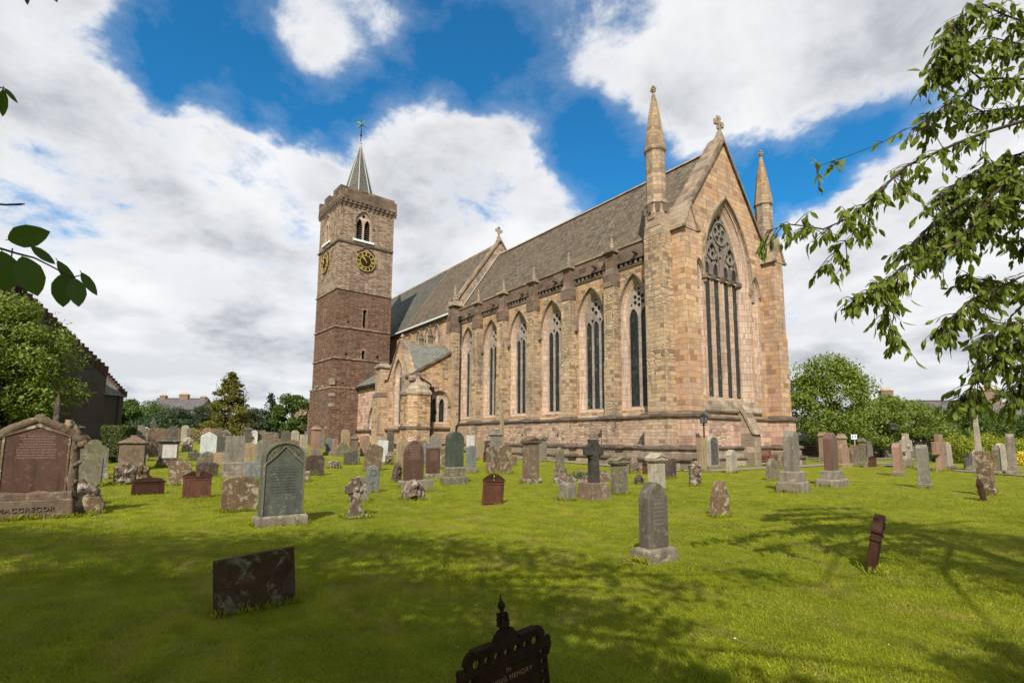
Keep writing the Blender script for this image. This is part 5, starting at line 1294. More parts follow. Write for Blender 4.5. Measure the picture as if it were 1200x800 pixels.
# --- far left, around the rustic monument
g(98, 570, 39, 33, 'lowgable', 'mossy', 'grey-brown slab with low gabled top behind the two lumpy stones beside the rustic monument', t=.2)
g(75, 560, 66, 20, 'pedestal', 'mossy', 'tall pale capped pedestal just right of and behind the rustic log monument', ((1.15,.12),), t=.4)
g(91, 541, 33, 22, 'round', 'pink', 'pink round-topped stone with pale rim in front of the dark outbuilding', t=.2)
g(109, 543, 28, 28, 'ogee', 'mossy', 'greenish stone with curved scroll shoulders between pink round stone and yew bush', t=.2)
g(112, 530, 24, 17, 'round', 'grey', 'small round grey top peeping out just left of the yew bush', t=.2)
g(59, 552, 92, 9, 'obelisk', 'dark_brown', 'slim dark brown obelisk rising behind the rustic log monument', t=.4, group=GRP, name='obelisk')
g(76, 556, 13, 9, 'boulder', 'speckled', 'little dark lichened boulder at the foot of the capped pedestal', t=.3)
g(69, 561, 16, 9, 'round', 'grey', 'small grey rounded marker squeezed between rustic monument and capped pedestal', t=.2)
g(119, 561, 25, 13, 'obelisk', 'bluegrey', 'blue-grey stepped stump of a monument in front of the yew bush', ((1.4,.3),), t=.4, sq=True)
g(91, 592, 31, 44, 'lump', 'speckled', 'lumpy brown stone thickly speckled with white lichen beside the rustic monument', t=.45, yaw=82)
g(97, 602, 27, 40, 'broken', 'mottled', 'broken brown shoulder of stone in front of the white-speckled lump', t=.3, rough=.02, yaw=88)
g(154, 550, 40, 29, 'pyramid', 'brown', 'square brown block with overhanging pyramid cap just right of the yew bush', t=.7, sq=True)
g(146, 567, 27, 24, 'skull', 'speckled', 'dark carved lumpy stone leaning before the pyramid-capped block', t=.3)
g(163, 562, 20, 21, 'skull', 'mottled', 'rounded speckled stone overlapping the dark carved lump on its right', t=.3)
iron_marker(173, 579, 23, 33, 'low rust-brown iron plaque with small knob on top, nearest the pyramid-capped block', style='low', mat='dark_rust')
g(162, 540, 42, 19, 'scroll', 'grey', 'big scroll-headed grey stone behind the pyramid-capped block', ((1.2,.2),), t=.25)
g(183, 534, 33, 20, 'camber', 'brown', 'wide brown slab below a dark spire in the far left rows', t=.25)
g(177, 528, 38, 8, 'obelisk', 'dark_grey', 'small dark spike of an obelisk behind the wide brown slab', t=.4, name='obelisk')
g(190, 530, 23, 12, 'round', 'pink', 'pinkish round-headed stone left of the slate with a raised pale edge', t=.2)
g(199, 530, 31, 12, 'sloped', 'dark_grey', 'dark slate with a slanting pale top edge in the far left rows', t=.2)
g(196, 547, 33, 23, 'pedestal', 'dark_grey', 'dark capped pedestal showing a bright white front panel', ((1.05,.28),), t=.5, panel='whitish', plmat='speckled')
g(210, 568, 31, 25, 'scroll', 'mottled', 'worn brown tablet with rolled scroll top left of the red iron marker', t=.22, rough=.01)
iron_marker(230, 583, 32, 30, 'upright red-brown iron marker with broken pointed pediment on the left lawn', style='tri', yaw=86)
g(242, 558, 17, 23, 'camber', 'dark_brown', 'low dark arched stone directly behind the red iron marker', t=.2)
g(242, 546, 17, 21, 'shoulder', 'mossy', 'brown shouldered stone at the foot of the pale blue-white tablet', t=.2)
g(243, 538, 32, 17, 'gable', 'pale_blue', 'pale blue-white tapering tablet with small gable, brightest in the left rows', t=.25)
g(242, 524, 23, 11, 'round', 'pink', 'rosy rounded headstone right behind the pale blue-white tablet', t=.25)
g(259, 536, 30, 16, 'sloped', 'dark_grey', 'dark slate with lopsided gable left of the big grey block', t=.2)
g(257, 546, 16, 13, 'flat', 'buff', 'plain sandstone block between pale tablet and big grey block', t=.25)
g(273, 558, 47, 28, 'flat', 'grey', 'big square-topped grey granite slab on two wide plinths', ((1.35,.16),(1.22,.22)), t=.28)
g(291, 546, 27, 14, 'camber', 'buff', 'sandy brown rounded slab just right of the big grey granite block', t=.2)
g(295, 563, 22, 19, 'flat', 'bluegrey_lettered', 'blue-grey lettered square tablet leaning behind the round brown stone', t=.12)
g(280, 599, 41, 39, 'camber', 'mottled', 'broad brown mottled stone with low arch left of the green slate', t=.2, yaw=88)
g(227, 539, 12, 13, 'cross', 'dark_grey', 'small dark squat cross in the grass left of the pale blue-white tablet', t=.25, name='stone_cross')
g(219, 529, 17, 13, 'skull', 'pale', 'pale curled scroll stone standing alone in the far left rows', t=.3)
# --- furthest rows on the left
for i, (x, yb, h, w, k, m, l) in enumerate([
    (203, 522, 22, 13, 'lowgable', 'brown', 'wide brown far stone with low gable above the scroll-topped tablet'),
    (216, 518, 20, 8, 'round', 'pale', 'slim pale far stone under the dark trees left of golden conifer'),
    (224, 519, 18, 11, 'camber', 'grey', 'grey low arch in the back row left of the rosy headstone'),
    (233, 519, 16, 9, 'round', 'buff', 'sandy round stone in the back row beside the rosy headstone'),
    (252, 520, 18, 14, 'flat', 'brown', 'flat-topped brown far stone below the golden conifer'),
    (264, 521, 18, 11, 'gothic', 'grey', 'grey pointed far stone below the middle of the golden conifer'),
    (274, 519, 14, 8, 'round', 'dark_grey', 'small dark rounded far stone under the golden conifer'),
    (282, 520, 15, 8, 'round', 'pale', 'small pale rounded far stone left of the dark capped pillar'),
    (297, 520, 16, 8, 'round', 'whitish', 'narrow whitish far stone right of the dark capped pillar'),
    (305, 519, 15, 10, 'flat', 'grey', 'square-headed grey far stone right of the dark capped pillar'),
    (168, 522, 22, 10, 'round', 'whitish', 'bluish white far stone behind the big scroll-headed stone'),
    (130, 523, 16, 9, 'flat', 'whitish', 'thin white far post above the yew bush'),
    (208, 512, 12, 7, 'flat', 'dark_grey', 'dark far block under the trees behind the brown gabled stone'),
    (246, 514, 12, 10, 'gothic', 'dark_brown', 'brown far point behind the rosy headstone'),
    (318, 526, 17, 18, 'gable', 'brown', 'brown gabled mound of stone left of the grey twin headstones'),
    (323, 516, 16, 8, 'cross', 'grey', 'far grey cross silhouetted between conifer and cathedral'),
    (334, 524, 20, 11, 'round', 'dark_grey', 'dark grey round headstone, left of a matching paler one by the aisle end'),
    (345, 524, 20, 9, 'round', 'pale', 'pale round headstone just right of its darker twin near the aisle end'),
    (343, 533, 18, 14, 'lowgable', 'brown', 'brown gabled stone half hidden behind the green slate'),
    (360, 521, 16, 7, 'camber', 'grey', 'little grey far stone under the western aisle wall'),
    (355, 531, 22, 9, 'flat', 'pale', 'pale pillar stone left of the pink polished pedestal'),
    ]):
    g(x, yb, h, w, k, m, l, t=.25, seed=i)
g(289, 521, 21, 10, 'pedestal', 'dark_grey', 'dark capped pillar below the right edge of the golden conifer', t=.5)
g(308, 547, 32, 16, 'round', 'grey', 'grey rounded stone standing right behind the shoulder of the green slate', t=.2)
# --- the big green slate and what stands round it
g(328, 615, 97, 60, 'round', 'green_slate_stone', 'large grey-green lettered slate with carved round head on a pale plinth', ((1.22,.145),), t=.22, yaw=92, plmat='kerb_stone')
g(354, 547, 22, 9, 'flat', 'bluegrey', 'blue-grey narrow slab showing beside the right edge of the green slate', t=.2)
g(368, 557, 24, 22, 'camber', 'dark_brown', 'dark brown arched stone with a pale diagonal scar right of the green slate', t=.2)
g(357, 564, 12, 11, 'flat', 'mottled', 'small mottled stump at the right foot of the green slate', t=.3)
g(391, 548, 9, 17, 'boulder', 'kerb_stone', 'low heap of pale rubble lying in the grass before the tower', t=.35)
g(369, 534, 35, 13, 'pedestal', 'pinkgranite', 'polished pink granite pedestal with dark cap before the tower', ((1.15,.25),), t=.5, sq=True)
g(376, 527, 24, 7, 'round', 'grey', 'slim grey round stone tucked behind the pink granite pedestal', t=.2)
g(385, 533, 20, 13, 'round', 'bluegrey', 'pale greenish headstone on a long plinth at the foot of the tower', ((1.7,.2),), t=.2)
g(392, 530, 16, 7, 'round', 'pink', 'small pinkish stone right of the greenish headstone by the tower', t=.2)
g(404, 528, 25, 10, 'round', 'buff', 'yellow sandstone round stone against the tower wall', t=.2)
g(401, 534, 16, 17, 'gothic', 'mossy', 'squat mossy pointed stone in front of the yellow sandstone one', t=.2)
g(415, 535, 27, 9, 'pyramid', 'brown', 'brown block carrying a little urn beside the tower wall', t=.4, sq=True)
g(427, 534, 24, 12, 'camber', 'pink', 'rose-brown rounded slab under the pointed aisle doorway', t=.2)
g(412, 544, 17, 19, 'sloped', 'dark_grey', 'rough dark leaning slab overgrown with yellow weeds before the tower', t=.25, rough=.01)
g(436, 551, 30, 21, 'camber', 'brown', 'large leaning brown arched stone behind the blue-grey military slab', t=.2, side=5)
g(436, 577, 32, 16, 'lowgable', 'bluegrey', 'blue-grey military slab carved with a badge and plain cross', t=.1, yaw=92)
g(420, 588, 30, 24, 'gothic', 'grey', 'grey pointed stone standing right behind the small celtic cross', t=.2)
g(447, 543, 27, 12, 'flat', 'pale_blue', 'pale blue-grey square slab right of the large leaning brown stone', t=.2, side=3)
g(457, 533, 28, 11, 'round', 'dark_grey', 'dark grey round stone on a plinth below the aisle gable', ((1.3,.16),), t=.2)
g(456, 544, 12, 10, 'boulder', 'speckled', 'little dark and white rock below the aisle gable', t=.3)
g(472, 548, 32, 17, 'camber', 'buff', 'pale sandstone slab behind the tall red-brown pointed stone', t=.2)
g(464, 564, 23, 13, 'lump', 'dark_brown', 'dark leaning slab low at the left of the tall red-brown stone', t=.3, side=7)
g(484, 570, 54, 35, 'gothic', 'polished_brown', 'tall red-brown pointed headstone on a grey plinth, centre left', ((1.45,.16),), t=.2, plmat='kerb_stone')
g(500, 575, 13, 16, 'flat', 'kerb_stone', 'squat grey kerb block right of the tall red-brown pointed headstone', t=.3)
g(484, 586, 24, 29, 'lump', 'speckled', 'rough dark rounded boulder stone in front of the tall red-brown headstone', t=.35, yaw=90)
g(507, 560, 35, 21, 'flat', 'polished_brown', 'maroon square-topped slab on a low base left of the tall dark green stone', ((1.25,.18),), t=.18)
g(499, 547, 28, 12, 'round', 'bluegrey', 'blue-grey rounded stone behind the maroon square slab', ((1.25,.14),), t=.2)
g(510, 545, 36, 14, 'round', 'grey', 'taller grey rounded stone between maroon slab and dark green stone', t=.22)
g(496, 530, 14, 10, 'camber', 'brown', 'low brown arch by the stair turret foot', t=.2)
g(518, 549, 26, 8, 'camber', 'mottled', 'mottled brown stone half hidden behind the tall dark green headstone', t=.2)
g(532, 567, 61, 32, 'round', 'dark_green_stone', 'tall dark green round-headed granite on two stepped plinths', ((1.45,.17),(1.18,.18)), t=.25, plmat='mossy')
g(552, 554, 32, 15, 'lowgable', 'bluegrey', 'blue-grey shouldered slab on a pale plinth right of the tall dark green headstone', ((1.22,.22),), t=.18)
g(551, 540, 30, 10, 'flat', 'whitish', 'whitish slab peering over the blue-grey shouldered one', t=.2)
g(562, 537, 22, 11, 'flat', 'buff', 'plain pale sandstone slab against the choir base', t=.2)
iron_marker(569, 541, 12, 6, 'tiny red iron marker beside the arched black-rimmed stone', style='tri')
g(571, 532, 16, 9, 'round', 'dark_brown', 'dark brown stone against the choir base behind the tiny iron marker', t=.2)
g(581, 541, 38, 16, 'pedestal', 'grey', 'grey monument with wide flat cornice before the choir wall', t=.4)
g(588, 535, 56, 8, 'obelisk', 'buff', 'tall slender weathered obelisk before the choir wall', ((1.3,.25),), t=.4, sq=True, name='obelisk', plmat='pink')
g(576, 551, 28, 14, 'round', 'speckled', 'round arched stone with black rim and pale middle left of the gabled slab', t=.2)
g(575, 555, 13, 10, 'flat', 'mottled', 'short block at the foot of the black-rimmed arched stone', t=.25)
g(591, 555, 35, 17, 'gable', 'mottled', 'steep gabled brown slab marked with a long white scrape', t=.25)
iron_marker(577, 591, 36, 26, 'leaning rust-red iron marker with curved pediment and open ring in the middle lawn', style='swan', yaw=91, side=4)
g(622, 566, 53, 27, 'pediment', 'brown', 'large weathered pedimented monument tapering upward in the middle rows', ((1.25,.12),), t=.35, plmat='speckled')
g(636, 541, 29, 12, 'pediment', 'grey', 'smaller pedimented monument just right of and behind the large one', ((1.1,.12),), t=.3)
g(656, 554, 30, 15, 'gothic', 'mossy', 'greenish pointed stone on a dark plinth in the middle rows', ((1.35,.22),), t=.2, plmat='speckled')
g(603, 546, 12, 6, 'camber', 'brown', 'little brown stone leaning right of the scraped gabled slab', t=.2)
g(665, 586, 21, 21, 'lowgable', 'grey', 'low grey block with sloping edges left of the black cross', t=.35, sq=False)
g(726, 579, 43, 23, 'pediment', 'mossy', 'mossy slab with curved pediment right of the tall black cross', t=.28)
g(743, 554, 19, 13, 'lump', 'speckled', 'dark stone with a white painted figure below the choir corner', t=.3)
g(749, 567, 11, 12, 'lump', 'dark_brown', 'small dark brown broken lump right of the mossy pedimented slab', t=.25)
g(760, 545, 34, 14, 'round', 'buff', 'tall plain beige round-headed stone near the choir corner', t=.25)
iron_marker(756, 555, 14, 6, 'narrow red iron post-like marker at the foot of the beige round stone', style='tri')
g(770, 574, 41, 22, 'pediment', 'pale', 'cream ornate pedimented stone behind the pointed granite headstone', t=.3)
g(786, 561, 24, 13, 'round', 'dark_brown', 'chocolate brown shield-shaped stone with pale rim right of the cream pedimented stone', t=.2, side=4)
g(780, 547, 14, 13, 'camber', 'buff', 'sandy low arch against the corner pier of the choir', t=.25)
g(767, 656, 90, 51, 'gothic', 'dark_granite', 'dark granite pointed headstone on a thick base, alone on the front lawn', ((1.5,.20),), t=.19, plmat='kerb_stone', yaw=87)
g(815, 569, 29, 16, 'skull', 'speckled', 'brown banded stone with skull-like carving right of the chocolate shield stone', t=.25)
g(843, 605, 42, 23, 'broken', 'mottled', 'leaning worn brown stone with rounded shoulders on the front right lawn', t=.22, side=6, rough=.015)
g(823, 551.8, 39, 11, 'flat', 'buff', 'square rough stone pillar directly in front of the corner lamp post', t=.4, sq=True)
g(836, 550, 40, 16, 'round', 'pale', 'white-bordered round headstone holding a dark lettered panel', ((1.15,.14),), t=.2, panel='dark_grey')
g(858, 554, 27, 13, 'scroll', 'pale', 'cream and black scroll stone with white foot below the east window', t=.25)
g(906, 562, 25, 15, 'gothic', 'mossy', 'short mossy pointed stone with inner carved arch left of the tall grey pillar', t=.2)
g(917, 548, 16, 10, 'round', 'brown', 'small worn brown stone beside the bench', t=.2)
g(930, 576, 71, 33, 'pillar', 'grey', 'tall grey pillar headstone with pointed top on two stepped plinths', ((1.9,.19),(1.55,.17)), t=.30, yaw=96)
g(976, 569, 62, 28, 'pillar', 'redgranite', 'tall brown granite pillar headstone on two stepped plinths', ((1.85,.15),(1.45,.16)), t=.28, yaw=97, plmat='kerb_stone')
g(960, 535, 15, 7, 'round', 'grey', 'small grey stone behind the brown granite pillar, left one', t=.2)
g(966, 541, 35, 12, 'pedestal', 'buff', 'stout capped pedestal half hidden by the brown granite pillar', ((1.2,.2),), t=.5, sq=True)
g(988, 541, 33, 11, 'pedestal', 'buff', 'stout capped pedestal standing behind a sandy round stone', t=.5, sq=True)
g(990, 547, 27, 14, 'round', 'pink', 'sandy pink rounded stone on a crumbling base right of brown granite pillar', ((1.3,.18),), t=.22, plmat='buff')
g(1003, 543, 22, 11, 'round', 'brown', 'tilting brown round stone under the blue sign', t=.2, side=-8)
g(998, 536, 19, 7, 'cross', 'pale', 'little pale cross below the blue sign', t=.15, name='stone_cross')
g(1012, 547, 34, 12, 'pedestal', 'mossy', 'narrow pillar with rounded cap right of the tilting brown stone', ((1.5,.2),), t=.5, sq=True, plmat='kerb_stone')
g(1020, 536, 20, 6, 'round', 'grey', 'thin grey stone behind the small red iron marker on the right', t=.2)
iron_marker(1023, 547, 13, 8, 'small red-brown iron marker near the path on the right', style='swan')
g(1053, 557, 38, 14, 'pillar', 'pinkgranite', 'dusky pink pillar stone with pointed top beside the right-hand path', ((1.3,.16),), t=.28, yaw=97, plmat='kerb_stone')
g(1064, 548, 40, 12, 'wheel', 'pale', 'weathered wheel-head cross behind the dusky pink pillar', ((1.0,.27),), t=.2, name='wheel_cross', plmat='kerb_stone')
g(1084, 572, 51, 18, 'pillar', 'grey', 'grey-brown pillar stone with chamfered top on the right lawn', ((1.35,.14),), t=.30, yaw=97)
g(1103, 552, 43, 14, 'cross', 'pink', 'pink sandstone cross with crumbled arms beyond the right path', t=.22, name='stone_cross')
g(1113, 551, 33, 12, 'round', 'pale', 'pale leaning headstone on a dark lumpy base right of the pink cross', ((1.5,.17),), t=.2, plmat='dark_grey', side=-4)
g(1137, 550, 20, 11, 'cross', 'dark_grey', 'small grey cross on a rocky base before the yellow-green hedge', ((1.0,.3),), t=.15, name='stone_cross')
g(1146, 549, 22, 9, 'round', 'pale', 'pale stone at the foot of the slender tall cross', t=.2)
g(1170, 555, 33, 12, 'pillar', 'mossy', 'grey pillar slab on the far right, left one of a close pair', ((1.25,.14),), t=.24, yaw=97, plmat='kerb_stone')
g(1176, 554, 35, 10, 'round', 'pale', 'whiter headstone of the close pair on the far right', t=.2, side=-4)
g(1188, 556, 48, 16, 'pillar', 'grey', 'grey monument on stepped plinths furthest right before the hedge', ((1.6,.12),(1.3,.12)), t=.3, yaw=97)
g(1158, 580, 52, 20, 'broken', 'mottled', 'tall leaning weathered stone streaked white at the shade edge on the right', ((1.25,.2),), t=.35, side=-7, plmat='mottled')

# tall slender cross beyond the leaning stone
def slender_cross():
    p, dep = ground_at(1149, 552); s = dep/F_PX; t = thing('stone_cross', 'very tall slender pale cross rising above the hedge on the right', 'cross', tuple(p), rad(95), GRP)
    H = 76*s; b = MB(); b.taper(-.35, .35, -.35, .35, -.05, H*.3, .16, .16); b.build('plinth', 'kerb_stone', t, bevel=.02)
    b = MB(); b.taper(-.16, .16, -.14, .14, H*.3, H*.88, .05, .05); b.box(-.30, .30, -.1, .1, H*.84, H*.92); b.box(-.11, .11, -.095, .095, H*.87, H); b.build('cross', 'pale', t, bevel=.02)
slender_cross()

# blackened cross
def black_cross():
    p, yw, H, Wd, s = spot(696, 584, 69, 28, .3, False, 88); t = thing('stone_cross', 'tall blackened ringed cross on a heavy brown tapering base', 'cross', tuple(p), yw, GRP)
    b = MB(); b.taper(-.36, .36, -.34, .34, -.05, H*.27, .07, .07); b.build('plinth', 'brown', t, bevel=.02)
    b = MB(); z = H*.265; b.M = Matrix(((1,0,0,0), (0,0,-1,0), (0,1,0,0), (0,0,0,1))); a = .29; sw = .105; zc = H*.80
    b.prism([(-sw*1.25, z), (sw*1.25, z), (sw, zc-sw), (a, zc-sw*1.1), (a, zc+sw*1.1), (sw, zc+sw), (sw*1.1, H), (-sw*1.1, H), (-sw, zc+sw), (-a, zc+sw*1.1), (-a, zc-sw*1.1), (-sw, zc-sw)], -.11, .11)
    b.prism(circ(0, zc, .25, 24), -.07, .07, [circ(0, zc, .17, 24)]); b.build('cross', 'black_cross', t, bevel=.012)
black_cross()

# small ringed celtic cross
def celtic():
    p, yw, H, Wd, s = spot(417, 606, 46, 24, .2, False, 90); t = thing('celtic_cross', 'small worn grey celtic cross with ringed head standing alone in the grass', 'cross', tuple(p), yw, GRP)
    t.rotation_euler = (0, rad(-3), yw)
    b = MB(); b.box(-.24, .24, -.2, .2, -.04, .04); b.build('plinth', 'pale', t, bevel=.01)
    b = MB(); b.M = Matrix(((1,0,0,0), (0,0,-1,0), (0,1,0,0), (0,0,0,1))); zc = H*.72; a = .20; sw = .065
    b.prism([(-.17, .03), (.17, .03), (.12, .14), (sw*1.05, H*.47), (sw, zc-sw), (a, zc-sw*1.2), (a, zc+sw*1.2), (sw, zc+sw), (sw*1.2, H), (-sw*1.2, H), (-sw, zc+sw), (-a, zc+sw*1.2), (-a, zc-sw*1.2), (-sw, zc-sw), (-sw*1.05, H*.47), (-.12, .14)], -.075, .075)
    b.prism(circ(0, zc, .175, 24), -.05, .05, [circ(0, zc, .11, 20)]); b.ball((0, zc, .07), .055, 8, 6)
    b.build('cross', 'speckled', t, bevel=.012)
celtic()

# details on the big green slate and the military slab
def details():
    for o in list(COL.objects):
        if o.get('label', '').startswith('large grey-green lettered'):
            sl_ = [c for c in o.children if c.name.startswith('slab')][0]
            xs = [v.co.x for v in sl_.data.vertices]; zs = [v.co.z for v in sl_.data.vertices]; a = max(xs); H = max(zs); z0 = min(zs); yf = min(v.co.y for v in sl_.data.vertices)
            b = MB(); b.M = Matrix.Translation((0, yf-.002, 0)) @ Matrix(((1,0,0,0), (0,0,-1,0), (0,1,0,0), (0,0,0,1)))
            zs_ = H-a*.85
            def arcp(r, rz): return [(r*math.cos(rad(180*i/20)), zs_+rz*math.sin(rad(180*i/20))) for i in range(21)]
            o1 = [(-a*.97, z0+.06), (-a*.90, z0+.06)]
            b.prism(arcp(a*.985, a*.835)+arcp(a*.90, a*.76)[::-1], -.01, .022)
            for sx in (-1, 1):
                q = [(sx*a*.985, z0+.02), (sx*a*.985, zs_), (sx*a*.90, zs_), (sx*a*.90, z0+.02)]; b.prism(q if sx < 0 else q[::-1], -.01, .02)
                q = [(sx*a*.90, zs_-.10), (sx*a*.90, zs_-.06), (sx*a*.55, zs_+.06), (0, zs_+a*.66), (0, zs_+a*.60), (sx*a*.50, zs_+.02)]; b.prism(q[::-1] if sx < 0 else q, -.01, .02)
                for k in range(5): cx, cz = sx*a*(.52-.07*k), zs_+a*(.30+.08*k); b.prism(circ(cx, cz, .045-.004*k, 9), -.01, .016, [circ(cx, cz, .024, 9)])
            b.build('carved_border', 'mossy', sl_)
        if o.get('label', '').startswith('blue-grey military'):
            me = o.data; yf = min(v.co.y for v in me.vertices); H = max(v.co.z for v in me.vertices)
            b = MB(); b.M = Matrix.Translation((0, yf-.001, 0)) @ Matrix(((1,0,0,0), (0,0,-1,0), (0,1,0,0), (0,0,0,1)))
            b.prism(circ(0, H*.72, .10, 18), -.01, .008, [circ(0, H*.72, .075, 18)]); b.prism([(-.018, H*.12), (.018, H*.12), (.018, H*.42), (-.018, H*.42)], -.01, .007)
            b.prism([(-.08, H*.31), (.08, H*.31), (.08, H*.345), (-.08, H*.345)], -.01, .0075); b.build('carving', 'dark_grey', o)
details()
# low kerb of rubble round a planted grave
def kerb():
    p0 = ground_at(655, 566)[0]; p1 = ground_at(716, 563)[0]; p2 = ground_at(705, 557)[0]; p3 = ground_at(655, 558)[0]
    t = thing('grave_kerb', 'low broken stone kerb enclosing a planted grave left of the mossy pedimented slab', 'grave kerb', tuple(p0)); rr = random.Random(3); b = MB()
    for a_, c_ in ((p0, p1), (p1, p2), (p2, p3), (p3, p0)):
        a_, c_ = a_-p0, c_-p0; n = max(2, int((c_-a_).length/.35))
        for i in range(n):
            q = a_.lerp(c_, (i+.5)/n); w = .12+.07*rr.random(); b.taper(q.x-w, q.x+w, q.y-w, q.y+w, -.05, .12+.13*rr.random(), .04, .04)
    b.build('kerb_stones', 'speckled', t, bevel=.02)
    rng = np.random.default_rng(3); m = (p1+p3)/2-p0; P, D, N, S = blob_leaves(rng, (m.x, m.y, .08), (.9, .5, .16), 500, .1, .2); D[:, 2] = abs(D[:, 2])+.4
    leaf_object('plants', 'mid_leaf', P, D, N, S, t)
kerb()

# ---- rustic log monument
def rustic():
    p, yw, H, Wd, s = spot(35, 607, 120, 82, .35, False, 90); t = thing('rustic_monument', 'large rustic monument framed in carved stone logs round a polished brown panel', 'monument', tuple(p), yw, GRP)
    W2 = Wd/2; F = Matrix(((1,0,0,0), (0,0,-1,0), (0,1,0,0), (0,0,0,1)))
    hb = H*.185; b = MB(); rr = random.Random(2)
    b.taper(-W2*1.02, W2*1.0, -.30, .3, -.05, hb, .03, .03); bs = b.build('plinth', 'log_stone', t, bevel=.03)
    b = MB(); b.taper(-W2*.93, W2*.93, -.2, .2, hb-.01, hb+.12, .02, .02)
    pw = W2*.70; zt = H*.80; zp = H*.90
    b.M = F; b.prism([(-pw*1.08, hb+.1), (pw*1.08, hb+.1), (pw*1.08, zt), (0, zp+.05), (-pw*1.08, zt)], -.16, .10); bd = b.build('backing', 'log_stone', t, bevel=.02)
    b = MB(); b.M = F; b.prism([(-pw, hb+.14), (pw, hb+.14), (pw, zt-.02), (0, zp-.03), (-pw, zt-.02)], .08, .125); b.build('panel', 'polished_brown', t, bevel=.008)
    b = MB(); b.M = F
    fr = [(-pw, hb+.13), (-pw*1.08, hb+.13), (-pw*1.08, zt), (0, zp+.04), (pw*1.08, zt), (pw*1.08, hb+.13), (pw, hb+.13), (pw, zt-.02), (0, zp-.03), (-pw, zt-.02)]
    b.prism(fr[::-1], .09, .145); b.build('panel_border', 'mottled', t, bevel=.006)
    b = MB()
    def log(p0, p1, r0_, r1_):
        n = 7; pts = []; rs = []
        for i in range(n+1):
            q = Vector(p0).lerp(Vector(p1), i/n); pts.append(q+Vector((rr.uniform(-1, 1), rr.uniform(-1, 1), rr.uniform(-1, 1)))*.012); rs.append((r0_+(r1_-r0_)*i/n)*(1+.14*rr.uniform(-1, 1)))
        b.tube(pts, rs, 9)
    for sx in (-1, 1):
        log((sx*W2*.86, -.04, hb), (sx*W2*.84, -.04, zt+.02), .115, .10)
        log((sx*W2*.98, -.05, zt-.10), (sx*W2*.5, -.06, zp-.02), .10, .09); log((sx*W2*.62, -.05, zp-.10), (-sx*W2*.10, -.05, H*.985), .10, .075)
        log((sx*W2*.84, -.04, zt-.02), (sx*W2*.98, -.05, zt+.18), .09, .07)
        for z in (hb+.25, hb+.62, hb+.95): log((sx*W2*.88, -.10, z), (sx*W2*1.0, -.13, z+.09), .055, .045)
        log((sx*W2*.9, -.12, zt-.2), (sx*W2*1.06, -.16, zt-.17), .075, .07)
    log((-W2*.9, -.1, hb+.07), (W2*.9, -.1, hb+.07), .085, .085)
    b.build('carved_logs', 'log_stone', t, smooth=True)
    b = MB(); b.M = Matrix.Translation((W2*.66, -.05, zp-.08)); b.lathe([(.03, 0), (.075, .05), (.085, .12), (.05, .17), (.07, .2), (.065, .205)], 0, 0, 10); b.build('urn', 'buff', t, smooth=True)
    txt = text_mesh('MACGREGOR', .125, .012); txt.name = 'lettering'; txt.parent = bs
    txt.location = (-W2*.06, -.292, hb*.42); txt.rotation_euler = (rad(88), 0, 0)
    txt.data.materials.append(MATS['log_stone'])
def text_mesh(body, size, depth, align='CENTER', space=1.12):
    cu = bpy.data.curves.new('lettering', 'FONT'); cu.body = body; cu.size = size; cu.extrude = depth; cu.align_x = align; cu.space_character = space; cu.resolution_u = 3
    tmp = bpy.data.objects.new('lettering', cu); COL.objects.link(tmp)
    dg = bpy.context.evaluated_depsgraph_get(); me = bpy.data.meshes.new_from_object(tmp.evaluated_get(dg)); bpy.data.objects.remove(tmp); bpy.data.curves.remove(cu); me.materials.clear()
    o = bpy.data.objects.new('lettering', me); COL.objects.link(o); return o
rustic()

# ---- near dark slab
def plaque():
    p, dep = ground_at(300, 713); t = thing('gravestone', 'low wide blackened slab with lichen patches tilting on the shaded left lawn', 'gravestone', tuple(p), rad(97), GRP)
    t.rotation_euler = (rad(-6), rad(-2.5), rad(97)); s = dep/F_PX
    b = MB(); w = 87*s/2; h = 63*s
    b.M = Matrix(((1,0,0,0), (0,0,-1,0), (0,1,0,0), (0,0,0,1))); b.prism([(-w, -.08), (w, -.08), (w*1.0, h), (-w, h*.985)], -.06, .06); b.build('slab', 'black_plaque', t, bevel=.006)
    b = MB(); b.M = Matrix(((1,0,0,0), (0,0,-1,0), (0,1,0,0), (0,0,0,1))); b.prism([(w*.66, .12), (w*.80, .075), (w*.985, .07), (w*.985, h*.60), (w*.9, h*.58), (w*.72, h*.44), (w*.64, h*.3)], .05, .0625); b.build('bare_patch', 'dark_brown', t)
plaque()

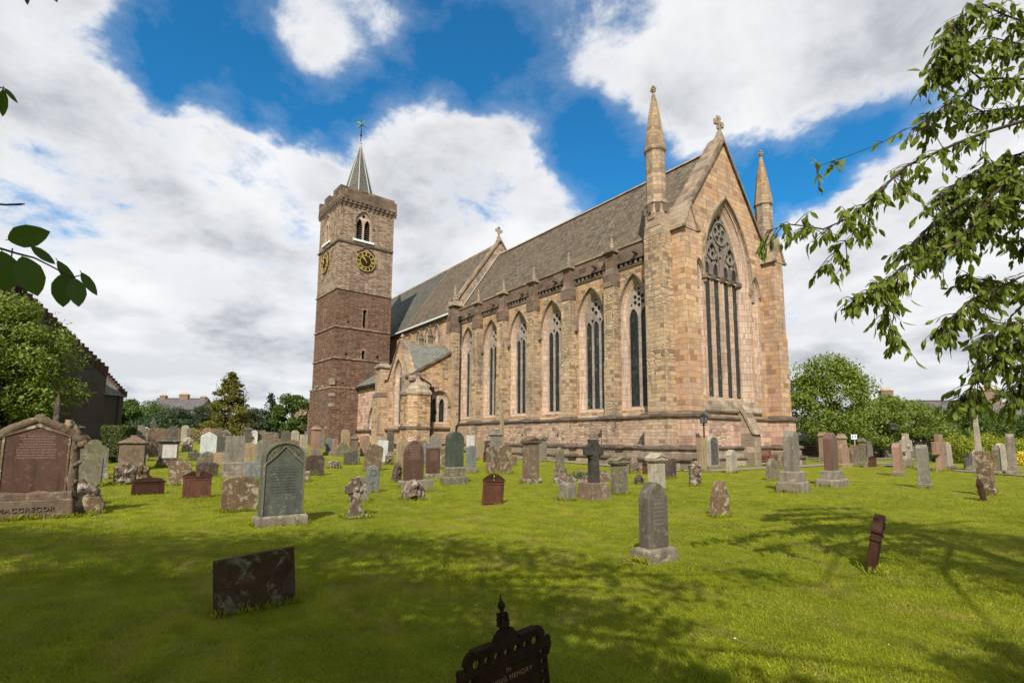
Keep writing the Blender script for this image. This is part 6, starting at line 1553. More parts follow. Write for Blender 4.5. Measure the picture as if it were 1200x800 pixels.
# ---- ornate iron marker nearest the camera
def iron_front():
    dep = 2.75; pc = px_point(605, 745, dep); base = Vector((pc.x, pc.y, gz(pc.x, pc.y)))
    t = thing('iron_grave_marker', 'ornate black iron marker with pierced border and tall finial, nearest the camera', 'grave marker', tuple(base), rad(91), 'cast iron grave markers')
    t.rotation_euler = (rad(-3), rad(-5.5), rad(91)); H = pc.z; a = .262; F = Matrix(((1,0,0,0), (0,0,-1,0), (0,1,0,0), (0,0,0,1)))
    b = MB(); b.M = F; zt = H-.015; b.prism([(-a*.77, -.1), (a*.77, -.1), (a*.77, zt-.105), (-a*.77, zt-.105)], -.008, .008); b.build('plate', 'cast_iron', t)
    b = MB(); b.M = F                                       # pierced border
    holes = [circ(-a*.72+a*1.44*i/6, zt-.055, .019 if 0 < i < 6 else .024, 14) for i in range(7)]
    for sx in (-1, 1): holes += [circ(sx*a*.865, zt-.125-.052*k, .016, 12) for k in range(9)]
    top = []
    for i in range(9): an = rad(180-90*i/8); top.append((-a*.80+.16*a*1.0*math.cos(an), zt-.045+.045*math.sin(an)))
    out = [(-a*.96, -.1), (-a*.77, -.1), (-a*.77, zt-.105), (a*.77, zt-.105), (a*.77, -.1), (a*.96, -.1), (a*.96, zt-.045)]
    for i in range(1, 9): an = rad(90*i/8); out.append((a*.80+.16*a*math.cos(an), zt-.045+.045*math.sin(an)))
    out += [(a*.30, zt), (a*.22, zt+.03), (a*.10, zt+.055), (-a*.10, zt+.055), (-a*.22, zt+.03), (-a*.30, zt), (-a*.80, zt)]
    for i in range(7, 0, -1): an = rad(180-90*i/8); out.append((-a*.80+.16*a*math.cos(an), zt-.045+.045*math.sin(an)))
    out.append((-a*.96, zt-.045))
    b.prism(out, -.012, .014, holes)
    b.build('border', 'cast_iron', t)
    b = MB(); b.M = F                                       # raised rims
    for sx in (-1, 1):
        q = [(sx*a*.30, zt-.002), (sx*a*.78, zt-.002), (sx*a*.78, zt+.012), (sx*a*.30, zt+.012)]; b.prism(q if sx > 0 else q[::-1], -.028, .03)
        b.tube([(sx*a*(.78+.19*math.sin(rad(9*i))), zt+.004-.05*(1-math.cos(rad(9*i))), 0) for i in range(11)], .013, 6)
        b.tube([(sx*a*.10, zt+.056, 0), (sx*a*.2, zt+.04, 0), (sx*a*.30, zt+.004, 0)], .012, 6)
        for c in holes: pass
        b.ball((sx*a*1.03, zt-.10, 0), .034, 10, 7, (1.0, 1.35, .6)); b.ball((sx*a*1.08, zt-.072, 0), .022, 8, 6, (1, 1, .7)); b.ball((sx*a*1.02, zt-.14, 0), .02, 8, 6, (1, 1, .7))
        b.tube([(sx*a*.975, -.1, 0), (sx*a*.975, zt-.15, 0)], .012, 6)
    for c in holes:
        cx = sum(q[0] for q in c)/len(c); cz = sum(q[1] for q in c)/len(c); r_ = abs(c[0][0]-cx)+.004
        b.tube([(cx+r_*math.cos(2*math.pi*k/12), cz+r_*math.sin(2*math.pi*k/12), .012) for k in range(13)], .0045, 4)
        b.tube([(cx, cz+r_, .008), (cx+.004, cz+.004, .008), (cx-.007, cz-.004, .008)], .003, 4)
    b.prism([(-a*.77, zt-.112), (a*.77, zt-.112), (a*.77, zt-.100), (-a*.77, zt-.100)], 0, .024)
    b.build('rims', 'cast_iron', t, smooth=False)
    b = MB(); z = zt+.05
    b.lathe([(.026, z), (.020, z+.02), (.036, z+.028), (.036, z+.034), (.016, z+.04), (.015, z+.085), (.009, z+.10), (.019, z+.118), (.021, z+.128), (.014, z+.142), (.005, z+.155), (.0015, z+.185)], 0, 0, 10)
    for k in range(6):
        an = k*math.pi/3
        for zz, r_ in ((z+.055, .028), (z+.08, .024)): b.ball((r_*math.cos(an), r_*math.sin(an), zz), .011, 7, 5)
    b.build('finial', 'cast_iron', t, smooth=True)
    z = zt-.150
    for ln, dz, dx, sz in (('IN', 0, .0, .030), ('LOVING MEMORY', -.042, .0, .034), ('OF', -.083, .0, .028)):
        tx = text_mesh(ln, sz, .002, 'CENTER', 1.15); tx.parent = t; tx.location = (dx, -.009, z+dz); tx.rotation_euler = (rad(90), 0, 0); tx.data.materials.append(MATS['iron_letter'])
plain('iron_letter', (.22, .13, .05), .5, 0, .3, 30, 0, .4)
iron_front()

# ---- tilted iron marker seen edge on
def iron_edge():
    p, dep = ground_at(1021, 668); s = dep/F_PX; v = math.degrees(math.atan2(p.y-CAM.y, p.x-CAM.x))
    t = thing('iron_grave_marker', 'rusty iron marker seen almost edge on, tilting to the right', 'grave marker', tuple(p), 0, 'cast iron grave markers')
    t.rotation_euler = (rad(-3), rad(0), rad(v-13)); t.rotation_euler = (rad(11), rad(0), rad(v-7)); H = 66*s; a = .20; F = Matrix(((1,0,0,0), (0,0,-1,0), (0,1,0,0), (0,0,0,1)))
    b = MB(); b.M = F; zt = H*.72; b.prism([(-a, -.12), (a, -.12), (a, zt), (-a, zt)], -.045, .045); b.build('plate', 'dark_rust', t, bevel=.006)
    b = MB(); b.M = F
    for sx in (-1, 1): q = [(sx*a*1.02, -.12), (sx*a*1.02, zt), (sx*a*.78, zt), (sx*a*.78, -.12)]; b.prism(q if sx < 0 else q[::-1], -.042, .042)
    b.prism([(-a*1.1, zt), (a*1.1, zt), (a*1.1, zt+.035), (-a*1.1, zt+.035)], -.06, .06); b.prism([(-a*1.08, zt-.10), (a*1.08, zt-.10), (a*1.08, zt-.075), (-a*1.08, zt-.075)], -.06, .06)
    b.prism([(-a*1.1, zt+.035), (a*1.1, zt+.035), (a*.1, H), (-a*.1, H)], -.055, .055); b.build('pediment', 'dark_rust', t, bevel=.006)
    b = MB(); rr = random.Random(9)
    for i in range(16): x, y = rr.uniform(-.3, .35), rr.uniform(-.25, .25); b.ball((x, y, 0), .03+.03*rr.random(), 6, 4, (1.5, 1.5, .6))
iron_edge()
def iron_post():
    p, dep = ground_at(1153, 586); s = dep/F_PX
    t = thing('iron_grave_marker', 'small rusty iron marker leaning at the foot of the white-streaked stone', 'grave marker', tuple(p), rad(100), 'cast iron grave markers'); v = math.degrees(math.atan2(p.y-CAM.y, p.x-CAM.x))
    t.rotation_euler = (rad(-8), 0, rad(v-12)); H = 25*s; a = .2
    b = MB(); b.M = Matrix(((1,0,0,0), (0,0,-1,0), (0,1,0,0), (0,0,0,1))); b.prism([(-a, -.1), (a, -.1), (a, H*.8), (0, H), (-a, H*.8)], -.03, .03); b.build('plate', 'dark_rust', t, bevel=.005)
    b = MB(); b.M = Matrix(((1,0,0,0), (0,0,-1,0), (0,1,0,0), (0,0,0,1))); b.prism([(-a*1.1, H*.66), (a*1.1, H*.66), (a*1.1, H*.72), (-a*1.1, H*.72)], -.05, .05); b.build('rim', 'dark_rust', t)
iron_post()
# ================================================================ BUILDINGS ROUND THE CHURCHYARD
def crow_gable():
    # grey harled house end with crow-stepped gable, left
    dep = 33.; s = dep/F_PX
    A = at_depth(118, dep); ang = rad(78)                     # right-hand corner of the gable wall; wall runs to the left
    t = thing('stone_house', 'dark grey harled house with crow-stepped gable behind the big tree on the far left', 'house', tuple(A), ang)
    # local: -x runs left along the gable wall, +y away from the camera
    Wd, eave, apex = 12.0, 5.3, 8.9
    t.rotation_euler = (0, 0, HEAD*-1.0+rad(86))
    F = Matrix(((1,0,0,0), (0,0,-1,0), (0,1,0,0), (0,0,0,1)))
    b = MB(); b.M = F; b.prism([(-Wd, -.5), (0, -.5), (0, eave), (-Wd/2, apex), (-Wd, eave)], -.7, 0); b.M = Matrix.Identity(4)
    b.box(-.7, 0, .7, 9, -.5, eave); b.box(-Wd, -Wd+.7, .7, 9, -.5, eave); b.build('wall', 'harled_wall', t)
    b = MB(); b.M = F; n = 19
    for i in range(n):
        for sx in (0, 1):
            u = (Wd/2)*(i/n); z = eave+(apex-eave)*(i/n); w = Wd/2/n
            x0_ = -u-w if sx == 0 else -Wd+u; b.prism([(x0_-.03, z-.25), (x0_+w+.03, z-.25), (x0_+w+.03, z+.36), (x0_-.03, z+.36)], -.45, .05)
    b.prism([(-Wd/2-.3, apex-.3), (-Wd/2+.3, apex-.3), (-Wd/2+.3, apex+.4), (-Wd/2-.3, apex+.4)], -.45, .05); b.build('crow_steps', 'red_ridge', t)
    b = MB(); b.add([(0, .5, eave), (0, 9, eave), (-Wd/2, 9, apex), (-Wd/2, .5, apex), (-Wd, .5, eave), (-Wd, 9, eave)], [(0,1,2,3), (3,2,5,4)]); b.build('roof', 'grey_slate', t)
    # lower wing to the right
    b = MB(); b.box(.02, 1.5, .15, 8, -.5, 3.9); b.box(1.2, 1.54, .05, .25, -.5, 4.0); w = b.build('wing_wall', 'harled_wall', t)
    b = MB(); b.add([(-.2, -.1, 3.85), (1.6, -.1, 3.85), (1.5, 2.6, 6.3), (-.2, 2.6, 6.3), (1.6, 5.3, 3.85), (-.2, 5.3, 3.85)], [(0,1,2,3), (3,2,4,5), (1,4,2)]); b.build('wing_roof', 'grey_slate', w)
    b = MB()
    for i in range(14): y = -.05+2.65*i/14; z = 3.8+2.45*i/14; b.box(1.42, 1.7, y, y+.24, z, z+.40)
    b.build('wing_crow_steps', 'red_ridge', w)
    b = MB(); b.tube([(-Wd/2-.4, .3, apex), (-Wd/2-.4, .3, apex+2.2)], .04, 5); b.build('roof_pole', 'pipe_iron', t)
crow_gable()

def house(px, dep, wid_px, eave_px, ridge_px, label, yaw=0., wall='far_stone', roofm='blue_slate', chim=(), windows=0, depth=8., group=None, white=False):
    p = at_depth(px, dep); s = dep/F_PX; Wd = wid_px*s; hz_ = 514
    ze = 1.6+(hz_-eave_px)*s-p.z; zr = 1.6+(hz_-ridge_px)*s-p.z
    t = thing('house', label, 'house', tuple(p), -HEAD+rad(yaw), group)
    b = MB(); b.box(-Wd/2, Wd/2, 0, depth, -.5, ze); b.M = Matrix(((0,0,1,0), (1,0,0,0), (0,1,0,0), (0,0,0,1)))
    for x in (-Wd/2, Wd/2-.3): b.M = Matrix(((0,0,1,x), (1,0,0,0), (0,1,0,0), (0,0,0,1))); b.prism([(0, ze-.01), (depth, ze-.01), (depth/2, zr-.1)], 0, .3)
    b.build('wall', wall, t)
    b = MB(); o = .3
    b.add([(-Wd/2-o, -o, ze-.1), (Wd/2+o, -o, ze-.1), (Wd/2+o, depth/2, zr), (-Wd/2-o, depth/2, zr), (-Wd/2-o, depth+o, ze-.1), (Wd/2+o, depth+o, ze-.1)], [(0,1,2,3), (3,2,5,4)]); rf = b.build('roof', roofm, t)
    b = MB(); b.box(-Wd/2-o, Wd/2+o, depth/2-.12, depth/2+.12, zr-.06, zr+.12); b.build('ridge', 'red_ridge', rf)
    for fx, h, w in chim:
        b = MB(); x = Wd*fx; b.box(x-w/2, x+w/2, depth/2-.45, depth/2+.45, zr-1.4, zr+h); b.box(x-w/2-.08, x+w/2+.08, depth/2-.53, depth/2+.53, zr+h, zr+h+.15); c = b.build('chimney', 'far_chimney', rf)
        b = MB(); n = max(1, int(w/.45))
        for k in range(n): b.lathe([(.13, zr+h+.14), (.15, zr+h+.3), (.11, zr+h+.65)], x-w/2+w*(k+.5)/n, depth/2, 8)
        b.build('chimney_pot', 'chimney_pot', c)
    for k in range(windows):
        x = -Wd/2+Wd*(k+.5)/windows; b = MB(); b.box(x-.55, x+.55, -.06, .02, 1.0, 2.5); wv = b.build('window', 'white_paint', t)
        b = MB(); b.box(x-.45, x-.04, -.09, -.05, 1.08, 2.42); b.box(x+.04, x+.45, -.09, -.05, 1.08, 2.42); b.build('pane', 'window_pane', wv)
    return t
house(199, 118., 58, 482, 468, 'distant slate-roofed house with chimneys above the trees left of the golden conifer', 3, chim=((-.40, .5, 1.3), (.02, .8, 2.0), (.42, .3, 1.2)))
house(1133, 82., 130, 480, 464, 'long slate-roofed house behind the trees on the right with two chimneys', -4, chim=((-.49, 1.6, 1.9),), windows=4, depth=10)
house(1222, 60., 64, 486, 466, 'reddish gabled house at the right edge with a stout stone chimney', -14, roofm='blue_slate', chim=((-.40, 1.5, 1.9),), windows=2)
house(1086, 62., 46, 504, 490, 'white cottage with small windows glimpsed beneath the right-hand trees', -3, wall='render_white', windows=3, depth=6)
def shed():
    dep = 52.; s = dep/F_PX; p = at_depth(944, dep); t = thing('shed', 'low dark shed with pale blue-grey roof between cathedral and the round tree', 'shed', tuple(p), -HEAD+rad(-6))
    b = MB(); b.box(-2.4, 3.2, 0, 4, -.4, .9); b.build('wall', 'dry_wall', t); b = MB(); b.box(-2.4, 3.2, .1, 4, .9, 1.55); b.build('upper_wall', 'far_stone', t)
    b = MB(); b.add([(-2.7, -.4, 1.5), (3.5, -.4, 1.5), (3.5, 4, 2.3), (-2.7, 4, 2.3), (-2.7, -.4, 1.36), (3.5, -.4, 1.36), (3.5, 4, 2.16), (-2.7, 4, 2.16)], [(0,1,2,3), (7,6,5,4), (0,4,5,1), (1,5,6,2), (3,2,6,7), (0,3,7,4)]); b.build('roof', 'blue_slate', t)
shed()
def boundary(px0, px1, dep0, dep1, h, label, mat='dry_wall'):
    a, c = at_depth(px0, dep0), at_depth(px1, dep1); t = (a+c)/2; d = c-a; L = Vector((d.x, d.y)).length
    b = MB(); n = int(L/1.2); rr = random.Random(int(px0))
    b.box(-L/2, L/2, -.25, .25, -.6, h); 
    for i in range(n): x = -L/2+L*(i+.5)/n; b.taper(x-.55, x+.55, -.3, .3, h, h+.16+.08*rr.random(), .05, .1)
    o = b.build('boundary_wall', mat, bevel=.02); o.location = t; o.rotation_euler = (0, 0, math.atan2(d.y, d.x)); tag(o, label, 'wall')
boundary(985, 1120, 50, 52, 1.35, 'dark rubble boundary wall beneath the right-hand trees')
boundary(-60, 352, 72, 72, 1.1, 'low dark boundary wall behind the furthest left graves')

# ================================================================ TREES, BUSHES, HEDGES
TG = 'trees beyond the churchyard'
p = at_depth(-4, 25.5); tree('broadleaf_tree', 'large sunlit broadleaf tree in front of the dark house on the far left', 'tree', p, 8.0, 2.85, 'bright_leaf', 11, .17, 30000, 46, .05, trunk_r=.2)
p = at_depth(-70, 24); tree('broadleaf_tree', 'broadleaf tree cut off by the left edge of the view', 'tree', p, 7.4, 3.2, 'mid_leaf', 12, .19, 12000, 30, .12)
def ytree(px, dep, top, wpx, mat, seed, label, shape='round', n=9000, leaf=.3, name='broadleaf_tree', th=.08, clumps=28):
    p = at_depth(px, dep); s = dep/F_PX; hz_ = 514+(px-600)*.0
    H = 1.6+(hz_-top)*s-p.z; return tree(name, label, 'tree', p, H, wpx*s/2, mat, seed, leaf, n, clumps, th, shape, TG, .15)
ytree(267, 62, 438, 76, 'golden_leaf', 21, 'golden-green conifer standing alone left of the tower', 'cone', 20000, .24, 'conifer_tree', .04, 110)
ytree(315, 74, 463, 34, 'grey_leaf', 22, 'dark pointed conifer between the golden conifer and the tower', 'cone', 8000, .33, 'conifer_tree', .05, 40)
ytree(341, 70, 464, 40, 'mid_leaf', 23, 'green rounded tree touching the tower on its left', 'round', 9000, .33)
ytree(296, 80, 482, 40, 'grey_leaf', 24, 'grey-green low tree just right of the golden conifer')
ytree(140, 70, 468, 40, 'mid_leaf', 25, 'bright green tree right of the crow-stepped house', 'round', 9000, .33)
ytree(172, 82, 476, 52, 'mid_leaf', 26, 'spreading green tree below the distant house roof')
ytree(205, 76, 482, 50, 'grey_leaf', 27, 'dull green broad tree under the distant chimneys')
ytree(234, 80, 480, 36, 'grey_leaf', 28, 'grey-green tree tucked against the left side of the golden conifer')
ytree(118, 78, 484, 46, 'dark_leaf', 29, 'dark tree partly hidden behind the crow-stepped house')
ytree(186, 66, 494, 60, 'dark_leaf', 30, 'low dark bushy tree directly behind the left-hand graves', 'low')
ytree(976, 46, 416, 92, 'bright_leaf', 31, 'tall rounded broadleaf tree just right of the cathedral', 'round', 22000, .25, clumps=44)
ytree(936, 60, 488, 24, 'mid_leaf', 32, 'small green tree between cathedral corner and the tall rounded tree', n=4000)
for px, dep, top, wpx, mat, seed, l in (
    (1032, 50, 460, 60, 'bright_leaf', 33, 'loose light-green tree right of the tall rounded tree, behind the lamp post'),
    (1082, 52, 470, 70, 'bright_leaf', 34, 'light-green spreading tree over the white cottage'),
    (1130, 53, 480, 72, 'mid_leaf', 35, 'spreading tree behind the yellow-green hedge, left part'),
    (1176, 52, 482, 66, 'mid_leaf', 36, 'spreading tree behind the yellow-green hedge, right part'),
    (1228, 50, 480, 66, 'mid_leaf', 37, 'tree cut off by the right edge behind the hedge')):
    ytree(px, dep, top, wpx, mat, seed, l, 'round', 11000, .23, th=.18)
def bush(px, py, h, w, mat, label, seed, leaf=.09, n=3000, name='bush', dep=None, flat=1.0):
    if dep is None: p, dep = ground_at(px, py)
    else: p = at_depth(px, dep)
    s = dep/F_PX; rng = np.random.default_rng(seed); H, R_ = h*s, w*s/2
    t = thing(name, label, 'bush', tuple(p)); b = MB(); b.tube([(0, 0, -.1), (0, 0, H*.5)], [.06, .03], 6); b.build('stem', 'bark', t)
    Ps, Ds, Ns, Ss = [], [], [], []; rr = random.Random(seed)
    for k in range(18):
        a = rr.random()*6.28; zf = rr.random(); c = (R_*.55*math.cos(a), R_*.55*flat*math.sin(a), H*(.2+.6*zf)); P, D, N, S = blob_leaves(rng, c, (R_*.5, R_*.5*flat, H*.26), n//18, leaf); Ps.append(P); Ds.append(D); Ns.append(N); Ss.append(S)
    P = np.concatenate(Ps); k = (P[:, 2] > .01)
    leaf_object('foliage', mat, P[k], np.concatenate(Ds)[k], np.concatenate(Ns)[k], np.concatenate(Ss)[k], t); return t
# clipped yew: wider at the top than at the foot
def yew():
    p, dep = ground_at(135, 541); s = dep/F_PX; H = 41*s; R_ = 17*s; rng = np.random.default_rng(8); n = 9000
    t = thing('yew_bush', 'clipped flat-topped yew bush, wider above than below, among the left graves', 'bush', tuple(p))
    b = MB(); b.tube([(0, 0, -.1), (0, 0, H*.6)], [.1, .06], 6); b.build('stem', 'bark', t)
    z = rng.random(n)**.7*H; a = rng.random(n)*6.283; top = rng.random(n) < .25; z[top] = H*(.96+.06*rng.random(top.sum()))
    rr_ = R_*(.55+.5*(np.minimum(z/H, 1))**.7)*(.90+.14*np.sin(a*5)*.5+.08*rng.random(n)); rr_[top] *= np.sqrt(rng.random(top.sum()))
    P = np.stack([rr_*np.cos(a), rr_*np.sin(a), z], 1); N = np.stack([np.cos(a), np.sin(a), .2+0*a], 1)+rng.normal(size=(n, 3))*.4; N[top] += np.array([0, 0, 1.5]); D = rng.normal(size=(n, 3))*.5+np.array([0, 0, 1.0])
    leaf_object('foliage', 'yew_leaf', P, D, N, .11*(.6+.8*rng.random(n)), t)
yew()
HG = 'bushes along the right-hand path'
for px, py, h, w, m, l, sd in ((1133, 541, 34, 58, 'lime_leaf', 'bright yellow-green hedge bush behind the slender cross, left one', 41), (1180, 543, 36, 62, 'lime_leaf', 'bright yellow-green hedge bush behind the far right graves', 42), (1232, 546, 38, 60, 'lime_leaf', 'bright yellow-green hedge bush running out of the right edge', 43)):
    tag(bush(px, py, h, w, m, l, sd, .13, 7000, 'hedge_bush', dep=39.), l, 'hedge', HG)
for px, py, h, w, m, l, sd in ((1094, 541, 11, 17, 'mid_leaf', 'small round clipped bush beside the pink sandstone cross', 44), (1124, 541, 10, 20, 'mid_leaf', 'low round clipped bush in front of the hedge', 45), (1163, 541, 14, 14, 'yellow_flower', 'yellow-flowering bush in front of the hedge', 46), (1197, 545, 17, 16, 'yellow_flower', 'yellow-flowering bush at the far right edge', 47), (1122, 533, 6, 16, 'purple_flower', 'clump of purple flowers below the hedge', 48), (1160, 549, 12, 12, 'red_flower', 'orange-leaved little shrub right of the slender cross', 49)):
    tag(bush(px, py, h, w, m, l, sd, .10, 1500), l, 'bush', HG)

# ================================================================ BENCH, LAMPS, SIGN
def bench():
    t = thing('bench', 'red-brown wooden bench standing against the east wall', 'bench', (1.02, 7.75, 0), rad(90))
    # local: x along the bench, -y the front (faces east)
    def slat(b, x0, x1, y, z, w, h, tilt=0): b.box(x0, x1, y-w/2, y+w/2, z, z+h)
    b = MB()
    for k in range(5): slat(b, -.8, .8, -.28+k*.115, .43, .095, .03)
    b.build('seat', 'bench_wood', t, bevel=.005)
    b = MB()
    for k in range(4): z = .55+k*.105; b.box(-.8, .8, .25+.03*k, .275+.03*k, z, z+.085)
    b.build('backrest', 'bench_wood', t, bevel=.005)
    for x in (-.78, .78):
        for y, h in ((-.30, .66), (.24, .98)):
            b = MB(); b.taper(x-.035, x+.035, y-.035, y+.035+(.10 if h > .9 else 0), -.02, h, .004, .004); b.build('leg', 'bench_wood', t, bevel=.005)
        b = MB(); b.box(x-.045, x+.045, -.36, .30, .64, .685); b.build('armrest', 'bench_wood', t, bevel=.008)
bench()
def lamp_post(pos, H, label, lant=.16):
    t = thing('lamp_post', label, 'lamp post', tuple(pos), 0, 'lamp posts')
    b = MB(); b.lathe([(.09, 0), (.09, .25), (.05, .3), (.04, H-.62), (.06, H-.58), (.03, H-.52)], 0, 0, 10); b.tube([(-.22, 0, H-.62), (.22, 0, H-.62)], .018, 6); b.build('post', 'pipe_iron', t)
    b = MB(); q = lant
    b.taper(-q*.7, q*.7, -q*.7, q*.7, H-.50, H-.16, -q*.35, -q*.35); b.build('lantern_glass', 'lamp_glass', t)
    b = MB()
    for sx in (-1, 1):
        for sy in (-1, 1): b.tube([(sx*q*.72, sy*q*.72, H-.52), (sx*q*1.07, sy*q*1.07, H-.15)], .018, 5)
    b.box(-q*.8, q*.8, -q*.8, q*.8, H-.54, H-.50); b.taper(-q*1.2, q*1.2, -q*1.2, q*1.2, H-.17, H-.02, q*.8, q*.8); b.lathe([(.05, H-.03), (.03, H+.03), (.01, H+.08)], 0, 0, 8); b.build('lantern_frame', 'pipe_iron', t)
lamp_post(Vector((2.0, -.45, 0)), 3.0, 'black lamp post before the south-east corner of the choir', .15)
p = at_depth(1049, 45.); lamp_post(p, 1.6+(514-494)*45/F_PX, 'black lamp post under the right-hand trees', .24)
def sign():
    dep = 38.; s = dep/F_PX; p = at_depth(1000.5, dep); t = thing('sign', 'small blue and white sign on a pale post before the right-hand trees', 'sign', tuple(p), -HEAD)
    zt = 1.6+(514-507)*s; b = MB(); b.tube([(.05, 0, 0), (.05, 0, zt)], .035, 6); b.build('post', 'lead_roll', t)
    b = MB(); b.box(-.21, .21, -.05, -.02, zt-.32, zt); b.build('board', 'white_paint', t, bevel=.01)
    b = MB(); b.box(-.17, -.04, -.06, -.045, zt-.25, zt-.06); b.box(.02, .13, -.06, -.045, zt-.20, zt-.06); b.add([(.10, -.058, zt-.25), (.19, -.058, zt-.13), (.10, -.058, zt-.08)], [(0,1,2)]); b.build('symbol', 'sign_blue', t)
sign()
# dark yellow flowers/weeds by the tower graves
for px, py, l, sd in ((408, 531, 'tuft of yellow-flowered weeds behind the rough leaning slab', 61), (418, 533, 'smaller tuft of yellow weeds beside the urn block', 62)):
    bush(px, py, 7, 10, 'lime_leaf', l, sd, .08, 260, 'weed_tuft')
b = bush(409, 502, 10, 9, 'dark_leaf', 'small dark shrub growing against the tower base', 63, .12, 400, 'wall_shrub', dep=62.); b.location.z += .9

# ================================================================ OVERHANGING TREES AT THE CAMERA
def near_leaf_params(rng, P, tw, size, droop=.75):
    n = len(P); D = np.asarray(tw)*.55+rng.normal(size=(n, 3))*.42+np.array([0, 0, -droop]); N = rng.normal(size=(n, 3))*.7+np.array([0, 0, .55]); return D, N, size*(.62+.62*rng.random(n))
def overhang_tree():
    rng = np.random.default_rng(77); rr = random.Random(77)
    base = CAM+rgt*6.2+Vector((fwd.x, fwd.y, 0))*3.6; base.z = 0
    t = thing('overhanging_tree', 'cherry-like tree whose drooping leafy branches hang into the right of the view', 'tree', tuple(base))
    B0 = Vector(base); wood = MB(); P_, T_ = [], []
    wood.tube([(0, 0, -.1), (.05, .03, 1.2), (-.05, .05, 2.6), (.1, 0, 4.4), (.05, .05, 6.6), (0, 0, 8.6)], [.26, .2, .17, .13, .08, .03], 10)
    def branch(pts, r0_, r1_, dens_, spread=.16, leafy_from=.15):
        pts = [Vector(q) for q in pts]; fine = []
        for i in range(len(pts)-1):
            for k in range(6):
                u = k/6; q = pts[i].lerp(pts[i+1], u); q = q+Vector((noise.noise(q*1.7), noise.noise(q*1.7+Vector((9, 0, 0))), noise.noise(q*1.7+Vector((0, 9, 0)))))*.05; fine.append(q)
        fine.append(pts[-1]); n = len(fine)
        wood.tube([q-B0 for q in fine], [r0_+(r1_-r0_)*i/(n-1) for i in range(n)], 6)
        L = sum((fine[i+1]-fine[i]).length for i in range(n-1)); m = int(L*dens_*(1.9 if pts[-1].z < 3.4 else 1.6))
        for j in range(m):                                  # short twigs with a tassel of leaves
            u = leafy_from+(1-leafy_from)*rr.random(); i = min(n-2, int(u*(n-1))); q = fine[i].lerp(fine[i+1], rr.random()); d = (fine[i+1]-fine[i]).normalized()
            tw = (d*.5+Vector((rr.gauss(0, .5), rr.gauss(0, .5), rr.gauss(-.15, .35)))).normalized(); ln = spread*(.6+1.1*rr.random())
            e = q+tw*ln+Vector((0, 0, -.3*ln)); wood.tube([q-B0, (q+e)/2-B0+Vector((0, 0, .02)), e-B0], [.005, .004, .002], 4)
            for k in range(rr.randint(3, 9)):
                f = .25+.8*rr.random(); P_.append(tuple(q.lerp(e, f)-B0)); T_.append(tuple(tw))
        return fine
    D0 = 5.4
    def pp(lst): return [px_point(x, y, D0+dz) for x, y, dz in lst]
    crown = B0+Vector((.05, .03, 3.2))
    c2 = B0+Vector((.08, .02, 4.6))
    limbs = [
        ([(1290, 150, .2), (1200, 141, 0), (1144, 159, -.1), (1108, 174, -.2), (1060, 195, -.2), (1036, 222, -.3), (1000, 250, -.35), (964, 266, -.4), (925, 262, -.45), (900, 270, -.5)], .028, .004, 8),
        ([(1290, 80, .5), (1200, 93, .3), (1150, 92, .2), (1118, 62, .1), (1098, 84, .1)], .026, .005, 14),
        ([(1260, 30, .5), (1200, 22, .4), (1150, 6, .3), (1120, 26, .2), (1106, 60, .1)], .02, .004, 15),
        ([(1108, 174, -.2), (1090, 146, -.1), (1062, 150, 0), (1030, 168, .05), (992, 184, .1), (955, 196, .1)], .010, .003, 5),
        ([(1290, 210, -.2), (1200, 198, -.2), (1160, 236, -.3), (1120, 288, -.35), (1066, 312, -.4), (1030, 338, -.4), (996, 350, -.45)], .022, .004, 11),
        ([(1066, 312, -.4), (1044, 348, -.4), (1037, 384, -.4), (1058, 402, -.4)], .008, .003, 12),
        ([(1290, 300, .1), (1200, 324, 0), (1132, 354, -.1), (1102, 390, -.1)], .018, .004, 13),
        ([(1280, 350, .3), (1200, 392, .2), (1162, 420, .1), (1140, 452, 0), (1128, 468, 0)], .015, .003, 14),
        ([(1300, 250, .8), (1200, 250, .6), (1140, 232, .5), (1090, 262, .4), (1056, 300, .3)], .022, .004, 15),
        ([(1036, 222, -.3), (1008, 262, -.3), (985, 282, -.3), (965, 312, -.3)], .007, .003, 10),
        ([(1290, 180, 1.0), (1200, 180, .9), (1140, 200, .8), (1100, 232, .7)], .022, .004, 16),
        ([(1290, 120, 1.0), (1210, 120, .9), (1150, 130, .8), (1120, 118, .7), (1086, 140, .6)], .02, .004, 13),
        ([(1290, 270, 1.0), (1200, 282, .9), (1130, 268, .8), (1090, 300, .7)], .02, .004, 16),
        ([(1290, 330, .9), (1210, 352, .8), (1170, 330, .7), (1130, 322, .6)], .02, .004, 14),
        ([(1290, 60, 1.2), (1210, 56, 1.0), (1160, 46, .9), (1130, 58, .9)], .018, .004, 14),
        ([(1290, 430, .5), (1220, 420, .4), (1196, 440, .3), (1188, 470, .2)], .012, .003, 12),
        ([(1290, 385, .2), (1230, 372, .1), (1180, 378, .0), (1150, 398, 0)], .012, .003, 13),
        ([(1280, 230, .4), (1220, 222, .3), (1180, 226, .3), (1150, 262, .2)], .016, .004, 18),
        ([(1280, 195, .2), (1220, 200, .2), (1178, 210, .1), (1150, 206, .1)], .016, .004, 18)]
    for lst, r0_, r1_, dn in limbs:
        r0_ *= .42; q = pp(lst)
        if lst[0][0] >= 1250: q = [crown if lst[0][1] > 150 else c2]+[(crown if lst[0][1] > 150 else c2).lerp(q[0], .6)+Vector((0, 0, .25))]+q; branch(q, r0_*2.0, r1_, dn, .17, .33)
        else: branch(q, r0_, r1_, dn, .15, .1)
    P = np.array(P_); T = np.array(T_); D, N, S = near_leaf_params(rng, P, T, .108, 1.05)
    leaf_object('foliage', 'cherry_leaf', P, D, N, S, t, 'leaf', .40)
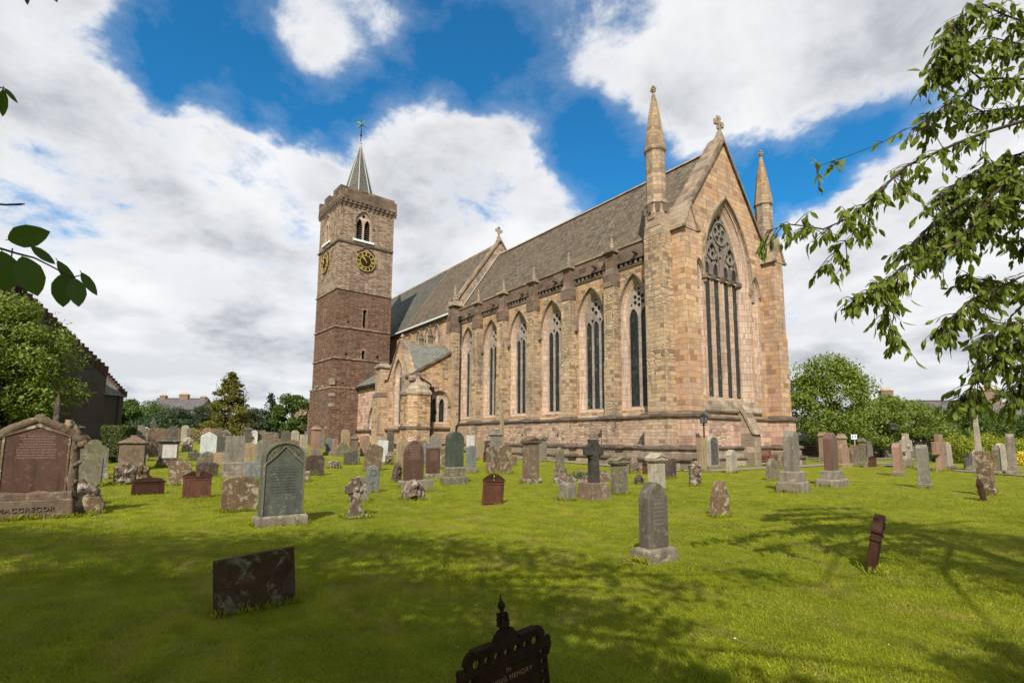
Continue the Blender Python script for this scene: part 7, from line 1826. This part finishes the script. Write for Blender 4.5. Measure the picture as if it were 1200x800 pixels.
    # the rest of the crown, outside the view: it shades the lawn
    cl = []
    def shade(px, py, r, h, den=1.0):
        d = ray(px, py); tt = -CAM.z/d.z; gp = CAM+d*tt; cl.append((gp+SUNV*(h/SUNV.z), r, den))
    for px, py, r, h, den in ((1120, 625, 1.2, 7.6, .5), (1200, 640, 1.3, 7.4, .6), (1040, 622, .8, 7.8, .35), (1120, 660, 1.0, 7.2, .45), (1270, 690, 1.4, 6.8, .8), (1195, 770, .45, 5.6, .8), (1300, 620, 1.6, 8, .9), (1000, 650, .6, 7.4, .2), (960, 690, .5, 7., .12)): shade(px, py, r, h, den)
    Ps, Ds, Ns, Ss = [], [], [], []
    for c, r, den in cl:
        c = c-B0; wood.tube([Vector((.05, .03, min(6.0, max(3., c.z-1.)))), Vector(c)*.55+Vector((0, 0, c.z*.45)), c], [.05, .03, .01], 5)
        P, D, N, S = blob_leaves(rng, tuple(c), (r, r, r*.6), int(1300*den*r*r), .125, .2); D[:, 2] -= .6; Ps.append(P); Ds.append(D); Ns.append(N); Ss.append(S)
    leaf_object('upper_foliage', 'cherry_leaf', np.concatenate(Ps), np.concatenate(Ds), np.concatenate(Ns), np.concatenate(Ss), t, 'leaf', .42)
    wood.build('trunk', 'twig_bark', t, smooth=True)
overhang_tree()

def left_tree():
    rng = np.random.default_rng(5); rr = random.Random(5)
    base = CAM-rgt*3.4+Vector((fwd.x, fwd.y, 0))*.2; base.z = 0; B0 = Vector(base)
    t = thing('overhanging_tree', 'tree at the left edge of which only a few close dark leaves show', 'tree', tuple(base)); wood = MB()
    wood.tube([(0, 0, -.1), (.05, .0, 1.5), (-.05, .1, 3.2), (.1, .1, 5.5), (.1, 0, 7.6)], [.3, .24, .2, .12, .05], 10)
    d1 = 1.42
    def q(x, y, dz=0.): return px_point(x, y, d1+dz)-B0
    wood.tube([Vector((.02, .05, 2.6)), q(-260, 200, .1), q(-90, 268), q(0, 291), q(20, 297), q(40, 302), q(62, 313), q(84, 325), q(97, 322)], [.03, .014, .006, .0034, .003, .0026, .0022, .0018, .0012], 6)
    wood.tube([Vector((.02, .05, 2.5)), q(-200, 180, .3), q(-40, 236, .2), q(6, 240, .2), q(24, 239.5, .2), q(29, 239, .2)], [.02, .01, .004, .0028, .0034, .0015], 6)
    wood.tube([Vector((.02, .05, 2.8)), q(-150, 20, .1), q(-30, 90, .1), q(4, 104, .1)], [.02, .008, .003, .0018], 6)
    wood.tube([Vector((.02, .05, 3.0)), q(-100, -60, .1), q(20, -22, .1), q(60, -8, .1)], [.02, .006, .003, .0018], 6)
    # the close leaves one by one: stalk point, tip point, width in picture pixels
    lv = [((9, 281), (56, 272), 25, 0), ((2, 294), (6, 342), 32, .02), ((26, 300), (44, 346), 27, 0), ((36, 288), (64, 309), 10, -.01), ((72, 321), (74, 360), 20, 0), ((67, 305), (89, 336), 11, .01), ((88, 326), (92, 358), 18, -.01), ((95, 319), (113, 345), 10, 0), ((4, 104), (3, 137), 9, .1), ((5, 103), (20, 120), 5, .1), ((-2, 102), (-14, 132), 10, .1), ((60, -10), (66, 1), 6, .1), ((30, -14), (32, 5), 6, .1)]
    m = None
    for (a, c, w, dz) in lv:
        A_, C_ = q(*a, dz), q(*c, dz+rr.uniform(-.02, .02)); d = C_-A_; L = d.length; d.normalize(); toc = (CAM-B0-A_).normalized(); sd = d.cross(toc).normalized(); nrm = sd.cross(d); hw = w/2*(d1+dz)/F_PX
        prof = [(0, 0), (.06, .30), (.16, .62), (.30, .90), (.45, 1.), (.60, .95), (.74, .78), (.86, .50), (.95, .2), (1, 0)]
        mb = m or MB(); m = mb; pts = []; base_i = 0
        for k, (u, f) in enumerate(prof):
            ser = 1+.05*(k % 2); cpt = A_+d*L*u-nrm*L*.10*u*u
            pts += [cpt, cpt+sd*hw*f*ser+nrm*hw*.18*f, cpt-sd*hw*f*ser+nrm*hw*.18*f]
        n = len(prof); fs = []
        for k in range(n-1):
            i, j = 3*k, 3*k+3; fs += [(i, i+1, j+1, j), (i, j, j+2, i+2)]
        mb.add(pts, fs); wood.tube([A_-d*.006, A_], .0011, 4)
    m.build('leaves', 'close_leaf', t, smooth=False)
    cl = []
    def shade(px, py, r, h, den=1.0):
        d = ray(px, py); tt = -CAM.z/d.z; gp = CAM+d*tt; cl.append((gp+SUNV*(h/SUNV.z), r*1.18, den))
    for px, py, r, h, den in SHADE_LEFT: shade(px, py, r, h, den)
    Ps, Ds, Ns, Ss = [], [], [], []
    for c, r, den in cl:
        c = c-B0; wood.tube([Vector((.05, .05, min(6.5, max(3., c.z-1.5)))), Vector(c)*.5+Vector((0, 0, c.z*.42)), c], [.06, .035, .01], 5)
        P, D, N, S = blob_leaves(rng, tuple(c), (r, r, r*.6), int(1150*den*r*r), .13, .2); Ps.append(P); Ds.append(D); Ns.append(N); Ss.append(S)
    leaf_object('crown', 'cherry_leaf', np.concatenate(Ps), np.concatenate(Ds), np.concatenate(Ns), np.concatenate(Ss), t, 'diamond', .55)
    wood.build('trunk', 'twig_bark', t, smooth=True)
SHADE_LEFT = [(-150, 640, 1.6, 8.2, 1), (-60, 640, 1.5, 8., .9), (30, 640, 1.2, 8., .75), (110, 642, 1.2, 7.8, .75), (200, 645, 1.1, 7.8, .75), (290, 642, 1.1, 7.8, .75), (380, 640, 1.1, 7.8, .75), (460, 640, 1.0, 7.8, .6), (540, 645, .9, 7.6, .5), (620, 655, .8, 7.4, .4), (700, 668, .7, 7., .4), (790, 690, .6, 6.6, .35), (880, 672, .5, 6.6, .3),
    (0, 690, 1.2, 6.8, 1), (90, 690, 1.1, 6.8, 1), (190, 690, 1.1, 6.8, 1), (300, 690, 1.1, 6.8, 1), (420, 690, 1.0, 6.6, 1), (520, 695, .9, 6.4, .8), (610, 705, .8, 6.2, .65), (700, 720, .7, 6.1, .5), (780, 735, .5, 6., .4),
    (20, 760, 1.0, 5.8, 1.1), (140, 760, .9, 5.8, 1.1), (260, 760, .9, 5.8, 1.1), (380, 765, .9, 5.8, 1.1), (490, 770, .8, 5.6, 1.1), (590, 775, .8, 5.4, 1.), (690, 780, .7, 5.2, .9), (790, 800, .6, 5.1, .7), (600, 870, .9, 4.8, 1.1), (450, 890, .9, 4.8, 1.1), (750, 890, .8, 4.8, 1), (900, 860, .7, 4.7, .7), (1040, 870, .7, 4.7, .7), (300, 890, .9, 5., 1), (150, 880, .9, 5., 1), (610, 1000, .8, 4.4, 1), (800, 1000, .8, 4.4, 1), (60, 790, 1.1, 7.5, .9), (250, 800, 1.1, 7.4, .9), (430, 800, 1.0, 7.2, .9), (560, 820, .8, 7., .8), (720, 840, .7, 7., .6), (-40, 730, 1.2, 8.2, .8), (1190, 800, .5, 6., .8), (960, 830, .4, 6., .5)]
left_tree()

# ================================================================ GRASS
def grass():
    rng = np.random.default_rng(99); Cs, Ss_ = [], []
    # blades thicken towards the camera, in the wedge the camera sees and a step to each side
    def sample(n, d0, d1, pw=1.0):
        dd = d0+(d1-d0)*rng.random(n)**pw; px = -120+1440*rng.random(n); f2 = np.array([fwd.x, fwd.y]); f2 /= np.linalg.norm(f2); r2 = np.array([rgt.x, rgt.y]); r2 /= np.linalg.norm(r2)
        lat = (px-600)/F_PX*dd; return np.stack([CAM.x+f2[0]*dd+r2[0]*lat, CAM.y+f2[1]*dd+r2[1]*lat], 1)
    A = sample(150000, 1.9, 6.5, 1.15); B = sample(110000, 6.0, 14., 1.1); C3 = sample(70000, 13., 30., 1.2)
    xy = np.concatenate([A, B, C3]); sz = np.concatenate([.024+.022*rng.random(len(A)), .030+.026*rng.random(len(B)), .045+.035*rng.random(len(C3))])
    asp = .16
    tx, ts = [], []
    for p_, w_, t_, yw_, _ in BASES+[(ground_at(300, 713)[0], .72, .12, rad(97), 0), (ground_at(35, 607)[0], 1.9, .6, rad(90), 0), (ground_at(417, 606)[0], .5, .4, rad(90), 0), (Vector((ground_at(1021, 668)[0])), .5, .1, rad(120), 0)]:
        dd = (Vector((p_.x, p_.y))-Vector((CAM.x, CAM.y))).length
        if dd > 40: continue
        m = int(420*(w_+t_)/max(1., dd/12)); u = rng.random(m)*2-1; v = rng.random(m)*2-1; e = rng.random(m) < w_/(w_+t_)
        lx = np.where(e, u*(w_/2+.03), np.sign(u)*(w_/2+.03*rng.random(m))); ly = np.where(e, np.sign(v)*(t_/2+.05*rng.random(m)), v*(t_/2+.03)); c_, s_ = math.cos(yw_), math.sin(yw_)
        tx.append(np.stack([p_.x+lx*c_-ly*s_, p_.y+lx*s_+ly*c_], 1)); ts.append((.05+.07*rng.random(m))*(1+.02*dd))
    xy = np.concatenate([xy]+tx); sz = np.concatenate([sz]+ts)
    inside = (xy[:, 0] < .8) & (xy[:, 1] > -1.6); xy = xy[~inside]; sz = sz[~inside]
    n = len(xy); pn = np.array([noise.noise(Vector((x*.8, y*.8, 2.))) for x, y in xy]); sz *= 1+.35*pn
    z = np.array([gz(x, y) for x, y in xy])+.004+.025*np.array([noise.noise(Vector((x*.21, y*.21, 0))) for x, y in xy])
    D = np.stack([rng.normal(size=n)*.55, rng.normal(size=n)*.55, .75+.4*rng.random(n)], 1); D /= np.linalg.norm(D, axis=1, keepdims=True)
    P = np.stack([xy[:, 0], xy[:, 1], z], 1)+D*sz[:, None]*.42
    N = rng.normal(size=(n, 3)); N[:, 2] *= .3
    o = leaf_object('grass', 'grass_blade', P, D, N, sz, None, 'diamond', asp); o['kind'] = 'stuff'
    # scattered daisies and clover heads
    m = 40; xy = np.concatenate([sample(m, 2.5, 12., 1.)]); P = np.stack([xy[:, 0], xy[:, 1], np.array([gz(x, y) for x, y in xy])+.05], 1)
    o = leaf_object('daisies', 'white_paint', P, rng.normal(size=(m, 3))*np.array([1, 1, .2]), np.tile([0, 0, 1.], (m, 1))+rng.normal(size=(m, 3))*.2, .012+.010*rng.random(m), None, 'diamond', .9); o['kind'] = 'stuff'
grass()

# ================================================================ string courses and capitals: each run of stone its own part
def split_parts():
    for o in [o for o in COL.objects if o.type == 'MESH' and o.name.split('.')[0] in ('string_course', 'capital', 'knop', 'lower_plinth', 'numerals', 'patch_stones')]:
        me = o.data; base = o.name.split('.')[0]
        if base in ('numerals', 'patch_stones'): continue
        par = list(range(len(me.vertices)))
        def find(i):
            while par[i] != i: par[i] = par[par[i]]; i = par[i]
            return i
        for e in me.edges:
            a, b_ = find(e.vertices[0]), find(e.vertices[1])
            if a != b_: par[a] = b_
        isl = {}
        for v in me.vertices: isl.setdefault(find(v.index), []).append(v.index)
        groups = []                                          # islands that touch belong to one piece
        for ids in isl.values():
            P = [me.vertices[i].co for i in ids]; lo = Vector((min(p.x for p in P), min(p.y for p in P), min(p.z for p in P))); hi = Vector((max(p.x for p in P), max(p.y for p in P), max(p.z for p in P)))
            hit = [g_ for g_ in groups if all(lo[k]-.03 <= g_[1][k] and g_[0][k] <= hi[k]+.03 for k in range(3))]
            ng = [lo, hi, list(ids)]
            for g_ in hit:
                groups.remove(g_); ng[0] = Vector(tuple(min(ng[0][k], g_[0][k]) for k in range(3))); ng[1] = Vector(tuple(max(ng[1][k], g_[1][k]) for k in range(3))); ng[2] += g_[2]
            groups.append(ng)
        if len(groups) < 2: continue
        for k, g_ in enumerate(groups):
            mp = {v: i for i, v in enumerate(g_[2])}; fs = [[mp[v] for v in p.vertices] for p in me.polygons if p.vertices[0] in mp]
            m2 = bpy.data.meshes.new(base); m2.from_pydata([tuple(me.vertices[v].co) for v in g_[2]], [], fs); m2.materials.append(me.materials[0]); m2.update()
            q = bpy.data.objects.new(base, m2); COL.objects.link(q); q.parent = o.parent; q.matrix_world = o.matrix_world.copy() if not o.parent else q.matrix_world
        bpy.data.objects.remove(o)
split_parts()
